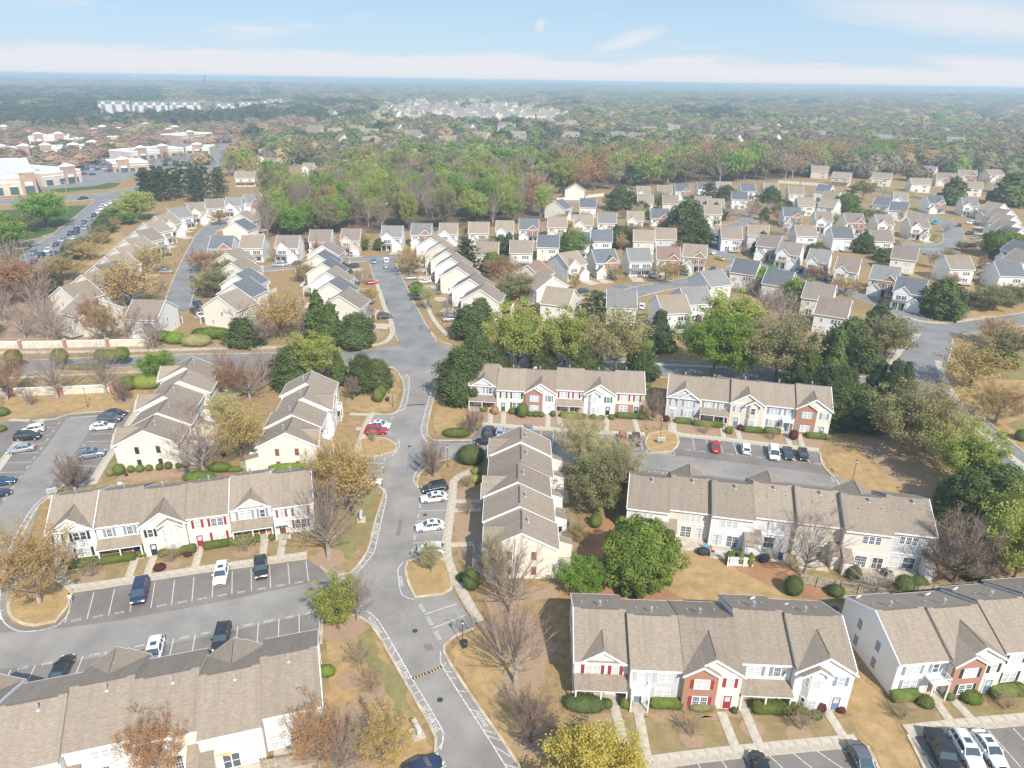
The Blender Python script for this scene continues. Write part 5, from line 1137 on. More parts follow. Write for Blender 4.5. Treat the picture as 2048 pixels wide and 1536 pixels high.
for a, b in [((-40, 402), (25, 397)), ((120, 396), (160, 392)), ((185, 391), (200, 388))]: stripe(a, b, .35, highway, .03 + .004 * 17 + .05)
for i in range(9): a = lerp2((66, 520), (214, 402), i / 9); b = lerp2((66, 520), (214, 402), (i + .5) / 9); stripe(a, b, .25, avenue, .16)
def bump(a, b, name, m1, m2, n, label):
    A, B = G(*a), G(*b); L = (B - A).length; t = thing(name, label, 'speed bump', (A.x, A.y, .05), math.atan2(B.y - A.y, B.x - A.x), 'rubber speed bumps')
    for i in range(n):
        x0, x1 = L * i / n, L * (i + 1) / n - .01
        MB().prism([(-.2, 0), (.2, 0), (.12, .05), (-.12, .05)], 'x', x0, x1, m2 if i % 2 else m1).obj('bump_segment', t)
BLK = pmat('black_rubber', (.03, .025, .02), .9)
bump((825, 1358), (851, 1348), 'speed_bump', BLK, YPAINT, 9, 'yellow and black speed bump on the left half of the lower street'); bump((857, 1346), (883, 1334), 'speed_bump', BLK, YPAINT, 9, 'yellow and black speed bump on the right half of the lower street')
bump((813, 811), (850, 809), 'speed_bump', BLK, BLK, 10, 'dark worn speed bump across the street near the entrance')

# ------------------------------------------------------------------ the townhouse rows
def trow(nm, base, ang_, specs, w=None, **kw):
    x = 0; n = len(specs); NS = any(k in nm for k in ('bottom centre', 'bottom right', 'patios', 'right parking', 'lime green'))
    for i, sp in enumerate(specs):
        ww, off, dz, ft, wall, sh, dc, lab = sp[:8]; opt = sp[8] if len(sp) > 8 else {}
        townhouse(base, R(ang_), x, ww, off, dz, ft, wall, sh, dc, lab, endL=i == 0, endR=i == n - 1, group=nm, **{**kw, **opt, 'stepL': not NS and i > 0 and dz > specs[i - 1][2] + .08, 'stepR': not NS and i < n - 1 and dz > specs[i + 1][2] + .08}); x += ww
    return x
M_ = {'mirror': True}
trow('row of townhouses facing the upper left parking bays', (-68.3, 85.3), 15.7, [
    (6.3, .3, .6, 'hg', WHITE, 'black', 'brown', 'white end townhouse with black shutters behind the island tree', {}),
    (6.3, .6, .3, 'po', WHITE, 'blue', 'black', 'white townhouse with slate shutters and a brick porch under a shed roof', M_),
    (6.4, -.6, .35, 'bay', CREAM, 'black', 'black', 'cream townhouse with a bay window and a black door above the purple shrub', M_),
    (6.3, -.3, .3, 'pl', CREAM, 'red', 'red', 'cream townhouse with dark red shutters and a half red door', {}),
    (6.3, .7, .15, 'gp', WHITE, 'grey', 'brown', 'white gabled townhouse with grey shutters and a brick porch, above the ringed tree bed', {}),
    (6.3, .05, 0, 'pb', WHITE, 'brown', 'brown', 'white end townhouse with brown shutters and a balcony beside the big bare tree', {})])
trow('row of townhouses under the lime green trees', (-9.6, 143.1), -4.7, [
    (6.3, .1, .4, 'gp', WHITE, 'grey', 'orange', 'white end townhouse with a gable over its porch beside the magnolias'),
    (6.4, -1.2, .1, 'pl', YEL, 'darkgreen', 'green', 'pale yellow townhouse with dark green shutters'),
    (6.7, -1.2, .05, 'bg', WHITE, 'grey', 'white', 'townhouse with a two-storey brick bay under its gable and a white door', ),
    (6.2, 0, .3, 'po', WHITE, 'red', 'red', 'white townhouse with red shutters and a red door under a porch', M_),
    (6.9, -.2, 0, 'bay', WHITE, 'green', 'black', 'white bay-windowed townhouse with teal green shutters'),
    (6.4, .2, .2, 'br', CREAM, 'red', 'black', 'cream end townhouse with red shutters over a brick ground floor')], rear=None)
trow('row of townhouses facing the right parking bays', (34, 139.5), -13.5, [
    (7.1, 0, 0, 'hg', GREY, 'grey', 'grey', 'grey gabled end townhouse by the parking island lamp'),
    (6.2, .5, 0, 'po', CREAM, 'grey', 'green', 'cream townhouse with a green door behind a brick porch', M_),
    (7.0, -.1, .4, 'bay', BEIGE, 'grey', 'blue', 'beige townhouse with a bay window and a blue door', M_),
    (6.3, .1, .4, 'pb', WHITE, 'blue', 'blue', 'white townhouse with a small balcony and slate blue shutters', M_),
    (7.0, 0, .8, 'bg', YEL, 'blue', 'blue', 'end townhouse with a narrow brick bay and a blue door nearest the dark pines')], rear=None)
DR = R(169.2); dn = Vector((-math.sin(DR), math.cos(DR), 0)); du = Vector((math.cos(DR), math.sin(DR), 0)); rearR = Vector((18.9, 95.5, 0)) - du * 45.5; fD = rearR - dn * DEP
trow('row of townhouses seen from their patios', (fD.x, fD.y), 169.2, [
    (6.1, -.1, 1.3, 'pl', GREY, 'grey', 'white', 'grey end townhouse with a red chair on its patio'), (6.9, 1.0, 1.3, 'hg', CREAM, 'grey', 'white', 'cream townhouse with a round white table on its patio', M_),
    (6.6, -.3, .9, 'pl', BEIGE, 'grey', 'white', 'beige townhouse behind the bare tree by the picket fence'), (6.2, -1.05, .5, 'hg', WHITE, 'grey', 'white', 'white townhouse with a covered car in its patio', M_),
    (6.6, 0, .5, 'pl', WHITE, 'grey', 'white', 'white townhouse with a small fenced patio'), (6.4, -1.2, 0, 'hg', BEIGE, 'grey', 'white', 'beige townhouse with a black grill on its patio', M_), (6.7, -.05, 0, 'pl', WHITE, 'grey', 'white', 'white end townhouse half hidden by the big round green tree')])
trow('row of townhouses standing endways in the centre', (-3.6, 116.4), -90, [
    (6.1, 0, .8, 'hg', WHITE, 'grey', 'white', 'centre row townhouse at the far end, next to the parked black car'), (6.5, 0, .4, 'pl', WHITE, 'grey', 'white', 'centre row townhouse, second from the far end'), (6.5, -.6, .4, 'hg', WHITE, 'grey', 'white', 'centre row townhouse in the middle of the row'),
    (6.7, -.3, .2, 'pl', WHITE, 'grey', 'white', 'centre row townhouse, second from the near end'), (6.5, 0, 0, 'gp', CREAM, 'brown', 'white', 'centre row end townhouse with a cream gable wall behind the bare tree')], D=10.6)
trow('row of townhouses at the left, standing endways', (-78, 146.8), -81.6, [
    (6.8, 0, 1.4, 'hg', WHITE, 'grey', 'white', 'left row end townhouse nearest the collector road'), (6.8, .9, 1.1, 'pl', BEIGE, 'grey', 'white', 'left row townhouse, second from the road'), (6.8, -.4, .7, 'hg', WHITE, 'grey', 'white', 'left row townhouse, third from the road'),
    (6.8, .5, .3, 'pl', BEIGE, 'grey', 'white', 'left row townhouse, fourth from the road'), (6.8, 0, 0, 'hg', CREAM, 'black', 'white', 'left row end townhouse with four black shutters above a row of ball shrubs')], D=11)
trow('row of townhouses with their porches towards the street', (-36.2, 114.4), 94.4, [
    (6.8, 0, 0, 'gp', CREAM, 'brown', 'white', 'cream end townhouse with four brown shutters on its gable wall'), (6.8, .4, .35, 'pb', WHITE, 'grey', 'white', 'white townhouse with a balcony, second from the brown-shuttered gable'), (6.8, -.5, .7, 'hg', WHITE, 'grey', 'white', 'white townhouse, third from the brown-shuttered gable'), (6.8, .3, 1.0, 'pb', WHITE, 'grey', 'green', 'white end townhouse nearest the dark evergreen clump')], D=10.6)
trow('row of townhouses at the bottom centre', (7.9, 62.6), -2.2, [
    (6.4, .4, 0, 'gp', WHITE, 'red', 'white', 'white end townhouse with red shutters and a furnished porch'), (6.2, -.6, .2, 'pb', GREY, 'lightgrey', 'blue', 'light grey townhouse with a white balcony on posts'),
    (6.8, -.6, .3, 'bg', CREAM, 'red', 'red', 'townhouse with an orange brick bay and a crimson door'), (6.1, .7, .6, 'po', WHITE, 'grey', 'blue', 'white townhouse with two grey-shuttered windows over a long empty porch', M_), (6.8, -.1, .8, 'bay', WHITE, 'blue', 'blue', 'white end townhouse with a bay window and slate blue shutters')], rear=None)
trow('row of townhouses at the bottom right', (46.5, 63.1), 7.2, [
    (6.4, .2, 0, 'pb', WHITE, 'grey', 'brown', 'white end townhouse with a long shaded side wall and four shutters', M_), (6.9, -.3, .2, 'bg', CREAM, 'black', 'blue', 'townhouse with a narrow brick bay left of its cream gable'), (6.4, 0, .6, 'pl', WHITE, 'black', 'black', 'white townhouse with black shutters at the right edge', M_), (6.4, .2, 1, 'gp', WHITE, 'grey', 'white', 'townhouse cut by the right edge of the picture')], rear=None)
HR = R(197); hu = Vector((math.cos(HR), math.sin(HR), 0)); hn = Vector((-math.sin(HR), math.cos(HR), 0)); fH = G(643, 1407, ZE) - hn * DEP; fH.z = 0
trow('row of townhouses at the bottom left', (fH.x, fH.y), 197, [
    (6.2, 0, 0, 'pl', WHITE, 'grey', 'white', 'bottom left row end townhouse with a long white side wall'), (6.3, 1.1, .05, 'hg', CREAM, 'grey', 'white', 'bottom left row townhouse with a yellow patio awning', M_), (6.5, -.2, .1, 'pl', YEL, 'grey', 'white', 'bottom left row townhouse, third from the right'),
    (6.3, -.9, .15, 'hg', WHITE, 'grey', 'white', 'bottom left row townhouse behind the orange tree', M_), (6.5, 0, .2, 'pl', WHITE, 'grey', 'white', 'bottom left row townhouse, fifth from the right'), (6.5, -.4, .3, 'hg', WHITE, 'grey', 'white', 'bottom left row townhouse at the left edge of the picture', M_)], )
townhouse((-128, 128), R(-60), 0, 7, 0, 0, 'pl', WHITE, 'grey', 'white', 'white townhouse corner at the far left behind the parking bays', endL=True, endR=True, rear=None)
def disc(px, py, r, mat, z, name, parent, n=14): p = G(px, py); MB().poly([(math.cos(i * 6.283 / n) * r, math.sin(i * 6.283 / n) * r, 0) for i in range(n)], mat).obj(name, parent, loc=(p.x, p.y, z))
for q in [(819, 893), (850, 1030), (830, 1262), (880, 1400), (832, 700)]: disc(*q, .38, DARK, ZR + .012, 'manhole_cover', street)
for k_, q in enumerate([[(816, 905), (836, 905), (838, 940), (812, 942)], [(798, 1042), (806, 1040), (800, 1072), (792, 1072)], [(846, 1290), (862, 1286), (868, 1300), (852, 1304)]]): sheet('asphalt_patch', q, ASPHB if k_ == 0 else ASPHD, ZR + .0055, street, kind='structure')
def wheelie(px, py, col, label): p = G(px, py); t = thing('wheeled_bin', label, 'bin', (p.x, p.y, 0), rnd.uniform(0, 6), 'wheeled bins beside the houses'); m = pmat('bin_' + col[0], col[1], .6); MB().prism([(-.25, 0), (.25, 0), (.32, 1.0), (-.32, 1.0)], 'y', -.3, .3, m).obj('bin_body', t); MB().box(-.35, .35, -.35, .35, 1.002, 1.07, m).obj('lid', t)
for x, y, c_ in [(1668, 1228, 0), (1120, 1062, 0), (1122, 1040, 1), (376, 950, 1), (447, 912, 0), (1240, 1110, 0), (1560, 1118, 1), (1765, 1150, 0), (255, 612, 0), (258, 610, 1), (606, 610, 0), (610, 575, 1), (1230, 560, 0), (1320, 556, 1), (1580, 540, 0), (1680, 566, 1), (1745, 590, 0), (1960, 560, 0), (740, 555, 1), (690, 560, 0), (508, 548, 0), (890, 615, 1)]: wheelie(x, y, (('dark', (.03, .05, .04)), ('blue', (.03, .10, .22)))[c_], '%s wheeled bin beside a house wall' % ('dark green', 'blue')[c_])
# walks from the doors to the pavement
def walk(a, b, w=1.15): sidewalk([G(*a), G(*b)], w, 1.5, world=True, name='front_walk', z=.10)
for a, b in [((1228, 1412), (1258, 1524)), ((1276, 1422), (1294, 1520)), ((1442, 1424), (1472, 1500)), ((1488, 1420), (1520, 1496)), ((1652, 1420), (1690, 1480)), ((1868, 1398), (1905, 1450)), ((1900, 1395), (1950, 1446)), ((129, 1133), (119, 1158)), ((273, 1112), (256, 1158)), ((309, 1110), (294, 1150)), ((402, 1092), (388, 1142)), ((531, 1072), (524, 1122)), ((566, 1080), (560, 1116)),
             ((982, 818), (980, 850)), ((1007, 825), (1006, 852)), ((1096, 828), (1095, 858)), ((1117, 830), (1122, 860)), ((1213, 834), (1212, 864)), ((1267, 834), (1276, 866)), ((1346, 838), (1348, 862)), ((1443, 848), (1447, 876)), ((1472, 852), (1480, 882)), ((1570, 862), (1580, 892)), ((1597, 868), (1606, 898)), ((963, 1003), (909, 1003)), ((963, 1020), (908, 1021)), ((958, 1088), (902, 1090)), ((712, 858), (728, 858)), ((700, 828), (740, 830))]: walk(a, b)

# ------------------------------------------------------------------ detached houses, row by row (photo pixel of the roof, facing, wall+roof+style)
def hrow(phrase, items):
    n = len(items); HS = []
    for i, it in enumerate(items):
        px, py, yaw, code = it[:4]; wn, rn = WALLN[code[0]], ROOFNM[code[1]]
        lab = it[4] if len(it) > 4 else '%s house, %s roof, %s in the row %s' % (wn, rn, ORD[i], phrase)
        r = house(px, py, yaw, code, lab, group='houses ' + phrase); HS.append(r)
        t, o, a, wd = r
        if it[-1] != 'nodrive' and G(px, py).length < 520:   # driveway slab in front of the garage
            st = int(code[2]); gx = .25 * wd if st % 2 == 0 else .75 * wd; c, s = math.cos(a), math.sin(a)
            q = [(gx - 2.4, -8.2), (gx + 2.4, -8.2), (gx + 2.2, -.5), (gx - 2.2, -.5)]
            P = [Vector((o[0] + c * x - s * y, o[1] + s * x + c * y, 0)) for x, y in q]
            sheet('driveway', [tuple(p) for p in P], CONC, .026 + .002 * (i % 3))
    return HS
hrow('along the curved cul-de-sac', [(506, 398, 15, 'wg0'), (469, 405, 12, 'wg1'), (430, 408, 22, 'wb2'), (390, 416, 35, 'ct1'), (356, 427, 48, 'wg2'), (330, 441, 55, 'ct3'), (308, 455, 62, 'wt2'), (290, 472, 66, 'wb4'), (270, 489, 68, 'ct2'), (252, 507, 70, 'ct4'), (234, 524, 70, 'wt2'), (214, 542, 72, 'cn4'), (190, 560, 72, 'ct2'), (152, 584, 66, 'ct4')])
house(182, 612, 150, 'bt4', 'grey-beige house with a taupe roof behind bare trees at the lower left of the cul-de-sac', w=9.5)
house(302, 618, 178, 'wt4', 'white house with its patio towards the collector road, left of the parked white car', w=9)
hrow('between the two left streets', [(524, 418, -80, 'bt2'), (487, 435, -95, 'bt4'), (480, 452, -100, 'cn2'), (448, 485, 5, 'wn0', 'white house with a slate roof and a small brick gable facing the camera'), (508, 484, 5, 'wt4', 'white house with a front porch and black shutters left of the short cross street'), (468, 515, -100, 'ct2'), (478, 535, -100, 'ct4'), (488, 558, -102, 'wn2'), (484, 577, -104, 'cn4'), (458, 602, -108, 'ct4', 'cream house with a large taupe roof at the bottom of the cul-de-sac')])
hrow('facing the short cross street', [(579, 484, 4, 'wb3'), (644, 472, 4, 'wb2'), (704, 470, 3, 'tb1'), (786, 464, 2, 'wg3'), (844, 459, 2, 'wg0'), (898, 458, 1, 'wt1'), (958, 456, 0, 'wt2'), (1010, 453, 0, 'wt1'), (1058, 449, -2, 'wn0'), (1115, 445, -4, 'yt2'), (1167, 441, -5, 'ct3'), (1214, 437, -6, 'wg2'), (1270, 433, -6, 'ct1'), (1319, 428, -6, 'wn0'), (1370, 420, -6, 'bt4'), (1424, 420, -6, 'bt2')])
hrow('left of the straight street', [(652, 500, 88, 'cb4'), (644, 519, 88, 'cn2'), (655, 536, 86, 'cn4'), (664, 554, 85, 'wt2'), (670, 575, 84, 'cn4'), (690, 600, 82, 'cb4')])
hrow('right of the straight street', [(866, 484, -96, 'wt2'), (884, 497, -96, 'bt4'), (897, 511, -96, 'cb2'), (907, 525, -98, 'wb4'), (920, 543, -98, 'cb2'), (946, 567, -100, 'wb4'), (966, 588, -100, 'cb2')])
hrow('seen from behind in the middle', [(975, 497, 178, 'bt4'), (1043, 494, 178, 'wt2'), (1097, 483, 176, 'cn4'), (1158, 477, 176, 'wn2'), (1203, 472, 175, 'wn4'), (1287, 472, 174, 'bt2'), (1330, 468, 174, 'gt4')])
hrow('around the middle turning circle', [(1066, 540, 60, 'cr4'), (1135, 518, 35, 'wt3'), (1205, 512, 12, 'yn0'), (1275, 510, 5, 'wg4'), (1335, 507, -6, 'cr0'), (1390, 502, -14, 'gt0')])
hrow('below the middle turning circle', [(1092, 563, 118, 'ct4'), (1120, 592, 160, 'ct2'), (1242, 597, 175, 'wg4'), (1340, 607, 190, 'wt4', 'white house with a taupe roof behind the dark fir tree'), (1384, 590, 195, 'wg2'), (1420, 556, 205, 'wg4'), (1494, 534, 150, 'cn4'), (1560, 556, 148, 'cn2'), (1640, 583, 150, 'cb4'), (1668, 614, 150, 'wb4', 'white house with a brown roof and a brick patio near the dark evergreens')])
hrow('stepping down to the right junction', [(1461, 467, 172, 'wt4'), (1515, 462, 168, 'gt2'), (1540, 483, -28, 'wb2'), (1582, 498, -30, 'wb3'), (1640, 513, -30, 'wg1'), (1697, 530, -30, 'cb1'), (1772, 547, -32, 'cg0'), (1822, 572, -32, 'wn3')])
hrow('seen from behind right of centre', [(1608, 462, 174, 'wt2'), (1680, 466, 174, 'wn4'), (1758, 472, 174, 'cb2'), (1810, 507, 150, 'cb4', 'large cream house with a brown roof by the right turning circle'), (1910, 525, 177, 'wt4', 'white house with a taupe roof below the right turning circle'), (2010, 538, 174, 'wn4', 'white house with a slate roof at the right edge')])
hrow('facing the camera, right field', [(1582, 425, -8, 'wn0'), (1644, 434, -8, 'wb1'), (1704, 437, -6, 'yb0'), (1764, 440, -6, 'cb1'), (1832, 446, -6, 'cb3')])
hrow('backing onto the white fence', [(1241, 384, -4, 'wn4'), (1286, 381, -4, 'wt1'), (1328, 379, -4, 'wt2'), (1363, 376, -4, 'wn0'), (1406, 374, -5, 'wn1'), (1446, 372, -6, 'ct2'), (1494, 376, -7, 'wn2'), (1540, 374, -8, 'wt0'), (1590, 382, -10, 'yt2'), (1650, 378, 140, 'wn4'), (1664, 392, 140, 'wt4'), (1610, 404, 170, 'yt4'), (1660, 407, 140, 'wt2'), (1478, 392, 170, 'wn4'), (1373, 412, 170, 'bt4'), (1430, 407, 172, 'gt4'), (1290, 398, 174, 'bt4'), (1340, 400, 174, 'bt2'), (1405, 402, 174, 'bt4')])
hrow('at the top of the right field', [(1768, 404, 140, 'wn2'), (1798, 414, 150, 'wn4'), (1800, 394, -20, 'wt1'), (1866, 400, -4, 'wn0'), (1936, 405, -14, 'yg1')])
hrow('stepping along the right edge', [(1990, 415, -65, 'wt2'), (2003, 428, -68, 'cb4'), (2010, 440, -68, 'wt2'), (2014, 452, -70, 'cb4'), (2022, 466, -70, 'wn2'), (2036, 480, -70, 'cb4'), (2044, 496, -72, 'wn2'), (2050, 515, -72, 'wb4')])
hrow('beside the small woodland clearing', [(1150, 376, 85, 'ct4', 'tall cream house standing alone among the trees'), (1117, 410, 60, 'cn2'), (1176, 407, 174, 'wn4')])
BIG = 'large houses beyond the subdivision'
for i, (px, py, yaw, code) in enumerate([(1684, 351, -30, 'tt4'), (1735, 338, 150, 'ct4'), (1815, 325, 80, 'ct2'), (1856, 338, -40, 'cg0'), (1838, 363, 170, 'yt4'), (1934, 346, -20, 'ct0'), (1942, 370, 160, 'ct2'), (2012, 366, 140, 'wt4'), (2032, 278, 10, 'wt2'), (1970, 238, 0, 'wt4'), (1900, 300, 30, 'gt2'), (618, 332, 0, 'yt1'), (533, 303, 20, 'tt4'), (516, 318, -30, 'ct1'), (492, 350, 10, 'ct4'), (545, 322, 160, 'tt2'), (705, 326, 0, 'yt3'), (770, 304, 40, 'ct1'), (915, 298, 10, 'ct4'), (620, 366, 5, 'wt4'), (755, 382, 2, 'wt4'), (712, 392, 3, 'wg2'), (820, 380, -30, 'wt2'), (660, 384, 0, 'wt1'), (860, 392, 5, 'wg1'), (560, 392, 4, 'wt2'), (1765, 352, 150, 'ct4'), (1890, 352, -20, 'bt0'), (1985, 345, 10, 'ct2'), (1640, 338, 160, 'tt4'), (1960, 318, -10, 'ct0'), (2035, 335, 170, 'wt4'), (1780, 312, 20, 'bt2')]):
    side = 'upper right' if px > 1500 else 'upper left' if px < 960 else 'middle'
    house(px, py, yaw, code, '%s house, %s roof, %s of the larger houses at the %s' % (WALLN[code[0]], ROOFNM[code[1]], ORD[(i if i < 11 else i - 11 if i < 26 else i - 15) % 20], side), w=12.5, d=11, group=BIG)
# far estate on the horizon side: small houses
far_list = []; placed = []
for px, py in [(rnd.uniform(745, 1135), rnd.uniform(196, 242)) for _ in range(320)]:
    c = 900 + (py - 215) * 3.4; p = G(px, py)
    if abs(px - c) > 60 + (py - 190) * 3.2 or any((p - q).length < 24 for q in placed): continue
    placed.append(p); far_list.append((p, 'small pale house of the far estate in the haze', 'houses of the far estate'))
for px, py in [(1120, 262), (1140, 258), (1010, 262), (1300, 270), (1330, 276), (1345, 268), (940, 268), (730, 246), (760, 250), (1480, 186), (1500, 187), (1520, 188), (1830, 198), (1600, 240), (690, 205), (640, 200)] + [(rnd.uniform(600, 2040), rnd.uniform(228, 300)) for _ in range(90)]:
    p = G(px, py + 4); placed.append(p); far_list.append((p, 'pale roofed house glimpsed between far trees', 'houses glimpsed in the far woods'))
far_list.sort(key=lambda f: f[0].length); n_house = sum(1 for o in COL.objects if o.get('category') == 'house'); fm = MB()
for i, (p, lab, grp) in enumerate(far_list):
    yaw = rnd.choice((-40, -20, 0, 20, 50, 80, 120, 170)); hz_ = hill(p.x, p.y); wc, rc = rnd.choice('cybtg'), rnd.choice('tbtg')
    if i < 292 - n_house: house(0, 0, yaw, wc + rc + rnd.choice('124'), lab, world=p, z=hz_, w=17, d=14, group=grp); continue
    a = R(yaw); c, s_ = math.cos(a), math.sin(a); tr = lambda x, y, z: (p.x + c * x - s_ * y, p.y + s_ * x + c * y, hz_ + z)
    for x in (-8, 8): fm.poly([tr(x, -6, -2), tr(x, 6, -2), tr(x, 6, 7), tr(x, 0, 12.5), tr(x, -6, 7)], WALLS[wc])
    for y in (-6, 6): fm.poly([tr(-8, y, -2), tr(8, y, -2), tr(8, y, 7), tr(-8, y, 7)], WALLS[wc]); fm.poly([tr(-8.5, y * 1.08, 6.8), tr(8.5, y * 1.08, 6.8), tr(8.5, 0, 12.7), tr(-8.5, 0, 12.7)], ROOFS[rc])
    for x in (-4.5, 0, 4.5):
        for z in (1, 4.2): fm.poly([tr(x - .8, -6.05, z), tr(x + .8, -6.05, z), tr(x + .8, -6.05, z + 1.5), tr(x - .8, -6.05, z + 1.5)], PANED)
o = fm.obj('far_houses', kind='stuff'); o['label'] = 'distant roofs of the haziest houses in the far woods'

# ------------------------------------------------------------------ shops and flats at the upper left
SHOPW = pmat('white_roof_membrane', (.62, .62, .61), .7); SHOPB = pmat('tan_block', (.58, .50, .41), .9, noise=(.3, .15, None)); SHOPR = pmat('shop_red_brick', (.42, .29, .22), .9, noise=(.3, .2, None)); REDS = pmat('red_awning', (.5, .05, .05), .7); TEALG = pmat('teal_glass', (.06, .11, .12), .1, spec=.8)
def shop(px0, px1, py, depth, h, label, wall=None, tower=(), sign=None, ang_=None):
    """flat-roofed shop: front edge runs between two photo pixels on the ground"""
    A, B = G(px0, py if not isinstance(py, tuple) else py[0]), G(px1, py if not isinstance(py, tuple) else py[1]); L = (B - A).length; th = math.atan2(B.y - A.y, B.x - A.x)
    t = thing('shop_building', label, 'shop', (A.x, A.y, 0), th, 'shops at the upper left'); wall = wall or SHOPB
    MB().box(0, L, 0, depth, 0, h, wall).obj('wall', t)
    MB().box(.4, L - .4, .4, depth - .4, h + .02, h + .1, SHOPW).obj('roof', t)
    m = MB()
    for a in ((0, L, 0, .4), (0, L, depth - .4, depth), (0, .4, .4, depth - .4), (L - .4, L, .4, depth - .4)): m.box(*a, h, h + .8, TRIM)
    m.obj('parapet', t)
    MB().box(-.15, L + .15, -.15, -.01, h * .72, h * .8, TRIM).obj('cornice', t)
    n = max(2, int(L / 7))
    for i in range(n):
        x = (i + .5) * L / n; o = link('window', cached(('shopwin', h), lambda: MB().box(-2.2, 2.2, -.1, 0, .4, h * .5, TEALG).box(-2.4, 2.4, -.12, -.01, h * .5, h * .5 + .25, TRIM).mesh('window')), t, (x, 0, 0))
    for k_, tx in enumerate(tower):
        x = tx * L; MB().box(x - 4, x + 4, -.8, 3, 0, h + 3, SHOPR).box(x - 4.3, x + 4.3, -1.1, 3.3, h + 3.02, h + 3.6, TRIM).prism([(x - 4.2, h + 3.62), (x + 4.2, h + 3.62), (x, h + 5)], 'y', -.8, 2.8, TRIM).box(x - 2, x + 2, -1.0, -.81, h * .55, h * .75, REDS if k_ % 2 else TRIM).obj('entrance_tower', t)
        MB().box(x - 2.4, x + 2.4, -.95, -.82, .1, h * .5, TEALG).obj('shop_door', t)
    for i in range(int(L * depth / 300) + 1): x, y = rnd.uniform(3, L - 4), rnd.uniform(3, max(4, depth - 4)); MB().box(x, x + 2, y, y + 1.6, h + .11, h + 1.3, GALV).obj('roof_unit', t)
    return t
shop(-150, 78, (402, 388), 120, 10, 'huge shop with a flat white roof and a brick entrance tower at the left edge', SHOPB, (.93,))
shop(88, 166, (374, 364), 55, 8, 'tan brick shop with a red sign beside the large white-roofed store', SHOPB, (.7,))
shop(228, 300, (346, 342), 30, 6.4, 'small white-topped shop unit right of the car park trees', SHOPR, (.3,))
shop(265, 370, (322, 312), 30, 7.0, 'long low shop terrace with white parapets behind the power poles', SHOPB, (.2, .6))
shop(60, 142, (292, 290), 30, 8.3, 'arched tan shop building left in the second row of shops', SHOPB, (.25, .75)); shop(148, 172, (290, 287), 22, 5.5, 'short tan annex right of the arched shop building', SHOPB)
shop(-30, 62, (322, 320), 30, 8.3, 'brick shop with arched tower at the left edge in the middle row', SHOPR, (.4, .9)); shop(88, 168, (318, 316), 30, 8.3, 'tan shop with two towers in the middle row', SHOPB, (.1, .8))
for x0, x1, y, l in [(158, 215, 303, 'low tan shop behind the two-towered one'), (178, 236, 268, 'farthest tan shop in the mauve trees'), (-20, 40, 268, 'far tan shop at the left edge'), (60, 118, 262, 'far low shop right of the left edge one'), (262, 322, 262, 'far pale roofed shop among mauve trees'), (330, 372, 268, 'small far shop beside the restaurant'), (372, 420, 308, 'low white-topped shop near the highway poles')]: shop(x0, x1, y, 26, 5.5, l, SHOPB, (.5,))
shop(365, 428, (288, 282), 30, 8.3, 'brick restaurant with a red band beside the highway', SHOPR, (.3,)); shop(215, 245, (284, 283), 14, 4.5, 'small kiosk building behind the shop car park', SHOPR)
def flats(px0, px1, py, depth, h, label):
    A, B = G(px0, py), G(px1, py); L = (B - A).length; th = math.atan2(B.y - A.y, B.x - A.x); z = hill(A.x, A.y)
    t = thing('apartment_building', label, 'apartment building', (A.x, A.y, z), th, 'flats at the upper left')
    MB().box(0, L, 0, depth, -3, h, GREY).obj('wall', t)
    MB().prism([(-1, h), (depth / 2, h + 5), (depth + 1, h)], 'x', -1, L + 1, ROOFG).obj('roof', t)
    n = max(3, int(L / 14))
    for i in range(n):
        x = (i + .5) * L / n
        w_ = MB().box(x - 3.4, x + 3.4, -1.6, 0, -1, h, BEIGE if i % 2 else GREY).prism([(x - 3.8, h), (x + 3.8, h), (x, h + 3.4)], 'y', -2, 4, WHITE).obj('gabled_bay', t)
        for f in range(int(h / 3)):
            MB().box(x - 2.6, x + 2.6, -1.68, -1.6, f * 3 + .7, f * 3 + 2.4, PANED).obj('window', w_)
            MB().box(x - 3.2, x + 3.2, -2.9, -1.7, f * 3 - .1, f * 3 + .15, CONC).box(x - 3.2, x + 3.2, -2.9, -2.8, f * 3 + .15, f * 3 + 1.0, GALV).obj('balcony', w_)
for a in [(200, 262, 231, 26, 19, 'four-storey grey flats half hidden by dark pines at the far left'), (268, 338, 233, 26, 19, 'four-storey white gabled flats in the middle of the far left group'), (342, 404, 232, 26, 19, 'four-storey flats with brick bays right of the white gabled flats'), (410, 470, 226, 22, 13, 'lower grey flats with dormers beyond the highway'), (480, 520, 219, 20, 10, 'low cream flats nearest the dark wood'), (524, 584, 216, 20, 10, 'long low cream terrace behind the flats'), (445, 580, 208, 18, 6, 'farthest pale terrace above the flats')]: flats(*a)
def water_tower(px, py, h, label):
    p = G(px, py); z = hill(p.x, p.y); t = thing('water_tower', label, 'water tower', (p.x, p.y, z), 0, 'water towers'); mt = pmat('tower_white', (.75, .74, .72), .5)
    for i in range(6):
        a = i * 1.047; MB().tube((math.cos(a) * 9, math.sin(a) * 9, 0), (math.cos(a) * 7, math.sin(a) * 7, h - 8), .8, .8, 5, mt).obj('leg', t)
    sphere_mb(11, mt, (0, 0, h - 5), sz=.6).obj('tank', t, True); MB().tube((0, 0, 0), (0, 0, h - 10), 1.5, 1.5, 6, mt).obj('riser_pipe', t)
water_tower(271, 171, 46, 'white water tower at the left of the horizon'); water_tower(790, 167, 46, 'white water tower near the middle of the horizon'); water_tower(686, 168, 42, 'smaller water tower left of the middle one')
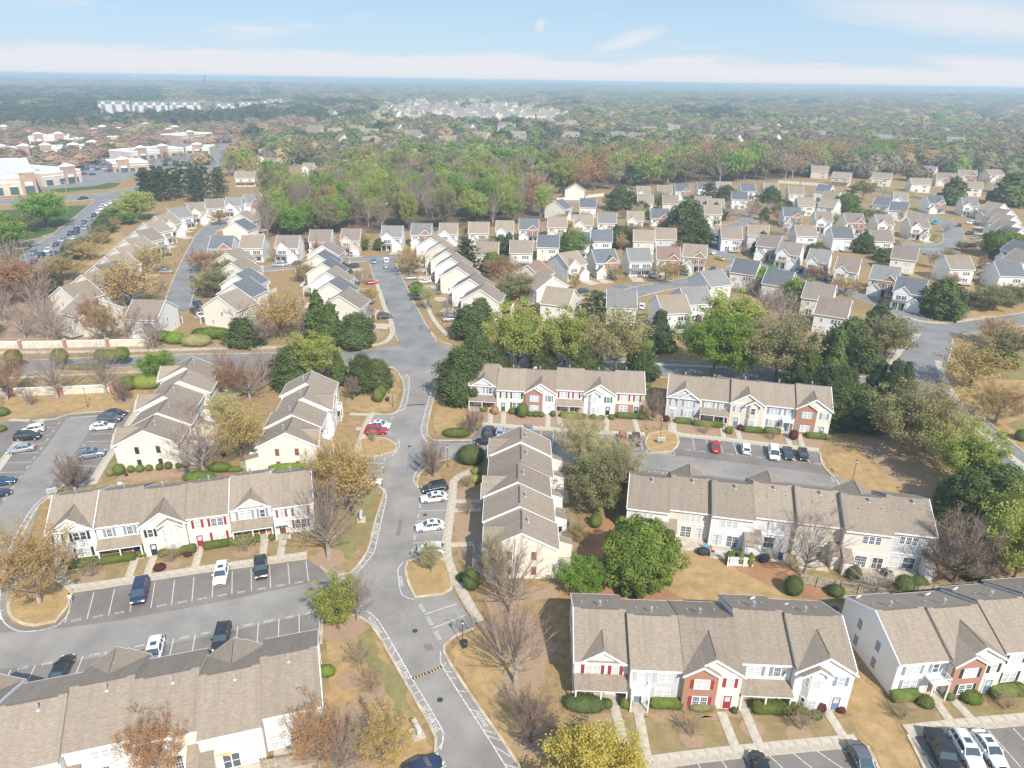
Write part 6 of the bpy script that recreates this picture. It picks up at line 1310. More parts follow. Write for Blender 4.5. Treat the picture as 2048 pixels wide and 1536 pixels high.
p = G(413, 182); t = thing('chimney_tower', 'thin dark mast with a wider top above the far left woods', 'mast', (p.x, p.y, hill(p.x, p.y))); MB().tube((0, 0, 0), (0, 0, 50), 3, 2.4, 8, DARK).obj('mast', t); MB().tube((0, 0, 50), (0, 0, 57), 4.5, 4.5, 8, DARK).obj('platform', t)
def pylon(px, py, h, label):
    p = G(px, py); t = thing('power_pylon', label, 'pylon', (p.x, p.y, hill(p.x, p.y)), R(20), 'power pylons')
    m = MB()
    for sx in (-1, 1):
        for sy in (-1, 1): m.tube((sx * 4, sy * 4, 0), (sx * .8, sy * .8, h), .35, .25, 4, GALV, False)
    for i in range(6):
        z0, z1 = h * i / 6, h * (i + 1) / 6; r0, r1 = 4 - 3.2 * i / 6, 4 - 3.2 * (i + 1) / 6
        for s in (-1, 1): m.tube((-r0, s * r0, z0), (r1, s * r1, z1), .2, .2, 3, GALV, False); m.tube((r0, s * r0, z0), (-r1, s * r1, z1), .2, .2, 3, GALV, False)
    m.obj('lattice', t)
    for z in (h * .7, h * .84, h * .97): MB().box(-9, 9, -.3, .3, z, z + .5, GALV).obj('crossarm', t)
for i, (px, py) in enumerate([(1075, 222), (1087, 224), (520, 204), (508, 206)]): pylon(px, py, 38, ('grey lattice pylon left of its twin beyond the far estate', 'grey lattice pylon right of its twin beyond the far estate', 'grey lattice pylon behind the far terrace, right one', 'grey lattice pylon behind the far terrace, left one')[i])

# ------------------------------------------------------------------ walls, fences, street furniture
def panel_wall(pts, h, label, name='boundary_wall', group=None, pillars=True):
    P = [G(*p) for p in pts]; c = P[0]; t = thing(name, label, 'wall', (c.x, c.y, 0), 0, group)
    for a, b in zip(P, P[1:]):
        d = b - a; L = d.length; th = math.atan2(d.y, d.x); m = (a + b) / 2 - c
        MB().box(-L / 2 + .45, L / 2 - .45, -.12, .12, 0, h, PANELW).obj('panel', t, loc=(m.x, m.y, 0), rz=th)
        MB().box(-L / 2 + .45, L / 2 - .45, -.18, .18, h + .002, h + .1, TRIM).obj('coping', t, loc=(m.x, m.y, 0), rz=th)
    if pillars:
        for a in P: m = a - c; MB().box(-.42, .42, -.42, .42, 0, h + .35, MT['red_brick']).obj('brick_pillar', t, loc=(m.x, m.y, 0)); MB().box(-.5, .5, -.5, .5, h + .352, h + .5, CONC).obj('pillar_cap', t, loc=(m.x, m.y, 0))
panel_wall([(-40, 696), (43, 697), (132, 695), (217, 693), (302, 692)], 1.9, 'cream panel wall with brick pillars above the collector road')
panel_wall([(-60, 795), (25, 792), (124, 789), (226, 784)], 1.9, 'cream panel wall with brick pillars between the collector road and the parking lot')
panel_wall([(1555, 366), (1600, 369), (1658, 373)], 1.8, 'white panel wall of the far garden, left part', 'garden_wall', None, False); panel_wall([(1735, 382), (1800, 392), (1852, 401)], 1.8, 'white panel wall of the far garden, right part', 'garden_wall', None, False)
panel_wall([(1112, 402), (1160, 397), (1208, 392)], 1.6, 'long cream garden wall behind the woodland houses', 'garden_wall', None, False)
def fence(pts, h, label, gap=.17, mat=None, group='timber fences'):
    P = [G(*p) for p in pts]; c = P[0]; t = thing('picket_fence', label, 'fence', (c.x, c.y, 0), 0, group); mat = mat or WOODF; m = MB()
    for a, b in zip(P, P[1:]):
        d = b - a; L = d.length; u = d.normalized(); n = Vector((-u.y, u.x, 0)); k_ = int(L / gap)
        for i in range(k_):
            q = a - c + u * (i * gap + .02); w_ = gap * .78; zz = h + rnd.uniform(-.03, .03); s = .06 if i % 2 else -.0
            o1 = q + n * (.03 + s); o2 = q + u * w_ + n * (.03 + s); e = n * .02
            i0 = len(m.v); m.v += [tuple(o1), tuple(o2), (o2.x, o2.y, zz), (o1.x, o1.y, zz)]; m.v += [(v[0] + e.x, v[1] + e.y, v[2]) for v in m.v[i0:i0 + 4]]
            for f in ((0, 1, 2, 3), (7, 6, 5, 4), (3, 2, 6, 7), (1, 5, 6, 2), (0, 3, 7, 4)): m.f.append(tuple(i0 + j for j in f)); m.m.append(m.mi(mat))
        th = math.atan2(d.y, d.x); mm = (a + b) / 2 - c
        for z in (.3, h - .3): MB().box(-L / 2, L / 2, -.08, -.0, z, z + .09, mat).obj('rail', t, loc=(mm.x, mm.y, 0), rz=th)
        for i in range(int(L / 2.4) + 1): q = a - c + u * min(L, i * 2.4); MB().box(-.06, .06, -.16, -.04, 0, h + .08, mat).obj('fence_post', t, loc=(q.x, q.y, 0), rz=th)
    m.obj('pickets', t, kind='stuff')
fence([(1598, 1168), (1680, 1182), (1770, 1197)], 1.8, 'weathered picket fence behind the patios, left of the round shrub'); fence([(1800, 1195), (1880, 1190), (1950, 1183)], 1.8, 'weathered picket fence behind the patios, right of the round shrub')
fence([(1112, 936), (1132, 935), (1132, 952)], 1.6, 'short timber fence at the far patio of the centre row'); fence([(1112, 1030), (1135, 1034), (1138, 1058)], 1.6, 'timber fence round a middle patio of the centre row'); fence([(1140, 1055), (1158, 1060), (1160, 1085)], 1.6, 'timber fence at the near patio of the centre row')
fence([(484, 940), (502, 940)], 1.8, 'small timber fence panel beside the satellite dish', group=None)
fence([(1454, 1132), (1506, 1134)], 1.7, 'white picket screen of the small patio between clipped shrubs', mat=TRIM, group=None)
fence([(525, 1545), (600, 1535), (672, 1525)], 1.8, 'slatted timber fence at the bottom beside the parking patio')
fence([(205, 482), (225, 462), (232, 452)], 1.8, 'timber fence behind the cul-de-sac gardens'); fence([(1005, 549), (1026, 548)], 1.6, 'dark timber fence in a back garden', mat=BARK)
sm = None
for i, (x, y, h, l) in enumerate([(1704, 963, 4, 'black lamp post with a white lantern on the dry lawn right of the parking lot'), (926, 1297, 4, 'black lamp post over a round bin at the street corner'), (176, 814, 4, 'slim lamp post leaning over the lawn below the panel wall'), (896, 933, 4, 'black lamp post beside the upright bare tree'), (786, 814, 4, 'black lamp post by the entrance shrubs'), (1320, 877, 4.2, 'black lamp post on the small parking island'), (1323, 702, 4, 'lamp post between the clipped hedges above the middle row'), (296, 698, 4, 'lamp post in front of the upper panel wall'), (1727, 744, 4, 'lamp post beside the dark conifers near the curved road'), (1266, 583, 5, 'lamp post at the middle turning circle')]): lamp(x, y, h, l)
def bollard_bin(px, py, label): p = G(px, py); t = thing('litter_bin', label, 'bin', (p.x, p.y, 0)); MB().tube((0, 0, 0), (0, 0, .75), .4, .48, 12, DARK).obj('bin_body', t); MB().tube((0, 0, .75), (0, 0, .85), .5, .42, 12, DARK).tube((0, 0, .852), (0, 0, .9), .2, .2, 10, CHROME).obj('lid', t)
bollard_bin(929, 1292, 'round black bin at the foot of the corner lamp'); bollard_bin(775, 802, 'black bin beside the entrance lamp')
def mailboxes(px, py, ang_, label):
    p = G(px, py); t = thing('mailbox_cluster', label, 'mailbox', (p.x, p.y, 0), R(ang_), 'shared mailbox stands')
    MB().box(-.9, .9, -.7, .7, 0, .12, CONC).obj('slab_base', t)
    for i in range(2):
        x = -.8 + i * .82; b = MB().box(x, x + .76, -.22, .22, .7, 1.55, pmat('mailbox_grey', (.55, .56, .58), .4)).obj('box_unit', t)
        for r_ in range(4):
            for c_ in range(2): MB().box(x + .05 + c_ * .34, x + .36 + c_ * .34, -.235, -.221, .75 + r_ * .2, .92 + r_ * .2, GALV).obj('door', b)
        MB().box(x + .3, x + .46, -.08, .08, .12, .7, GALV).obj('pedestal', t)
mailboxes(1322, 888, 0, 'grey mailbox stand on the small parking island'); mailboxes(107, 992, 30, 'grey mailbox stand on the lawn left of the bare upright tree'); mailboxes(723, 1040, -80, 'grey mailbox stand on the verge of the main street'); mailboxes(834, 1468, -60, 'grey mailbox stand on a curved slab at the bottom')
for i, (x, y, l) in enumerate([(742, 660, 'brick entrance pillar with a lantern left of the residential street'), (912, 665, 'brick entrance pillar with a lantern right of the residential street'), (1846, 626, 'brick entrance pillar under the big dark evergreen at the right junction')]):
    p = G(x, y); t = thing('entrance_pillar', l, 'brick pillar', (p.x, p.y, 0), R(5), 'brick entrance pillars'); MB().box(-.6, .6, -.6, .6, 0, 2.6, MT['red_brick']).obj('pillar', t); MB().box(-.75, .75, -.75, .75, 2.602, 2.85, CONC).obj('cap', t); MB().box(-.25, .25, -.25, .25, 2.86, 3.3, pmat('frosted_globe', (.8, .8, .78))).prism([(-.35, 3.31), (.35, 3.31), (0, 3.6)], 'y', -.3, .3, DARK).obj('lantern', t); MB().box(-.35, .35, -.63, -.601, 1.2, 1.9, DARK).obj('name_plate', t)
sheet('patio_awning', [(400, 1545), (412, 1515), (470, 1500), (467, 1545)], pmat('yellow_awning', (.66, .45, .17), .8), 2.5)
o = bpy.data.objects['patio_awning']; del o['kind']; tag(o, 'yellow ochre awning over the patio at the bottom left', 'awning')
for i, (x, y, a, l) in enumerate([(1406, 1108, 0, 'black covered grill on the patio left of the storage closet'), (1527, 1122, 30, 'low dark covered table behind the open patio'), (1468, 1120, 0, 'dark covered furniture beside the white picket screen')]):
    p = G(x, y); o = sphere_mb(1.0, pmat('dark_cover', (.03, .035, .04), .8), sx=1.1, sy=.8, sz=.65, c=(0, 0, .55)).obj('covered_grill', None, True, (p.x, p.y, 0), R(a)); tag(o, l, 'grill')
def ac(px, py, label): p = G(px, py); t = thing('air_conditioner', label, 'air conditioner', (p.x, p.y, 0), R(-10), 'outdoor air conditioning units'); MB().box(-.4, .4, -.4, .4, .08, .9, GALV).obj('casing', t); MB().tube((0, 0, .902), (0, 0, .94), .32, .32, 12, DARK).obj('fan_grille', t); MB().box(-.5, .5, -.5, .5, 0, .078, CONC).obj('plinth', t)
ac(1406, 1103 + 2, 'grey air conditioner left of the twin storage closets'); ac(1424, 1112, 'grey air conditioner in front of the twin storage closets'); ac(1778, 1153, 'grey air conditioner by the white storage closet'); ac(1668, 1232, 'grey air conditioner behind the shaded end wall'); ac(500, 938, 'grey air conditioner beside the small fence panel')
def dish(px, py, z, label): p = G(px, py, z); t = thing('satellite_dish', label, 'satellite dish', (p.x, p.y, z - .6), R(20), 'satellite dishes on the roofs'); MB().tube((0, 0, 0), (0, 0, .7), .03, .03, 6, GALV).obj('mast', t); d_ = sphere_mb(.45, TRIM, sy=.22).obj('reflector', t, True, (0, -.08, .85)); d_.rotation_euler = (R(25), 0, 0); MB().tube((0, -.1, .7), (0, -.5, .85), .015, .015, 4, GALV).obj('feed_arm', t)
for i, (x, y, z, l) in enumerate([(152, 990, 8, 'dish on the left end of the row facing the parking bays'), (241, 970, 8, 'dish left of the white gable step'), (1503, 1199, 6.6, 'left dish on the bottom centre row'), (1569, 1212, 6.6, 'right dish on the bottom centre row'), (1715, 1196, 5.9, 'dish at the corner of the bottom right row'), (1853, 1191, 6.5, 'dish on the rear slope of the bottom right row'), (1908, 1180, 7, 'dish by the blue step of the bottom right row'), (540, 1456, 3, 'dish on the closet roof of the bottom left row'), (503, 909, 3, 'dish on the side roof by the fence panel'), (1070, 738, 8.2, 'dish on the row under the lime trees')]): dish(x, y, z, 'white satellite ' + l)
# garden seats, table, toys, bins beside the houses
def chair(px, py, col, label, rz=0): p = G(px, py); t = thing('garden_chair', label, 'chair', (p.x, p.y, .1), R(rz)); m = pmat('chair_' + col[0], col[1], .6); MB().box(-.28, .28, -.28, .28, .38, .44, m).obj('seat', t); MB().box(-.28, .28, .22, .28, .44, 1.0, m).obj('backrest', t); [MB().box(x, x + .05, y, y + .05, 0, .38, m).obj('leg', t) for x in (-.28, .23) for y in (-.28, .22)]
chair(1837, 1134, ('red', (.5, .03, .03)), 'red garden chair on the patio of the end townhouse'); chair(1163, 1392, ('brown', (.25, .12, .07)), 'brown wicker chair on the corner porch'); chair(1180, 1390, ('brown', (.25, .12, .07)), 'brown wicker chair further along the corner porch'); chair(1410, 1100, ('cyan', (.02, .45, .6)), 'turquoise chair on the patio by the big green tree')
p = G(1703, 1130); t = thing('garden_table', 'round white garden table on the cream townhouse patio', 'table', (p.x, p.y, .08)); MB().tube((0, 0, .7), (0, 0, .76), .75, .75, 16, TRIM).obj('tabletop', t); MB().tube((0, 0, 0), (0, 0, .7), .06, .06, 8, TRIM).obj('pedestal', t)
for i in range(4): a = i * 1.57 + .5; p2 = p + Vector((math.cos(a) * 1.15, math.sin(a) * 1.15, .08)); o = thing('garden_chair', 'white garden chair around the round patio table', 'chair', p2, a - 1.57, 'white chairs round the patio table'); MB().box(-.22, .22, -.22, .22, .4, .45, TRIM).obj('seat', o); MB().box(-.22, .22, .17, .22, .45, .9, TRIM).obj('backrest', o)
def roadside_mailbox(px, py, label): p = G(px, py); t = thing('mailbox', label, 'mailbox', (p.x, p.y, 0), R(80), 'kerbside mailboxes'); MB().box(-.06, .06, -.06, .06, 0, 1.05, BARK).obj('post', t); MB().box(-.28, .28, -.12, .12, 1.05, 1.3, DARK).obj('box', t)
for i, (x, y) in enumerate([(824, 622), (843, 659), (860, 655 + 12), (374, 520), (366, 505), (380, 488), (358, 515), (352, 533), (385, 470), (388, 605), (1158, 570), (1251, 560), (1447, 539), (1482, 513), (1530, 550), (1610, 570), (774, 610), (762, 578), (835, 600)]): roadside_mailbox(x, y, 'small black kerbside mailbox at a driveway end')
def sign(px, py, h, label, mat): p = G(px, py); t = thing('road_sign', label, 'road sign', (p.x, p.y, 0)); MB().tube((0, 0, 0), (0, 0, h), .04, .04, 6, GALV).obj('post', t); MB().box(-.4, .4, -.05, -.03, h - .7, h, mat).obj('sign_face', t)
sign(1748, 745, 2.2, 'red octagonal road sign by the curved road', REDS); sign(797, 507, 1.4, 'small red and white yard sign at the top of the residential street', REDS); sign(50, 495, 3, 'white road sign on the verge of the avenue', TRIM)
def pole(px, py, h, label, lampl=False):
    p = G(px, py); t = thing('utility_pole', label, 'utility pole', (p.x, p.y, 0), R(25), 'tall poles along the avenue'); MB().tube((0, 0, 0), (0, 0, h), .18, .12, 6, GALV).obj('pole', t); MB().box(-2.2, 2.2, -.08, .08, h - .8, h - .6, GALV).obj('crossarm', t)
for i, (x, y, h) in enumerate([(110, 520, 10), (139, 410, 13), (302, 356, 13), (57, 540, 9), (342, 332, 12), (375, 316, 12), (418, 300, 12), (484, 270, 12), (295, 303, 10)]): pole(x, y, h, ['tall pole leaning over the traffic queue', 'tall grey pole right of the big green tree', 'tall pole behind the dark pines', 'pole at the lower avenue junction', 'tall pole by the white shop units', 'tall pole between shops and highway', 'tall pole beside the brick restaurant', 'pole where the highway meets the woods', 'pole in the shop car park'][i])
# person in the parking lot corner
def person(px, py, face, label, shirt, trousers, h=1.72, bend=0):
    p = G(px, py); t = thing('person', label, 'person', (p.x, p.y, .06), R(face)); s = h / 1.72; skin = pmat('skin', (.35, .2, .14), .6); sh = pmat('shirt_' + label[:6], shirt, .8); tr = pmat('trousers_' + label[:6], trousers, .8)
    V = [(0, 0, .95), (0, -.02, 1.2), (0, -.06, 1.42), (0, -.09, 1.5), (0, -.11, 1.62), (0, -.13, 1.70), (-.1, 0, .90), (-.11, -.08, .5), (-.11, 0.02, .08), (-.11, -.16, .05), (.1, 0, .90), (.12, .12, .5), (.12, .22, .1), (.12, .08, .05), (-.19, -.05, 1.38), (-.26, -.02, 1.12), (-.24, -.2, .92), (-.23, -.27, .86), (.19, -.05, 1.38), (.27, -.08, 1.12), (.25, -.28, .98), (.24, -.36, .95)]
    Ed = [(0, 1), (1, 2), (2, 3), (3, 4), (4, 5), (0, 6), (6, 7), (7, 8), (8, 9), (0, 10), (10, 11), (11, 12), (12, 13), (2, 14), (14, 15), (15, 16), (16, 17), (2, 18), (18, 19), (19, 20), (20, 21)]
    Rr = [.15, .14, .15, .06, .10, .09, .095, .065, .045, .04, .095, .065, .045, .04, .06, .045, .035, .035, .06, .045, .035, .035]
    me = bpy.data.meshes.new('body'); me.from_pydata([(a * s, b * s, c * s) for a, b, c in V], Ed, []); ob = bpy.data.objects.new('body', me); COL.objects.link(ob); md = ob.modifiers.new('skin', 'SKIN')
    for i, r_ in enumerate(Rr): me.skin_vertices[0].data[i].radius = (r_ * s, r_ * s)
    me.skin_vertices[0].data[0].use_root = True; ob.modifiers.new('sub', 'SUBSURF').levels = 1; ob.modifiers['sub'].render_levels = 1
    dg = bpy.context.evaluated_depsgraph_get(); m2 = bpy.data.meshes.new_from_object(ob.evaluated_get(dg)); bpy.data.objects.remove(ob)
    m2.materials.clear(); [m2.materials.append(m) for m in (sh, tr, skin)]
    for f in m2.polygons:
        c = f.center; f.material_index = 1 if c.z < .95 * s and abs(c.x) < .2 else 2 if c.z > 1.48 * s or (abs(c.x) > .2 and c.z < 1.1 * s) else 0; f.use_smooth = True
    link('body', m2, t); sphere_mb(.115 * s, pmat('dark_hair', (.02, .015, .012), .7), (0, -.09 * s, 1.68 * s), sy=1.05, sz=1.0).obj('hair', t, True)
person(143, 1208, 200, 'person in a white shirt and pale trousers at the island kerb', (.75, .75, .74), (.42, .45, .55))

# ------------------------------------------------------------------ vehicles
for c in [
 ('van', 'navy', 282, 1190, 276, 1215, 'dark blue minivan alone in the upper left parking bays'), ('suv', 'white', 444, 1155, 439, 1178, 'white SUV in the upper left parking bays'), ('suv', 'black', 523, 1143, 524, 1163, 'black SUV near the right end of the upper left parking bays'),
 ('suv', 'black', 445, 1283, 438, 1310, 'black SUV behind the gable roof in the lower left bays'), ('suv', 'white', 311, 1312, 304, 1340, 'white SUV with a sunroof in the lower left bays'), ('sedan', 'black', 126, 1346, 142, 1312, 'black sedan showing its tail lights in the lower left bays'),
 ('hatch', 'white', 67, 864, 40, 868, 'white hatchback in the left lot beside a black SUV'), ('suv', 'black', 57, 879, 82, 877, 'black SUV in the left lot between a white and a silver car'), ('sedan', 'silver', 44, 903, 18, 907, 'silver sedan in the left lot'), ('sedan', 'blue', 2, 970, 30, 965, 'blue car cut by the left edge of the picture'), ('sedan', 'navy', -8, 995, 10, 990, 'dark car barely visible at the left edge'),
 ('sedan', 'black', 231, 832, 255, 831, 'black sedan farthest up the left lot'), ('suv', 'grey', 222, 842, 246, 842, 'grey SUV beside the white sedan in the left lot'), ('sedan', 'white', 206, 858, 230, 856, 'white sedan with its nose at the townhouse roof'), ('suv', 'bluegrey', 184, 914, 210, 910, 'blue-grey SUV alone near the upright bare tree'),
 ('suv', 'black', 870, 982, 845, 986, 'black SUV nearest the island in the street bays'), ('sedan', 'white', 868, 1001, 842, 1004, 'white sedan beside the black SUV in the street bays'), ('sedan', 'white', 860, 1058, 834, 1061, 'white sedan alone in the street bays'), ('hatch', 'white', 862, 1104, 836, 1104, 'white hatchback behind the budding tree in the street bays'),
 ('sedan', 'white', 760, 855, 784, 856, 'white sedan next to the red SUV by the entrance'), ('suv', 'red', 753, 867, 776, 867, 'red SUV by the small grass island'), ('sedan', 'white', 738, 968, 756, 968, 'white car half hidden under the golden tree'),
 ('suv', 'darkgrey', 978, 868, 982, 850, 'dark grey SUV at the left end of the middle lot'), ('hatch', 'silver', 1000, 868, 1002, 850, 'silver hatchback second in the middle lot'), ('sedan', 'black', 972, 888, 950, 887, 'black sedan standing across the middle lot entrance'), ('suv', 'bluegrey', 1056, 872, 1056, 890, 'pale blue car behind the centre row roof'),
 ('hatch', 'orange', 1245, 882, 1246, 900, 'orange hatchback near the parking island'), ('hatch', 'maroon', 1272, 884, 1274, 902, 'maroon hatchback next to the orange one'), ('sedan', 'red', 1431, 898, 1431, 880, 'red car parked in front of the right row'), ('hatch', 'white', 1490, 902, 1486, 884, 'white hatchback in front of the right row'),
 ('van', 'white', 1547, 912, 1550, 934, 'white minivan in front of the right row'), ('sedan', 'darkgrey', 1575, 912, 1580, 930, 'dark grey sedan right of the white minivan'), ('hatch', 'black', 1605, 915, 1610, 934, 'black hatchback at the right end of the bays'),
 ('hatch', 'black', 1520, 1545, 1512, 1520, 'black car at the bottom edge below the long sidewalk'), ('sedan', 'grey', 1722, 1530, 1740, 1565, 'grey sedan at the bottom edge beside the dry lawn'), ('pickup', 'black', 1882, 1513, 1904, 1560, 'black pickup truck in the bottom right bays'), ('suv', 'white', 1930, 1508, 1952, 1545, 'white SUV between the pickup and the white sedan'), ('sedan', 'white', 1975, 1505, 2000, 1540, 'white sedan with a sunroof in the bottom right bays'),
 ('sedan', 'navy', 842, 1546, 866, 1533, 'dark blue car at the bottom edge by the main street'),
 ('sedan', 'silver', 333, 546, 355, 546, 'silver car in a driveway on the curved cul-de-sac'), ('hatch', 'blue', 385, 560, 386, 550, 'blue car at the kerb of the cul-de-sac'), ('sedan', 'silver', 404, 579, 384, 582, 'silver car under the olive tree of the cul-de-sac'), ('suv', 'navy', 395, 612, 384, 606, 'navy SUV in the driveway of the corner house'), ('suv', 'black', 390, 626, 380, 620, 'dark SUV in front of the white car at the corner house'), ('sedan', 'white', 401, 634, 408, 640, 'white car at the corner house of the cul-de-sac'),
 ('pickup', 'silver', 561, 533, 540, 534, 'silver pickup on the short cross street'), ('sedan', 'navy', 597, 529, 618, 527, 'dark blue sedan on the short cross street'), ('suv', 'maroon', 706, 536, 690, 538, 'dark red SUV in the first driveway of the residential street'), ('sedan', 'red', 745, 568, 762, 567, 'red car in a driveway of the residential street'), ('hatch', 'silver', 731, 608, 752, 606, 'silver hatchback in a driveway left of the residential street'), ('suv', 'darkgrey', 771, 637, 792, 636, 'dark SUV in the lowest driveway of the residential street'),
 ('suv', 'bluegrey', 748, 526, 748, 540, 'blue-grey car driving down the residential street'), ('van', 'white', 773, 524, 773, 515, 'white van parked at the top of the residential street'), ('hatch', 'silver', 772, 536, 772, 525, 'silver car behind the white van'),
 ('hatch', 'darkgrey', 697, 504, 697, 510, 'dark car in a driveway behind a silver one'), ('sedan', 'silver', 702, 511, 703, 516, 'silver car in a driveway of the short cross street'), ('hatch', 'grey', 716, 507, 717, 512, 'grey car next to the silver one in the driveway'),
 ('sedan', 'silver', 822, 559, 806, 560, 'silver car in a driveway right of the residential street'), ('suv', 'black', 830, 575, 812, 578, 'black SUV in front of the small green tree'), ('sedan', 'white', 850, 566, 836, 567, 'white car behind the black SUV in the driveway'), ('sedan', 'darkgrey', 824, 536, 812, 538, 'dark car in the upper driveway right of the street'), ('sedan', 'white', 848, 532, 838, 534, 'white car near the top right driveway'), ('sedan', 'black', 833, 600, 820, 600, 'black car in the driveway below the small green tree'), ('sedan', 'grey', 869, 588, 856, 588, 'grey car by the white garage'), ('suv', 'silver', 901, 642, 886, 643, 'silver SUV beside the dark evergreens'),
 ('hatch', 'blue', 1168, 585, 1182, 583, 'blue car behind the dark pine'), ('sedan', 'silver', 1281, 552, 1283, 558, 'silver car left of the twin driveway'), ('sedan', 'silver', 1306, 554, 1308, 560, 'silver car right of the twin driveway'), ('suv', 'grey', 1372, 549, 1370, 556, 'grey SUV in front of the reddish-roofed house'), ('sedan', 'black', 1425, 541, 1422, 546, 'black car in a driveway near the yellow cab'), ('sedan', 'yellow', 1440, 520, 1452, 523, 'yellow cab parked at the kerb'), ('sedan', 'white', 1427, 508, 1430, 502, 'white car behind the yellow cab'), ('suv', 'white', 1284, 616, 1288, 606, 'white SUV between the houses below the turning circle'),
 ('suv', 'blue', 1597, 545, 1585, 548, 'blue SUV in a driveway on the loop street'), ('sedan', 'black', 1657, 560, 1646, 564, 'black sedan in a driveway on the loop street'), ('sedan', 'silver', 1857, 509, 1866, 508, 'silver car in the right turning circle'), ('pickup', 'teal', 1870, 448, 1880, 445, 'turquoise truck at the end of the right cul-de-sac'), ('suv', 'darkgrey', 1918, 453, 1918, 448, 'dark SUV opposite the turquoise truck'), ('pickup', 'white', 1942, 448, 1930, 448, 'white pickup in a driveway of the right cul-de-sac'), ('suv', 'navy', 1938, 469, 1928, 470, 'navy SUV in the second driveway on the right'), ('sedan', 'silver', 1950, 478, 1940, 479, 'silver sedan in the third driveway on the right'), ('suv', 'maroon', 1942, 494, 1932, 494, 'maroon SUV in the fourth driveway on the right'), ('suv', 'blue', 1968, 537, 1958, 536, 'blue SUV beside the white house at the right'), ('hatch', 'black', 1965, 551, 1956, 551, 'black car beside the white house at the right'), ('sedan', 'silver', 1648, 463, 1649, 468, 'silver car in front of the gabled houses'),
 ('sedan', 'silver', 1945, 928, 1960, 940, 'pale car seen through the lime tree on the curved street'), ('sedan', 'black', 330, 513, 322, 514, 'black car in an upper driveway of the curved cul-de-sac'),
 ]: car(*c, group='parked cars')
QC = [('sedan', 'red', 68, 526), ('suv', 'bluegrey', 67, 509), ('suv', 'navy', 83, 514), ('sedan', 'grey', 108, 510), ('suv', 'white', 97, 504), ('suv', 'darkgrey', 131, 495), ('sedan', 'blue', 112, 492), ('suv', 'silver', 126, 483), ('sedan', 'white', 146, 479), ('pickup', 'navy', 142, 470), ('suv', 'navy', 153, 468), ('suv', 'black', 153, 461), ('sedan', 'silver', 160, 453), ('suv', 'grey', 168, 447), ('sedan', 'silver', 180, 441), ('suv', 'black', 188, 433), ('suv', 'white', 196, 427), ('suv', 'white', 204, 420), ('hatch', 'black', 206, 432), ('suv', 'white', 214, 412), ('suv', 'black', 218, 421), ('suv', 'silver', 207, 409), ('suv', 'white', 223, 408), ('van', 'white', 230, 406), ('suv', 'darkgrey', 228, 414), ('suv', 'silver', 172, 459)]
CN = {'bluegrey': 'blue-grey', 'darkgrey': 'dark grey'}
for i, (k, c, x, y) in enumerate(QC): car(k, c, x, y, x - 11, y + 7 if y > 440 else y + 8, '%s %s, %s in the avenue queue from the red car' % (CN.get(c, c), CNAME[k][0].replace('parked_', ''), ORD[i] if i < 18 else ORD[i - 18] + ' after the eighteenth'), 'cars queueing on the avenue', True)
car('pickup', 'navy', 166, 399, 150, 401, 'dark pickup turning on the highway beyond the queue', 'cars on the highway', True)
# small cars in the retail car parks: one mesh each
def small_car(col):
    m = MB(); p = paint(col, *PAINTS[col]); m.box(-2.3, 2.3, -.9, .9, .3, .95, p); m.prism([(-1.9, .951), (1.1, .951), (.5, 1.5), (-1.3, 1.5)], 'y', -.78, .78, CARGL); m.box(-1.2, .4, -.7, .7, 1.502, 1.54, p)
    for x in (-1.4, 1.4): m.box(x - .33, x + .33, -.93, .93, 0, .6, TYRE)
    return m.mesh('small_car')
cols = ['white', 'silver', 'black', 'grey', 'red', 'navy', 'white', 'darkgrey', 'blue', 'silver']; nsc = 0
for (x0, x1, y0, y1, sx, sy) in [(195, 250, 322, 346, 9, 4.2), (60, 190, 300, 314, 11, 4.2), (150, 200, 320, 350, 9, 5), (300, 400, 296, 312, 13, 5), (0, 140, 330, 338, 10, 4), (232, 310, 296, 300, 11, 4), (330, 390, 326, 332, 12, 5)]:
    y = y0
    while y <= y1:
        x = x0
        while x <= x1:
            if rnd.random() < .62:
                c = rnd.choice(cols); p = G(x + rnd.uniform(-1, 1), y); me = cached(('sc', c), lambda: small_car(c)); o = link('parked_car', me, None, (p.x, p.y, .12), R(70) + rnd.choice((0, math.pi))); tag(o, 'small %s car in the shopping centre car parks' % CN.get(c, c), 'car', 'cars in the shop car parks (%s)' % CN.get(c, c)); nsc += 1
            x += sx
        y += sy

# ------------------------------------------------------------------ clipped shrubs and hedges
S = shrub
S(1169, 1415, 2.7, 1.35, 1.5, 'ball', 'dark', 'big dark oval hedge in front of the corner porch', R(-4)); S(1215, 1414, .55, None, 1.1, 'ball', 'box', 'small ball shrub right of the big oval hedge'); S(1251, 1413, .8, None, 1.4, 'ball', 'box', 'round shrub between the first two front walks')
S(1331, 1412, 2.0, .7, 1.1, 'box', 'box', 'long clipped hedge under the grey townhouse window', R(-2)); S(1402, 1420, 1.7, .7, 1.1, 'ball', 'olive', 'straggly shrub row below the orange brick bay'); S(1546, 1422, 2.8, .8, 1.2, 'box', 'box', 'long clipped hedge in front of the empty long porch', R(-2)); S(1468, 1425, .4, None, .8, 'ball', 'dark', 'tiny dark shrub between two front walks')
S(1638, 1420, .8, None, 1.1, 'ball', 'plum', 'purple shrub under the bay window'); S(1630, 1434, .8, None, 1.0, 'ball', 'dark', 'dark green shrub below the purple one'); S(1680, 1422, .6, None, .8, 'ball', 'plum', 'grey purple shrub right of the slate blue door'); S(1604, 1425, .7, None, 1.1, 'ball', 'dark', 'dark round shrub left of the bay window')
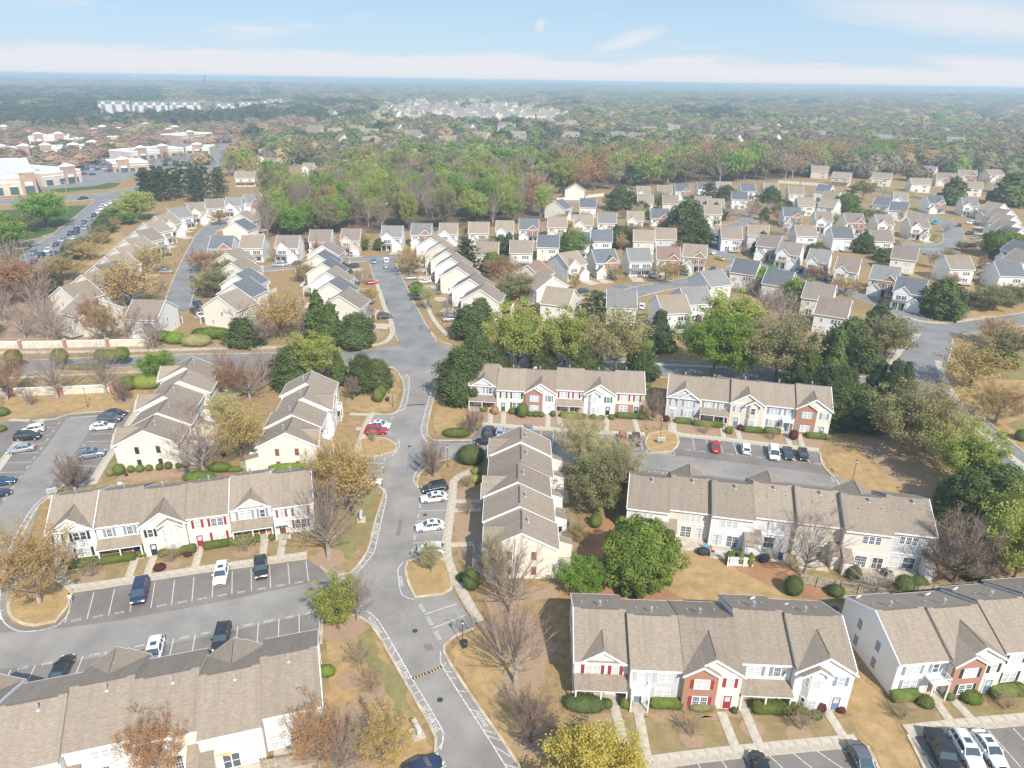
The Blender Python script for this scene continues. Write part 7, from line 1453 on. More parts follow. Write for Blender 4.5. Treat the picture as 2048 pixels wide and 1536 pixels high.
S(1808, 1398, 1.9, .7, 1.1, 'box', 'box', 'clipped hedge at the corner of the bottom right row', R(7)); S(1849, 1410, 1.0, None, 1.2, 'ball', 'box', 'round shrub at the right end of the corner hedge'); S(1897, 1397, .7, None, 1.1, 'ball', 'box', 'small round shrub beside the brick bay door'); S(1940, 1400, 1.3, None, 1.5, 'ball', 'holly', 'large round shrub below the cream gable'); S(2010, 1388, 2.2, .8, 1.1, 'box', 'box', 'clipped hedge near the right edge', R(7))
for i, (x, y, r, m, l) in enumerate([(221, 951, .8, 'olive', 'brownish ball shrub at the lot corner of the cream gable'), (240, 948, 1.05, 'box', 'largest ball shrub under the cream gable'), (253, 952, .35, 'plum', 'tiny purple shrub among the ball shrubs'), (263, 944, .7, 'box', 'ball shrub left of the lower black shutter'), (281, 943, .75, 'box', 'ball shrub right of the lower black shutter'), (299, 941, .7, 'box', 'ball shrub in the middle of the gable wall'), (320, 939, .7, 'box', 'ball shrub below the right black shutter'), (338, 937, .75, 'box', 'ball shrub right of the right black shutter'), (358, 936, .6, 'box', 'ball shrub near the right corner of the gable'), (373, 934, .7, 'olive', 'brownish ball shrub at the right corner of the gable')]): S(x, y, r, None, r * 1.9, 'ball', m, l)
for x, y, a, b, rz, l in [(170, 1131, 2.2, .7, 15, 'clipped hedge below the white end townhouse'), (234, 1122, 2.9, .7, 15, 'long clipped hedge before the brick porch on the left'), (285, 1113, .8, .7, 0, 'round clipped hedge beside the black door'), (328, 1111, .9, .7, 10, 'clipped hedge left of the bay window'), (365, 1106, 2.2, .65, 15, 'clipped hedge right of the bay window'), (433, 1094, 2.0, .6, 15, 'clipped hedge under the red-shuttered window'), (489, 1086, 2.5, .6, 15, 'clipped hedge in front of the second brick porch'), (545, 1079, .6, .6, 0, 'ball hedge beside the balcony townhouse')]: S(x, y, a, b, 1.1, 'box' if a > 1 else 'ball', 'box', l, R(rz))
S(320, 1139, .95, None, 1.0, 'ball', 'plum', 'dark purple ball shrub on the lawn of the upper left row'); S(376, 1112, .7, .5, .5, 'ball', 'plum', 'low reddish shrub beside the front walk')
S(913, 872, 3.1, 1.5, 1.7, 'ball', 'box', 'wide oval hedge left of the parked black sedan', R(-3)); S(942, 925, 2.9, 2.3, 3.4, 'ball', 'dark', 'large clipped evergreen mound at the corner of the centre row'); S(953, 946, 1.1, None, 1.1, 'ball', 'lime', 'upper of two yellow-green ball shrubs'); S(951, 962, 1.1, None, 1.1, 'ball', 'lime', 'lower of two yellow-green ball shrubs')
S(943, 1177, 1.35, 1.3, 3.6, 'ball', 'dark', 'tall dark clipped evergreen in front of the centre row gable'); S(922, 1160, .8, None, 1.0, 'ball', 'dark', 'low dark shrub left of the tall clipped evergreen')
for x, y, r, h, l in [(968, 822, .9, 1.1, 'shrub below the far left porch of the lime tree row'), (1045, 834, 1.2, 3.2, 'tall egg-shaped evergreen between the yellow and brick fronts'), (1026, 826, 1.0, 1.1, 'low shrub left of the egg-shaped evergreen'), (1060, 832, .7, 1.1, 'ball shrub under the brick bay, left one'), (1071, 832, .9, 1.1, 'ball shrub under the brick bay, middle one'), (1083, 833, .7, 1.1, 'ball shrub under the brick bay, right one'), (1106, 832, .7, 1.2, 'ball shrub right of the white door'), (1186, 838, .8, 1.1, 'ball shrub left of the white bay window'), (1203, 838, .8, 1.0, 'ball shrub right of the white bay window'), (1223, 838, .8, 1.1, 'ball shrub right of the teal-shuttered door'), (1283, 838, .9, 1.4, 'ball shrub at the right end of the lime tree row'),
                      (1332, 842, .8, 1.2, 'purple ball shrub at the grey end townhouse'), (1480, 860, .8, 1.2, 'purple ball shrub beside the blue door'), (1524, 866, .4, .7, 'tiny purple shrub beside the clipped hedge'), (1586, 878, 1.0, 2.0, 'dark purple egg shrub by the brick bay')]: S(x, y, r, None, h, 'ball', 'plum' if 'purple' in l else 'box', l)
S(990, 828, .9, None, 2.0, 'ball', 'rust', 'russet shrub beside the front walk of the orange door')
for x, y, a, l in [(1145, 836, 3.0, 'clipped hedge in front of the red-door porch'), (1254, 836, 2.6, 'clipped hedge before the brick ground floor'), (1415, 852, 3.4, 'long clipped hedge before the green-door porch'), (1366, 846, 2.0, 'low hedge under the grey end townhouse window'), (1505, 864, 2.1, 'clipped hedge beneath the beige bay window'), (1544, 866, 1.8, 'clipped hedge beneath the white balcony townhouse'), (1632, 876, 2.2, 'clipped hedge at the end of the right row'), (1457, 866, .8, 'narrow clipped hedge between two front walks')]: S(x, y, a, .7, 1.15, 'box', 'box', l, R(-9))
for x, y, r, h, l in [(757, 803, 1.3, 3.2, 'lowest of the stacked clipped shrubs by the entrance'), (763, 793, 1.2, 2.8, 'middle one of the stacked clipped shrubs by the entrance'), (759, 782, 1.2, 2.6, 'upper of the stacked clipped shrubs by the entrance'), (906, 794, 1.4, 3.4, 'clipped egg shrub right of the main street, lower one'), (914, 783, 1.4, 3.2, 'clipped egg shrub right of the main street, upper one'),
                      (1584, 1187, 1.35, 3.0, 'tall round clipped shrub at the left end of the picket fence'), (1671, 1190, 1.2, 1.6, 'low dark shrub before the picket fence'), (1803, 1190, 1.5, 3.6, 'tall egg-shaped evergreen between the two picket fences'), (1837, 1172, 1.4, 1.4, 'low round shrub behind the right picket fence'), (1705, 1155, 1.2, 2.0, 'dark shrub beside the cream patio'), (1191, 1053, 1.1, 2.6, 'egg-shaped shrub behind the centre row'), (1938, 1155, 1.8, 3.2, 'dark round evergreen right of the vase-shaped bare tree'), (1968, 1180, 1.2, 2.2, 'small dark cone shrub above the bottom right row'), (1466, 1120, .8, 1.6, 'brownish ball shrub at the white picket screen'), (1488, 1126, .8, 1.6, 'green ball shrub at the white picket screen'),
                      (1294, 775, 1.0, 1.4, 'low shrub between the two upper rows'), (2044, 880, 1.6, 2.4, 'bright clipped ball shrub at the right edge'), (2035, 1385, 1.0, 1.3, 'small shrub near the right edge walk')]: S(x, y, r, None, h, 'ball', 'dark' if 'dark' in l or 'ever' in l or 'fence' in l else 'box', l)
for i, (x, y) in enumerate([(1455, 1128), (1479, 1130), (1499, 1132)]): S(x, y, .45, None, 2.6, 'ball', 'holly', ['left', 'middle', 'right'][i] + ' narrow columnar shrub at the white picket screen')
for x, y, r, l in [(33, 734, 2.3, 'ball-shaped topiary tree farthest left on the median'), (125, 732, 2.3, 'ball-shaped topiary tree second from the left on the median'), (207, 728, 1.9, 'dark ball topiary tree left of the rightmost one'), (225, 728, 1.9, 'ball topiary tree next to the rightmost one'), (249, 726, 2.1, 'rightmost round-headed topiary tree on the median')]:
    p = G(x, y + 4); t = thing('topiary_tree', l, 'tree', (p.x, p.y, .1), 0, 'round topiary trees on the median'); MB().tube((0, 0, 0), (0, 0, 2.2), .12, .1, 6, BARK).obj('trunk', t); link('crown', cached('topi', lambda: t_shrub(5, 'ball', (1.5, 1.5, 1.45), FM['holly'], .12, 60)), t, (0, 0, 1.5)).scale = (r / 1.7,) * 3
for x, y, a, b, h, m, l in [(293, 775, 4.2, 2.3, 3.2, 'lime', 'bright yellow-green mound of shrubs beside the left row'), (262, 778, 1.9, 1.9, 3.2, 'holly', 'round dark shrub left of the bright mound'), (165, 738, 7, 1.4, 1.3, 'olive', 'low olive hedge on the median'), (325, 680, 4, 2.2, 2.6, 'holly', 'dark hedge left of the bright green shrub above the road'), (352, 686, 3.2, 2.2, 3.0, 'green', 'bright green shrub above the collector road'), (425, 676, 6, 2.2, 3.2, 'holly', 'long clipped dark hedge behind the corner house'), (393, 690, 4.5, 2.6, 3, 'pale', 'pale flowering shrub above the collector road'), (675, 683, 3, 3, 3.6, 'holly', 'round dark clipped shrub beside the cypresses'), (1300, 703, 4, 2.4, 4.0, 'holly', 'large clipped hedge left of the hedge lamp'), (1334, 705, 3, 2, 2.8, 'holly', 'clipped hedge right of the hedge lamp'), (150, 960 - 130, .1, .1, .1, 'box', None), (119, 688, 1.5, 1.5, 1.8, 'holly', 'ball shrub before the upper panel wall'), (400, 962, 3.2, 1.6, 1.8, 'holly', 'low dark hedge behind the upper left row'), (440, 942, 2.4, 1.2, 1.8, 'holly', 'dark hedge strip beside the fence panel'), (585, 942, 5.2, 1.2, 1.8, 'holly', 'clipped hedge below the brown-shuttered gable'), (466, 942, 2, .8, 1, 'holly', 'small clipped hedge left of the brown shutters'),
                            (5, 830, 1.6, 1.4, 1.6, 'box', 'shrub at the white corner at the left edge'), (3, 862, 1.2, 1, 1.2, 'box', 'small shrub at the left edge below the walk'), (655, 1350, 1.1, .8, 1.5, 'holly', 'dark shrub beside the white end wall at the bottom'), (447, 553, 2.2, 2.2, 2.6, 'holly', 'round shrub by the slate-roofed corner house')]:
    if l: S(x, y, a, b, h, 'ball', m, l)

# ------------------------------------------------------------------ trees that stand out one by one
T = tree
for a in [
 ('baregold', 80, 1207, 12.5, 6.2, 'orange budding tree on the left parking island'), ('bare', 658, 1117, 15.5, 6.5, 'big bare tree on the verge left of the main street'), ('gold', 706, 1030, 14.0, 6.0, 'tall golden budding tree beside the main street'), ('baregold', 668, 1010, 13, 5.0, 'sparser golden tree behind the end of the upper left row'), ('lime', 678, 1258, 8.5, 3.3, 'bright lime tree at the parking lot mouth'), ('bare', 716, 1242, 9, 3.6, 'thin bare tree right of the lime tree'),
 ('vase', 866, 953, 9.0, 2.7, 'upright oval bare tree at the middle lot entrance'), ('vase', 150, 985, 8.5, 2.9, 'upright oval bare tree in the left parking lot'), ('barelime', 864, 1147, 6.2, 1.9, 'upright olive budding tree on the street island'), ('vase', 1061, 1483, 8.2, 2.7, 'upright brown budding tree left of the yellow one'), ('yellow', 1190, 1600, 8.8, 5.1, 'dense yellow flowering tree at the bottom edge'),
 ('bare', 1030, 1366, 14, 5.0, 'large bare tree on the dry lawn in the bottom centre'), ('bare', 1022, 1225, 13, 5.4, 'bare tree in front of the centre row gable'), ('barelime', 990, 1190, 11, 2.2, 'thin tree with a yellow top before the centre gable'), ('green', 1164, 1182, 5.0, 3.7, 'low spreading green tree left of the big round one'), ('holly', 1277, 1170, 11.2, 5.6, 'big round bright green tree on the central lawn'),
 ('olive', 1190, 1030, 10, 4.6, 'olive tree behind the centre row patios'), ('olive', 1220, 1005, 10.5, 4.8, 'olive tree left of the patio row'), ('barelime', 1240, 960, 9, 4.6, 'thin lime tree over the middle lot, right one'), ('barelime', 1155, 935, 11.5, 5.0, 'thin lime tree over the middle lot, left one'), ('barelime', 1195, 955, 9, 4.2, 'thin lime tree over the middle lot, centre one'),
 ('bare', 1607, 1156, 12.5, 6.0, 'bare tree with a forked trunk behind the picket fence'), ('vase', 1907, 1165, 13.0, 5.4, 'vase-shaped bare tree at the end of the patio row'), ('lime', 2022, 1172, 14, 5.6, 'lime green tree with pale trunks at the right edge'), ('lime', 2060, 1100, 12, 6, 'lime green tree cut by the right edge'), ('magnolia', 1930, 1030, 7, 5.2, 'dark evergreen mass left of the corner one at the right'), ('magnolia', 1985, 1025, 9.0, 6.2, 'dark evergreen mass at the right edge'), ('magnolia', 1905, 1035, 4, 3.4, 'low dark evergreen beside the mass at the right'),
 ('lime', 1920, 985, 13.5, 6.0, 'lime tree over the curved street'), ('pale', 1893, 925, 12, 5.2, 'pale budding tree above the lime tree'), ('olive', 1798, 912, 15.5, 7.6, 'olive and orange tree, left of the pair on the mulch slope'), ('gold', 1846, 900, 15.5, 7.0, 'orange tinged tree, right of the pair on the mulch slope'), ('gold', 1939, 776, 12.0, 8.4, 'wide golden tree beside the curved street'), ('baregold', 1990, 845, 9.5, 7.0, 'golden brown tree at the right edge below the wide golden one'), ('gold', 1985, 690, 9, 6, 'golden tree top at the right edge near the junction'), ('olive', 2020, 715, 8, 6, 'olive tree at the right edge near the junction'), ('magnolia', 1998, 730, 5, 4, 'dark shrubby tree behind the golden tree'),
 ('pine', 1640, 815, 10.5, 5.5, 'dark pine behind the right row'), ('magnolia', 1675, 842, 9, 6.2, 'broad dark evergreen behind the right row, left one'), ('magnolia', 1715, 850, 8.5, 6, 'broad dark evergreen behind the right row, right one'), ('fir', 1748, 800, 11, 3.6, 'dark conifer above the broad evergreens'), ('fir', 1775, 812, 12.5, 4.0, 'tall dark conifer near the curved road'), ('fir', 1802, 800, 10.5, 3.4, 'dark conifer right of the tall one'), ('cypress', 1610, 775, 15, 3.6, 'tall cypress behind the right row, left one'), ('cypress', 1660, 770, 15.5, 3.8, 'tall cypress behind the right row, middle one'), ('cypress', 1638, 760, 13, 3, 'slim cypress behind the other two'), ('fir', 1588, 782, 9, 3, 'dark conifer at the end of the right row'), ('magnolia', 1690, 715, 11, 6.2, 'dark evergreen above the cypresses'), ('magnolia', 1725, 738, 8, 5.4, 'low dark evergreen above the curved road'), ('olive', 1768, 715, 11.5, 7.5, 'large olive tree beside the curved road'), ('fir', 1755, 655, 10, 4.8, 'dark evergreen behind the olive tree at the junction'), ('magnolia', 1880, 632, 12, 7.4, 'very large dark evergreen at the right junction'), ('olive', 1975, 620, 8, 7, 'grey-green tree right of the large junction evergreen'), ('olive', 2025, 612, 8, 6, 'grey-green tree at the right edge above the junction'),
 ('magnolia', 925, 800, 13, 6.0, 'dark magnolia right of the main street'), ('magnolia', 958, 765, 13, 5.4, 'dark magnolia behind the end of the lime tree row'), ('magnolia', 728, 778, 8.5, 4.4, 'dark magnolia left of the main street'), ('magnolia', 755, 775, 7.2, 4.2, 'shorter dark magnolia near the street corner'), ('magnolia', 590, 768, 9.5, 6.0, 'dark evergreen clump by the collector road'), ('lime', 628, 762, 12.5, 6.4, 'spreading lime and olive tree by the collector road'), ('pale', 650, 758, 9, 5, 'pale budding tree beside the spreading one'), ('cypress', 680, 768, 9.5, 2.6, 'single ragged cypress by the collector road'), ('vase', 706, 800, 6.5, 2.0, 'small upright bare tree on the entrance lawn'),
 ('lime', 1036, 745, 18.5, 8.2, 'tallest lime tree behind the row, leftmost of the line'), ('lime', 1128, 742, 17, 6.8, 'lime tree behind the row, second of the line'), ('pale', 1230, 744, 18, 8.2, 'pale yellow-green tree behind the row, third of the line'), ('magnolia', 1085, 745, 7, 4.2, 'dark holly between the first two lime trees'), ('magnolia', 1170, 748, 7, 4.0, 'dark holly between the lime and the pale tree'), ('magnolia', 1280, 755, 8, 4.8, 'dark holly right of the pale tree'), ('magnolia', 1000, 760, 7, 3.8, 'dark holly left of the tallest lime tree'), ('green', 1425, 752, 16.5, 9.0, 'broad bright green tree behind the right row'), ('lime', 1455, 690, 16, 8.5, 'olive lime tree above the bright green one'), ('green', 1475, 755, 9, 4.4, 'small bright tree right of the broad one'), ('olive', 1550, 760, 17, 9.5, 'olive budding tree behind the right row'), ('bare', 1560, 665, 13, 9, 'grey bare tree between the olive trees'), ('bare', 1530, 640, 12, 8, 'grey bare tree above the olive lime tree'), ('green', 1600, 615, 10, 6.5, 'green tree behind the grey bare trees'), ('green', 1530, 575, 8, 6, 'green tree top in front of the slate roof'), ('fir', 1315, 700, 12.5, 5.0, 'dark fir in front of the white house'), ('pine', 1190, 640, 9.5, 6.5, 'dark pine above the pale tree'), ('vase', 1305, 842, 8, 2.2, 'upright bare tree between the two upper rows'), ('vase', 947, 866, 6.5, 2.4, 'brown bare tree left of the front walk'),
 ('cypress', 640, 675, 15.0, 5.0, 'large cypress left of the pair'), ('cypress', 665, 690, 13.5, 5.0, 'large cypress right of the pair'), ('magnolia', 713, 690, 9.0, 6.4, 'broad dark evergreen by the entrance pillar'), ('magnolia', 935, 675, 9.5, 5.0, 'dark evergreen by the right entrance pillar'), ('gold', 563, 678, 14, 7.5, 'wide golden brown tree above the road'), ('magnolia', 490, 692, 8, 5.0, 'dark grey-green holly above the road'), ('bare', 520, 690, 9, 6, 'bare tree behind the holly'), ('green', 322, 765, 8, 4.5, 'small light green tree left of the row roof'), ('barerust', 465, 805, 11, 4.2, 'rusty tree right of the left row'), ('gold', 485, 925, 13, 5.6, 'golden tree with a pale trunk between the two rows'), ('bare', 408, 950, 12.5, 7.0, 'wide bare tree in front of the left row'), ('bare', 382, 880, 10, 4, 'thin bare tree against the left row roofs'), ('bare', 500, 800, 11, 6.5, 'tangled bare tree behind the golden one'), ('bare', 530, 770, 10, 6, 'bare tree beside the dark evergreen clump'), ('pale', 455, 850, 8, 3.6, 'pale blossoming tree behind the golden one'),
 ('bare', 115, 797, 14, 6.0, 'bare tree at the lower panel wall, left one'), ('bare', 213, 789, 14, 5.2, 'bare tree at the lower panel wall, right one'), ('barerust', 15, 800, 12, 5.5, 'reddish bare tree at the left edge of the lower wall'), ('bare', 62, 813, 5, 2.2, 'young bare tree on the upper left lawn'), ('vase', 247, 804, 6, 2.2, 'young brown oval tree on the upper left lawn'), ('crape', 184, 1155, 3.4, 1.8, 'small multi-stemmed tree on the lawn of the white end townhouse'), ('crape', 345, 1126, 3.4, 1.8, 'small multi-stemmed tree beside the purple ball shrub'), ('crape', 490, 1104, 3.4, 2.0, 'small multi-stemmed tree in the ringed bed'), ('crape', 719, 1335, 4.4, 2.2, 'pruned multi-stemmed tree on the verge, upper one'), ('crape', 745, 1390, 4.4, 2.2, 'pruned multi-stemmed tree on the verge, lower one'), ('crape', 1383, 1475, 3.6, 1.7, 'small bare ornamental tree on the bottom centre lawn'), ('crape', 1602, 1460, 4.2, 2.0, 'pruned ornamental tree near the bay window'), ('crape', 1805, 1440, 3.2, 1.6, 'small bare ornamental tree on the corner lawn'), ('crape', 2012, 1420, 3, 1.6, 'small bare ornamental tree near the right edge'), ('crape', 936, 1030, 3.2, 1.7, 'bare ornamental shrub beside the centre row'), ('crape', 936, 975, 3.2, 1.7, 'bare ornamental shrub above the other by the centre row'), ('crape', 747, 886, 3.8, 1.0, 'young tree on the small island by the red SUV'), ('crape', 1545, 880, 3, 1.4, 'tiny tree before the white balcony townhouse'), ('crape', 1412, 868, 3.2, 1.5, 'tiny tree before the green-door hedge'), ('crape', 922, 790, 4, 1.8, 'pale multi-stemmed tree beside the magnolia'),
 ('barerust', 322, 1560, 9, 3.4, 'orange leafed tree at the bottom left patios'), ('barerust', 640, 1540, 9.5, 3.2, 'reddish bare tree against the white end wall'), ('bare', 690, 1560, 9, 3.8, 'bare tree right of the white end wall'), ('baregold', 770, 1535, 7.5, 3.6, 'yellow green budding tree near the bottom of the street'), ('gold', 1155, 1085, 4, 1.8, 'small golden shrub tree behind the centre row patio'), ('crape', 1590, 1170, 2.4, 1.4, 'twiggy shrub at the picket fence'), ('bare', 1745, 1185, 3.6, 4.2, 'mauve twiggy shrubs leaning over the picket fence'),
 ('green', 95, 455, 17, 11, 'large round green tree at the avenue corner'), ('lime', 275, 440, 15, 10.5, 'yellow-green tree at the end of the queue'), ('olive', 45, 468, 9, 8, 'spreading olive tree by the turn lane'), ('green', 20, 500, 12, 9, 'green tree at the left edge of the avenue'), ('green', -5, 470, 11, 9, 'green tree cut by the left edge above the avenue'), ('bare', 25, 540, 12, 9, 'bare tree at the left edge below the avenue'),
 ('gold', 265, 612, 16, 10, 'large golden brown tree in the cul-de-sac bend'), ('rust', 20, 610, 16, 10, 'large orange tree at the left edge'), ('barerust', 60, 600, 13, 8, 'reddish tree right of the large orange one'), ('baregold', 178, 520, 8, 7, 'golden tree behind the cul-de-sac gardens'), ('bare', 95, 590, 13, 5, 'pale bare tree beside the small evergreen'), ('magnolia', 108, 585, 8, 3.5, 'small evergreen behind the end house'), ('baregold', 130, 560, 9, 8, 'yellow brown tree beside the avenue, lower one'), ('bare', 225, 590, 11, 6, 'bare tree before the cul-de-sac roofs'), ('gold', 305, 545, 11, 6.5, 'golden tree right of the cul-de-sac roofs'), ('olive', 432, 595, 10, 6.5, 'olive tree at the inner bend of the cul-de-sac'), ('barerust', 405, 545, 9, 6, 'rusty bare tree inside the cul-de-sac'), ('barerust', 440, 450, 8, 5.5, 'orange brown tree at the top of the cul-de-sac'), ('barerust', 345, 465, 8, 4.5, 'orange tree before the upper cul-de-sac houses'), ('rust', 375, 450, 8, 4.5, 'golden orange tree among the upper cul-de-sac houses'),
 ('baregold', 822, 548, 9, 7, 'olive yellow tree right of the residential street'), ('green', 836, 594, 4.5, 3, 'small round green tree in a front garden'), ('barelime', 857, 620, 9, 3, 'thin pale tree in a front garden'), ('gold', 736, 612, 7, 4, 'small yellow tree left of the residential street'), ('bare', 722, 570, 7, 5, 'small bare tree left of the residential street'), ('baregold', 610, 565, 8, 5, 'bare brown tree on the open lawn'), ('gold', 725, 500, 9, 5, 'yellow brown tree beside the porch house'), ('bare', 738, 640, 6, 3, 'thin bare tree near the entrance pillar'),
 ]: T(a[0], a[1], a[2], a[3], a[4], a[5])
# trees among the houses: kind, px, py, h, r
gl = ORD
mids = [('pine', 935, 545, 13, 7), ('fir', 1017, 520, 12, 5), ('holly', 985, 545, 8, 4), ('bare', 970, 520, 11, 7), ('barerust', 1000, 560, 9, 7), ('baregold', 1020, 590, 9, 7), ('holly', 1147, 510, 10, 7.5), ('fir', 1230, 495, 11, 5), ('olive', 1262, 495, 11, 5.5), ('magnolia', 1370, 470, 17, 10), ('magnolia', 1390, 490, 12, 8), ('magnolia', 1240, 420, 13, 8.5), ('olive', 1315, 420, 11, 8), ('pine', 1415, 412, 14, 8), ('fir', 1520, 510, 11, 5), ('bare', 1450, 440, 9, 8), ('bare', 1500, 435, 10, 9), ('bare', 1530, 430, 9, 8), ('magnolia', 1540, 405, 10, 7), ('fir', 1430, 435, 9, 4), ('magnolia', 1430, 440, 7, 6), ('pine', 1700, 410, 13, 6), ('olive', 1725, 400, 14, 8), ('holly', 1690, 425, 11, 7), ('magnolia', 1903, 408, 16, 10), ('magnolia', 2015, 410, 19, 13), ('magnolia', 1660, 405, 8, 4), ('bare', 1765, 395, 8, 6), ('bare', 1960, 380, 11, 9), ('bare', 1990, 390, 10, 9), ('holly', 2001, 515, 12, 9), ('bare', 1960, 500, 7, 6), ('magnolia', 1740, 500, 9, 6), ('olive', 1770, 500, 6, 6), ('barelime', 1276, 440, 9, 5), ('barerust', 1060, 475, 8, 5), ('baregold', 1120, 470, 9, 5), ('barerust', 940, 480, 8, 5.5), ('baregold', 1170, 455, 7, 4), ('baregold', 1330, 565, 8, 6), ('bare', 1265, 545, 5, 3), ('bare', 1310, 680, 6, 4), ('holly', 990, 540, 6, 4), ('magnolia', 1280, 432, 8, 6), ('olive', 1590, 440, 7, 5), ('holly', 1560, 428, 6, 5), ('olive', 1750, 445, 8, 5), ('holly', 1715, 445, 8, 5), ('bare', 1570, 470, 8, 6), ('bare', 1590, 520, 6, 4), ('barerust', 1630, 560, 6, 5), ('baregold', 1690, 590, 7, 6), ('bare', 1890, 465, 5, 4), ('magnolia', 1725, 505, 8, 5.5), ('magnolia', 1800, 520, 5, 6), ('magnolia', 1770, 520, 5, 6), ('pale', 1810, 405, 8, 5), ('olive', 1000, 430, 9, 7), ('olive', 840, 430, 8, 6), ('barelime', 1100, 400, 10, 6), ('magnolia', 1450, 400, 9, 7), ('olive', 450, 560, 8, 5), ('holly', 715, 500, 6, 5), ('olive', 620, 500, 6, 4), ('magnolia', 760, 500, 5, 3), ('bare', 895, 640, 8, 3.5), ('magnolia', 960, 655, 9, 4), ('olive', 1040, 600, 9, 7), ('magnolia', 1000, 620, 7, 4), ('bare', 1500, 590, 9, 5), ('barerust', 1470, 570, 6, 5), ('gold', 655, 420, 6, 4)]
def ordw(n): return ORD[n] if n < 20 else ('twenty', 'thirty', 'forty', 'fifty')[min(3, (n + 1) // 10 - 2)] + ('-' + ORD[(n + 1) % 10 - 1] if (n + 1) % 10 else 'th')
def side(x): return 'left of the straight street' if x < 800 else 'in the middle gardens' if x < 1250 else 'right of the middle gardens' if x < 1600 else 'in the right field'
mids.sort(key=lambda m: m[1]); sn = {}
for k_, x, y, h, r in mids:
    sd_ = side(x); sn[sd_] = sn.get(sd_, 0) + 1
    T(k_, x, y, h, r, '%s, %s garden tree from the left %s' % (TNAME[k_].replace('_', ' '), ordw(sn[sd_] - 1), sd_), 'garden trees among the houses')

# ------------------------------------------------------------------ woods: single trees near, one mass of trees far off
def blocked(x, y, m):
    if not m: return False
    if len(HPA) != len(HP): HPA.clear(); HPA.extend((h.x + 4, h.y + 4, h.length > 480) for h in HP); HPN.append(np.array(HPA))
    A = HPN[-1]; dx, dy, fr = np.abs(A[:, 0] - x), y - A[:, 1], A[:, 2] > 0
    return bool(np.any(np.where(fr, (dx < 15) & (dy > -42) & (dy < m), dx + np.abs(dy) < m)))
HPA = []; HPN = []
HP = [o.location.copy() for o in COL.objects if o.get('category') in ('house', 'shop', 'apartment building')] + placed
TREES = []
def off_road(x, y, m=2): return all(min((p.x - x) ** 2 + (p.y - y) ** 2 for p in P_) > (w_ / 2 + m) ** 2 for _, P_, w_ in ROADS)
def scatter(poly, sp, kinds, hr, rr, jitter=.5, keep=1.0, houses=9, group='woods', w3=None):
    W3 = w3 or [G(*p) for p in poly]; P = [(p.x, p.y) for p in W3]; x0, x1 = min(p[0] for p in P), max(p[0] for p in P); y0, y1 = min(p[1] for p in P), max(p[1] for p in P)
    y = y0; out = []
    while y < y1:
        x = x0
        while x < x1:
            qx, qy = x + rnd.uniform(-1, 1) * sp * jitter, y + rnd.uniform(-1, 1) * sp * jitter
            if inpoly(qx, qy, P) and rnd.random() < keep and off_road(qx, qy):
                if not blocked(qx, qy, houses):
                    out.append((rnd.choices([k[0] for k in kinds], [k[1] for k in kinds])[0], qx, qy, rnd.uniform(*hr), rnd.uniform(*rr), group))
            x += sp
        y += sp
    TREES.extend(out)
MIXW = [('green', 3), ('lime', 4), ('olive', 3), ('bare', 5), ('baregold', 1.5), ('barerust', 1)]
scatter([(520, 480), (700, 470), (850, 462), (1000, 452), (1080, 440), (1105, 398), (1000, 385), (830, 378), (700, 378), (600, 385), (530, 400)], 11.5, [('bare', 7), ('lime', 5), ('green', 2.5), ('olive', 2.5), ('barerust', 1.2), ('magnolia', .3)], (13, 22), (4.5, 7), houses=10, group='wood behind the short cross street')
scatter([(285, 408), (440, 405), (450, 378), (300, 372)], 10.5, [('pine', 1)], (14, 19), (6, 8), group='dark pines beside the highway')
scatter([(190, 470), (215, 445), (245, 430), (270, 450), (235, 470), (150, 540), (135, 580), (100, 560), (150, 500)], 10, [('olive', 4), ('baregold', 2), ('green', 2), ('magnolia', 1)], (5, 9), (4, 6), houses=12, group='scrub along the avenue')
scatter([(-60, 540), (60, 540), (110, 640), (250, 665), (330, 675), (330, 690), (-60, 690)], 9.5, [('bare', 8), ('barerust', 2), ('baregold', 1), ('magnolia', .15)], (8, 13), (4.5, 6.5), houses=11, group='trees behind the upper panel wall')
scatter([(-60, 745), (350, 728), (350, 745), (-60, 790)], 9, [('bare', 5), ('barerust', 2)], (6, 10), (3, 5), keep=.35, houses=0, group='trees along the collector road')
scatter([(-60, 715), (60, 712), (330, 700), (320, 706), (-60, 722)], 9, [('bare', 5)], (7, 10), (3, 5), keep=.5, houses=0, group='trees along the collector road')
scatter([(440, 770), (555, 745), (620, 700), (560, 698), (430, 700), (430, 740)], 8.5, [('bare', 6), ('magnolia', .3)], (7, 11), (3.5, 5.5), keep=.7, houses=0, group='trees right of the left row')
scatter([(425, 690), (540, 690), (620, 670), (620, 640), (520, 640), (460, 660)], 9, [('bare', 4), ('baregold', 1), ('magnolia', 1)], (6, 10), (4, 5.5), keep=.6, group='trees above the collector road')
scatter([(1600, 700), (1750, 740), (1730, 690), (1650, 640), (1600, 650)], 9.5, [('magnolia', 3), ('bare', 1), ('olive', 1)], (6, 9), (4, 5), keep=.3, group='evergreens beside the curved road')
scatter([(1120, 1015), (1250, 1010), (1235, 925), (1150, 930)], 7, [('olive', 4), ('bare', 2)], (6, 9), (3, 4), keep=.55, houses=0, group='scrubby trees behind the centre row')
scatter([(1560, 770), (1640, 840), (1735, 850), (1740, 800), (1690, 770)], 8, [('magnolia', 3), ('pine', 1)], (7, 11), (4, 5.5), houses=0, group='dark evergreens behind the right row')
scatter([(1880, 1010), (2060, 1010), (2060, 1080), (1980, 1090), (1930, 1060)], 9, [('magnolia', 2), ('olive', 2), ('lime', 1)], (5, 10), (3.5, 5.5), keep=.7, houses=0, group='right edge trees below the curved street')
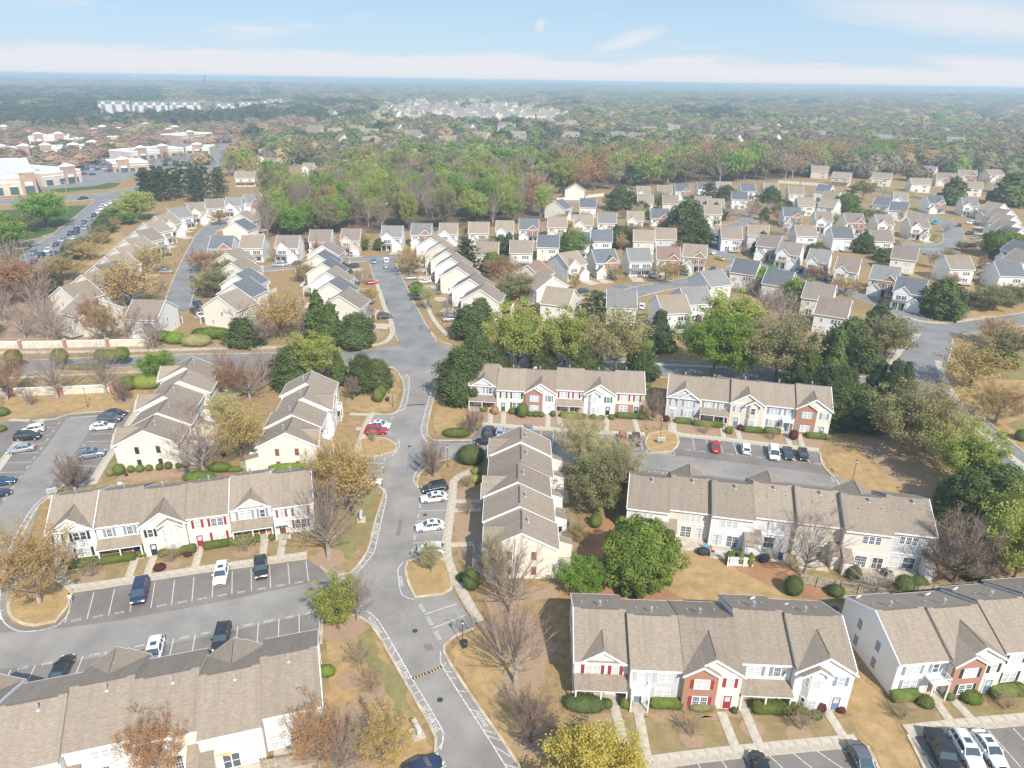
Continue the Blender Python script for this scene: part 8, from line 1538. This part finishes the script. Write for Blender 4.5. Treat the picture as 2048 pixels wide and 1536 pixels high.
scatter([(1940, 1100), (2060, 1100), (2060, 1175), (1960, 1175)], 8, [('bare', 2), ('olive', 2), ('magnolia', 1)], (6, 11), (3, 5), keep=.7, houses=0, group='right edge trees above the bottom row')
scatter([(1920, 625), (2060, 615), (2060, 585), (1950, 590)], 10, [('olive', 3), ('bare', 2)], (5, 9), (4, 6), keep=.7, group='trees right of the junction')
scatter([(1895, 700), (1905, 820), (2060, 980), (2060, 870), (1960, 760)], 13, [('baregold', 3), ('gold', 2), ('pale', 1)], (6, 10), (4, 6), keep=.35, houses=0, group='golden trees right of the curved street')
scatter([(1110, 390), (1200, 385), (1400, 370), (1550, 362), (1700, 345), (1750, 325), (1560, 318), (1300, 322), (1105, 335)], 15, [('olive', 4), ('bare', 4), ('gold', 2.5), ('lime', 2), ('green', 2), ('rust', 1.5), ('pine', .8)], (17, 25), (8, 11.5), houses=13, group='big trees behind the right field')
scatter([(1700, 345), (1880, 325), (2060, 330), (2060, 300), (1900, 290), (1740, 310)], 15, [('olive', 4), ('bare', 4), ('green', 3), ('rust', .6)], (14, 21), (7, 10), houses=13, keep=.8, group='big trees at the upper right')
scatter([(1300, 348), (1340, 348), (1580, 345), (1900, 372), (2060, 395), (2060, 350), (1700, 335)], 22, [('bare', 4), ('olive', 2), ('magnolia', 1)], (7, 12), (5, 7), houses=15, keep=.5, group='trees around the larger houses')
scatter([(440, 385), (600, 372), (850, 375), (1100, 365), (1110, 335), (860, 332), (700, 345), (520, 345), (455, 355)], 14, MIXW + [('pine', .6)], (14, 20), (7, 10), houses=12, keep=.8, group='woods above the middle houses')
scatter([(425, 360), (470, 330), (540, 300), (700, 295), (1000, 310), (1110, 335), (860, 332), (700, 345), (520, 345), (455, 355)], 15, [('olive', 4), ('bare', 4), ('green', 3), ('lime', 2), ('gold', 1.5), ('pine', 1), ('rust', .4)], (14, 20), (7, 10), houses=12, keep=.85, group='middle woods')
scatter([(150, 345), (230, 330), (330, 345), (420, 335), (440, 300), (520, 262), (480, 258), (380, 280), (250, 292), (60, 300), (60, 290), (-60, 290), (-60, 270), (560, 240), (560, 258)], 19, [('bare', 6), ('barerust', 2), ('green', 1), ('olive', 2), ('baregold', 2)], (6, 11), (4.5, 7), houses=16, keep=.75, group='street trees around the shops')
GK = [('baregold', 3), ('barerust', 2), ('bare', 3), ('barelime', 1.5), ('magnolia', 1), ('olive', 1)]
for pl, g in (([(1040, 600), (960, 520), (960, 470), (1240, 400), (1560, 385), (1700, 400), (1960, 420), (2050, 520), (2050, 610), (1780, 600), (1600, 560), (1240, 610)], 'gardens right of the middle'), ([(800, 620), (780, 520), (860, 480), (960, 600)], 'gardens right of the straight street'), ([(600, 500), (740, 490), (770, 640), (640, 620)], 'gardens left of the straight street'), ([(150, 600), (330, 460), (520, 400), (560, 520), (480, 640), (330, 640)], 'cul-de-sac gardens')):
    scatter(pl, 15, GK, (3.5, 8), (2, 4), keep=.6, houses=7, group=g)
TREES.sort(key=lambda t: t[1] ** 2 + t[2] ** 2)
cnt = {}; REST = []; KEEP = {}
for a in TREES:
    nm = TNAME[a[0]]; cnt[nm] = cnt.get(nm, 0) + 1
    if cnt[nm] <= 190: KEEP.setdefault((a[5], nm), []).append(a)
    else: REST.append(a[:5])
for (g, nm), L in KEEP.items():
    L.sort(key=lambda a: a[1] / a[2])
    for i, (k_, x, y, h, r, _) in enumerate(L):
        nn = nm.replace('_', ' '); T(k_, 0, 0, h, r, '%s %s from the left among the %s' % (ordw(i), nn, g) if len(L) <= 22 else '%s among the %s' % (nn, g), g + ' (%s)' % nn, world=Vector((x, y, 0)), z=hill(x, y))

# the far woods: one instanced mass
FK = ['bare', 'olive', 'green', 'gold', 'pine', 'barerust', 'lime', 'magnolia']
src = bpy.data.collections.new('far_tree_kinds')
def far_tree(k):
    rs = np.random.RandomState(900 + FK.index(k)); n = 260
    D = rs.normal(size=(n, 3)); D /= np.linalg.norm(D, axis=1)[:, None]; D[:, 2] = np.abs(D[:, 2]) * 1.05 - .12
    lump = 1 + .22 * np.sin(D[:, 0] * 5 + 1) * np.cos(D[:, 1] * 6) ; P = D * np.array([.5, .5, .58]) * (lump * rs.uniform(.82, 1.08, n))[:, None] + np.array([0, 0, .38])
    core = blob(rs, lambda i, a, q: (.40 * math.sin(math.pi * i) * math.cos(a) * q.uniform(.85, 1.1), .40 * math.sin(math.pi * i) * math.sin(a) * q.uniform(.85, 1.1), .42 - .5 * math.cos(math.pi * i)), 7, 5)
    mt = {'bare': foliage('far_bare_wood', (.33, .275, .205), (.25, .215, .16)), 'barerust': foliage('far_rusty_wood', (.50, .33, .24), (.38, .26, .19))}.get(k) or FM.get({'magnolia': 'dark'}.get(k, k))
    if mt.name[:4] != 'far_':
        mt = mt.copy(); mt.name = 'far_' + mt.name
        for n_ in mt.node_tree.nodes:
            if n_.type == 'MATH' and abs(n_.inputs[1].default_value - .36) < 1e-3: n_.inputs[2].default_value = .66
            if n_.type == 'HUE_SAT': n_.inputs['Saturation'].default_value = .82
    return leaf_mesh('far_crown', P, .085, mt, rs, D * 2.2, extra=core)
for k_ in FK: o = bpy.data.objects.new('far_' + k_, far_tree(k_)); src.objects.link(o)
pts = []; sca = []; idx = []; nrs = np.random.RandomState(5)
names_sorted = sorted('far_' + k for k in FK)
def fidx(k): return names_sorted.index('far_' + k)
for k_, x, y, h, r in REST:
    kk = {'baregold': 'gold', 'rust': 'barerust', 'barelime': 'lime', 'pale': 'lime', 'vase': 'bare', 'fir': 'pine', 'holly': 'magnolia'}.get(k_, k_); pts.append((x, y, hill(x, y) - .5)); sca.append((r * 2.1, r * 2.1, h)); idx.append(fidx(kk))
def vnoise(x, y, s): return .5 + .5 * math.sin(x / s + 1.7 * math.sin(y / (s * 1.3)) + 2) * math.cos(y / s * 1.1 + 1.3 * math.sin(x / (s * .8)))
SHOPZONE = [(-200, 420), (560, 236), (500, 300), (430, 370), (200, 420)]; SZ = [(G(*p).x, G(*p).y) for p in SHOPZONE]
ESTZ = [(G(*p).x, G(*p).y) for p in [(740, 250), (720, 228), (880, 196), (1000, 198), (1150, 244), (1100, 262)]]
FLZ = [(G(*p).x, G(*p).y) for p in [(190, 240), (200, 222), (420, 212), (590, 205), (600, 216), (470, 232), (405, 240)]]
PINEZ = [[(G(*p).x, G(*p).y) for p in q] for q in ([(-60, 182), (330, 184), (335, 214), (190, 226), (190, 250), (-60, 262)], [(400, 182), (560, 184), (560, 202), (400, 206)], [(780, 170), (1500, 174), (1500, 182), (780, 182)], [(1335, 226), (1480, 228), (1480, 246), (1345, 240)], [(585, 206), (740, 208), (740, 228), (585, 226)], [(1105, 204), (1160, 204), (1160, 224), (1105, 224)])]
def far_band(r0, r1, sp, hs, rs_, keep=1.0):
    r = r0
    while r < r1:
        dth = sp / r; th = -R(42)
        while th < R(42):
            rr = r + nrs.uniform(-.5, .5) * sp; t2 = th + nrs.uniform(-.5, .5) * dth; x, y = rr * math.sin(t2), rr * math.cos(t2); th += dth
            if nrs.uniform() > keep: continue
            if r < 2600:
                if inpoly(x, y, SZ) and nrs.uniform() > .12: continue
                if inpoly(x, y, ESTZ) and nrs.uniform() > .07: continue
                if inpoly(x, y, FLZ) and nrs.uniform() > .1: continue
                if blocked(x, y, 13): continue
            clear = vnoise(x + 300, y, 380) * vnoise(x, y, 900)
            if r > 900 and clear > .74 and nrs.uniform() < .85: continue
            pv_ = any(inpoly(x, y, q) for q in PINEZ)
            a = (1 if pv_ and nrs.uniform() < .85 else 0) + vnoise(x, y, 160) * .5 + vnoise(x + 900, y - 400, 520) * .5 + nrs.normal() * .13; left = x < -250 and r < 1500
            if a > .78: k = 'pine'
            elif left: k = nrs.choice(['bare', 'barerust', 'barerust', 'gold', 'olive'])
            elif a > .52: k = nrs.choice(['olive', 'green', 'gold', 'olive', 'bare', 'lime'])
            elif a > .3: k = nrs.choice(['bare', 'olive', 'gold', 'olive', 'green'])
            else: k = nrs.choice(['bare', 'gold', 'bare', 'olive', 'olive'])
            hh = nrs.uniform(*hs) * (.6 if left and k != 'pine' else 1); w_ = nrs.uniform(*rs_) * 2
            pts.append((x, y, hill(x, y) - 1)); sca.append((w_, w_, hh)); idx.append(fidx(k))
        r += sp
nmid = len(pts)
far_band(640, 760, 15, (14, 21), (8, 11)); far_band(760, 1400, 19, (14, 22), (10, 14)); far_band(1400, 2400, 30, (14, 22), (17, 24)); far_band(2400, 4200, 46, (13, 22), (24, 34)); far_band(4200, 8000, 75, (14, 26), (36, 55)); far_band(8000, 15000, 170, (16, 30), (85, 130))
# leave out what stands inside the near town (between the bands and the houses that stand farther than 640 m)
me = bpy.data.meshes.new('far_woods'); me.from_pydata(pts, [], [])
at = me.attributes.new('sc', 'FLOAT_VECTOR', 'POINT'); at.data.foreach_set('vector', np.array(sca, dtype=np.float32).ravel())
at = me.attributes.new('ki', 'INT', 'POINT'); at.data.foreach_set('value', np.array(idx, dtype=np.int32))
fw = link('far_woods', me); fw['kind'] = 'stuff'; fw['label'] = 'hazy spring woods stretching to the horizon'
ng = bpy.data.node_groups.new('plant_trees', 'GeometryNodeTree'); ng.interface.new_socket('Geometry', in_out='INPUT', socket_type='NodeSocketGeometry'); ng.interface.new_socket('Geometry', in_out='OUTPUT', socket_type='NodeSocketGeometry')
gi = ng.nodes.new('NodeGroupInput'); go = ng.nodes.new('NodeGroupOutput'); io = ng.nodes.new('GeometryNodeInstanceOnPoints'); ci = ng.nodes.new('GeometryNodeCollectionInfo')
ci.inputs['Collection'].default_value = src; ci.inputs['Separate Children'].default_value = True; ci.inputs['Reset Children'].default_value = True; io.inputs['Pick Instance'].default_value = True
a1 = ng.nodes.new('GeometryNodeInputNamedAttribute'); a1.data_type = 'FLOAT_VECTOR'; a1.inputs[0].default_value = 'sc'; a2 = ng.nodes.new('GeometryNodeInputNamedAttribute'); a2.data_type = 'INT'; a2.inputs[0].default_value = 'ki'
rv = ng.nodes.new('FunctionNodeRandomValue'); rv.data_type = 'FLOAT_VECTOR'; rv.inputs[0].default_value = (0, 0, 0); rv.inputs[1].default_value = (.15, .15, 6.28)
L_ = ng.links.new; L_(gi.outputs[0], io.inputs['Points']); L_(ci.outputs[0], io.inputs['Instance']); L_(a1.outputs[0], io.inputs['Scale']); L_(a2.outputs[0], io.inputs['Instance Index']); L_(rv.outputs[0], io.inputs['Rotation']); L_(io.outputs[0], go.inputs[0])
md = fw.modifiers.new('plant_trees', 'NODES'); md.node_group = ng
print('far trees', len(pts), 'single trees', sum(min(v, 190) for v in cnt.values()), cnt, 'objects', len(COL.objects), 'small cars', nsc)

# ------------------------------------------------------------------ the air
hz = MB().box(-17000, 17000, -400, 16500, -1.5, 71, TRIM).mesh('haze'); hz.materials.clear()
hm = bpy.data.materials.new('haze_air'); hm.use_nodes = True; t = hm.node_tree; t.nodes.clear(); o_ = N(t, 'ShaderNodeOutputMaterial'); pv = N(t, 'ShaderNodeVolumePrincipled')
pv.inputs['Color'].default_value = (.58, .735, .87, 1); pv.inputs['Density'].default_value = 0.00029; pv.inputs['Anisotropy'].default_value = 0; t.links.new(pv.outputs[0], o_.inputs['Volume']); hz.materials.append(hm)
o = link('haze', hz, kind='stuff')
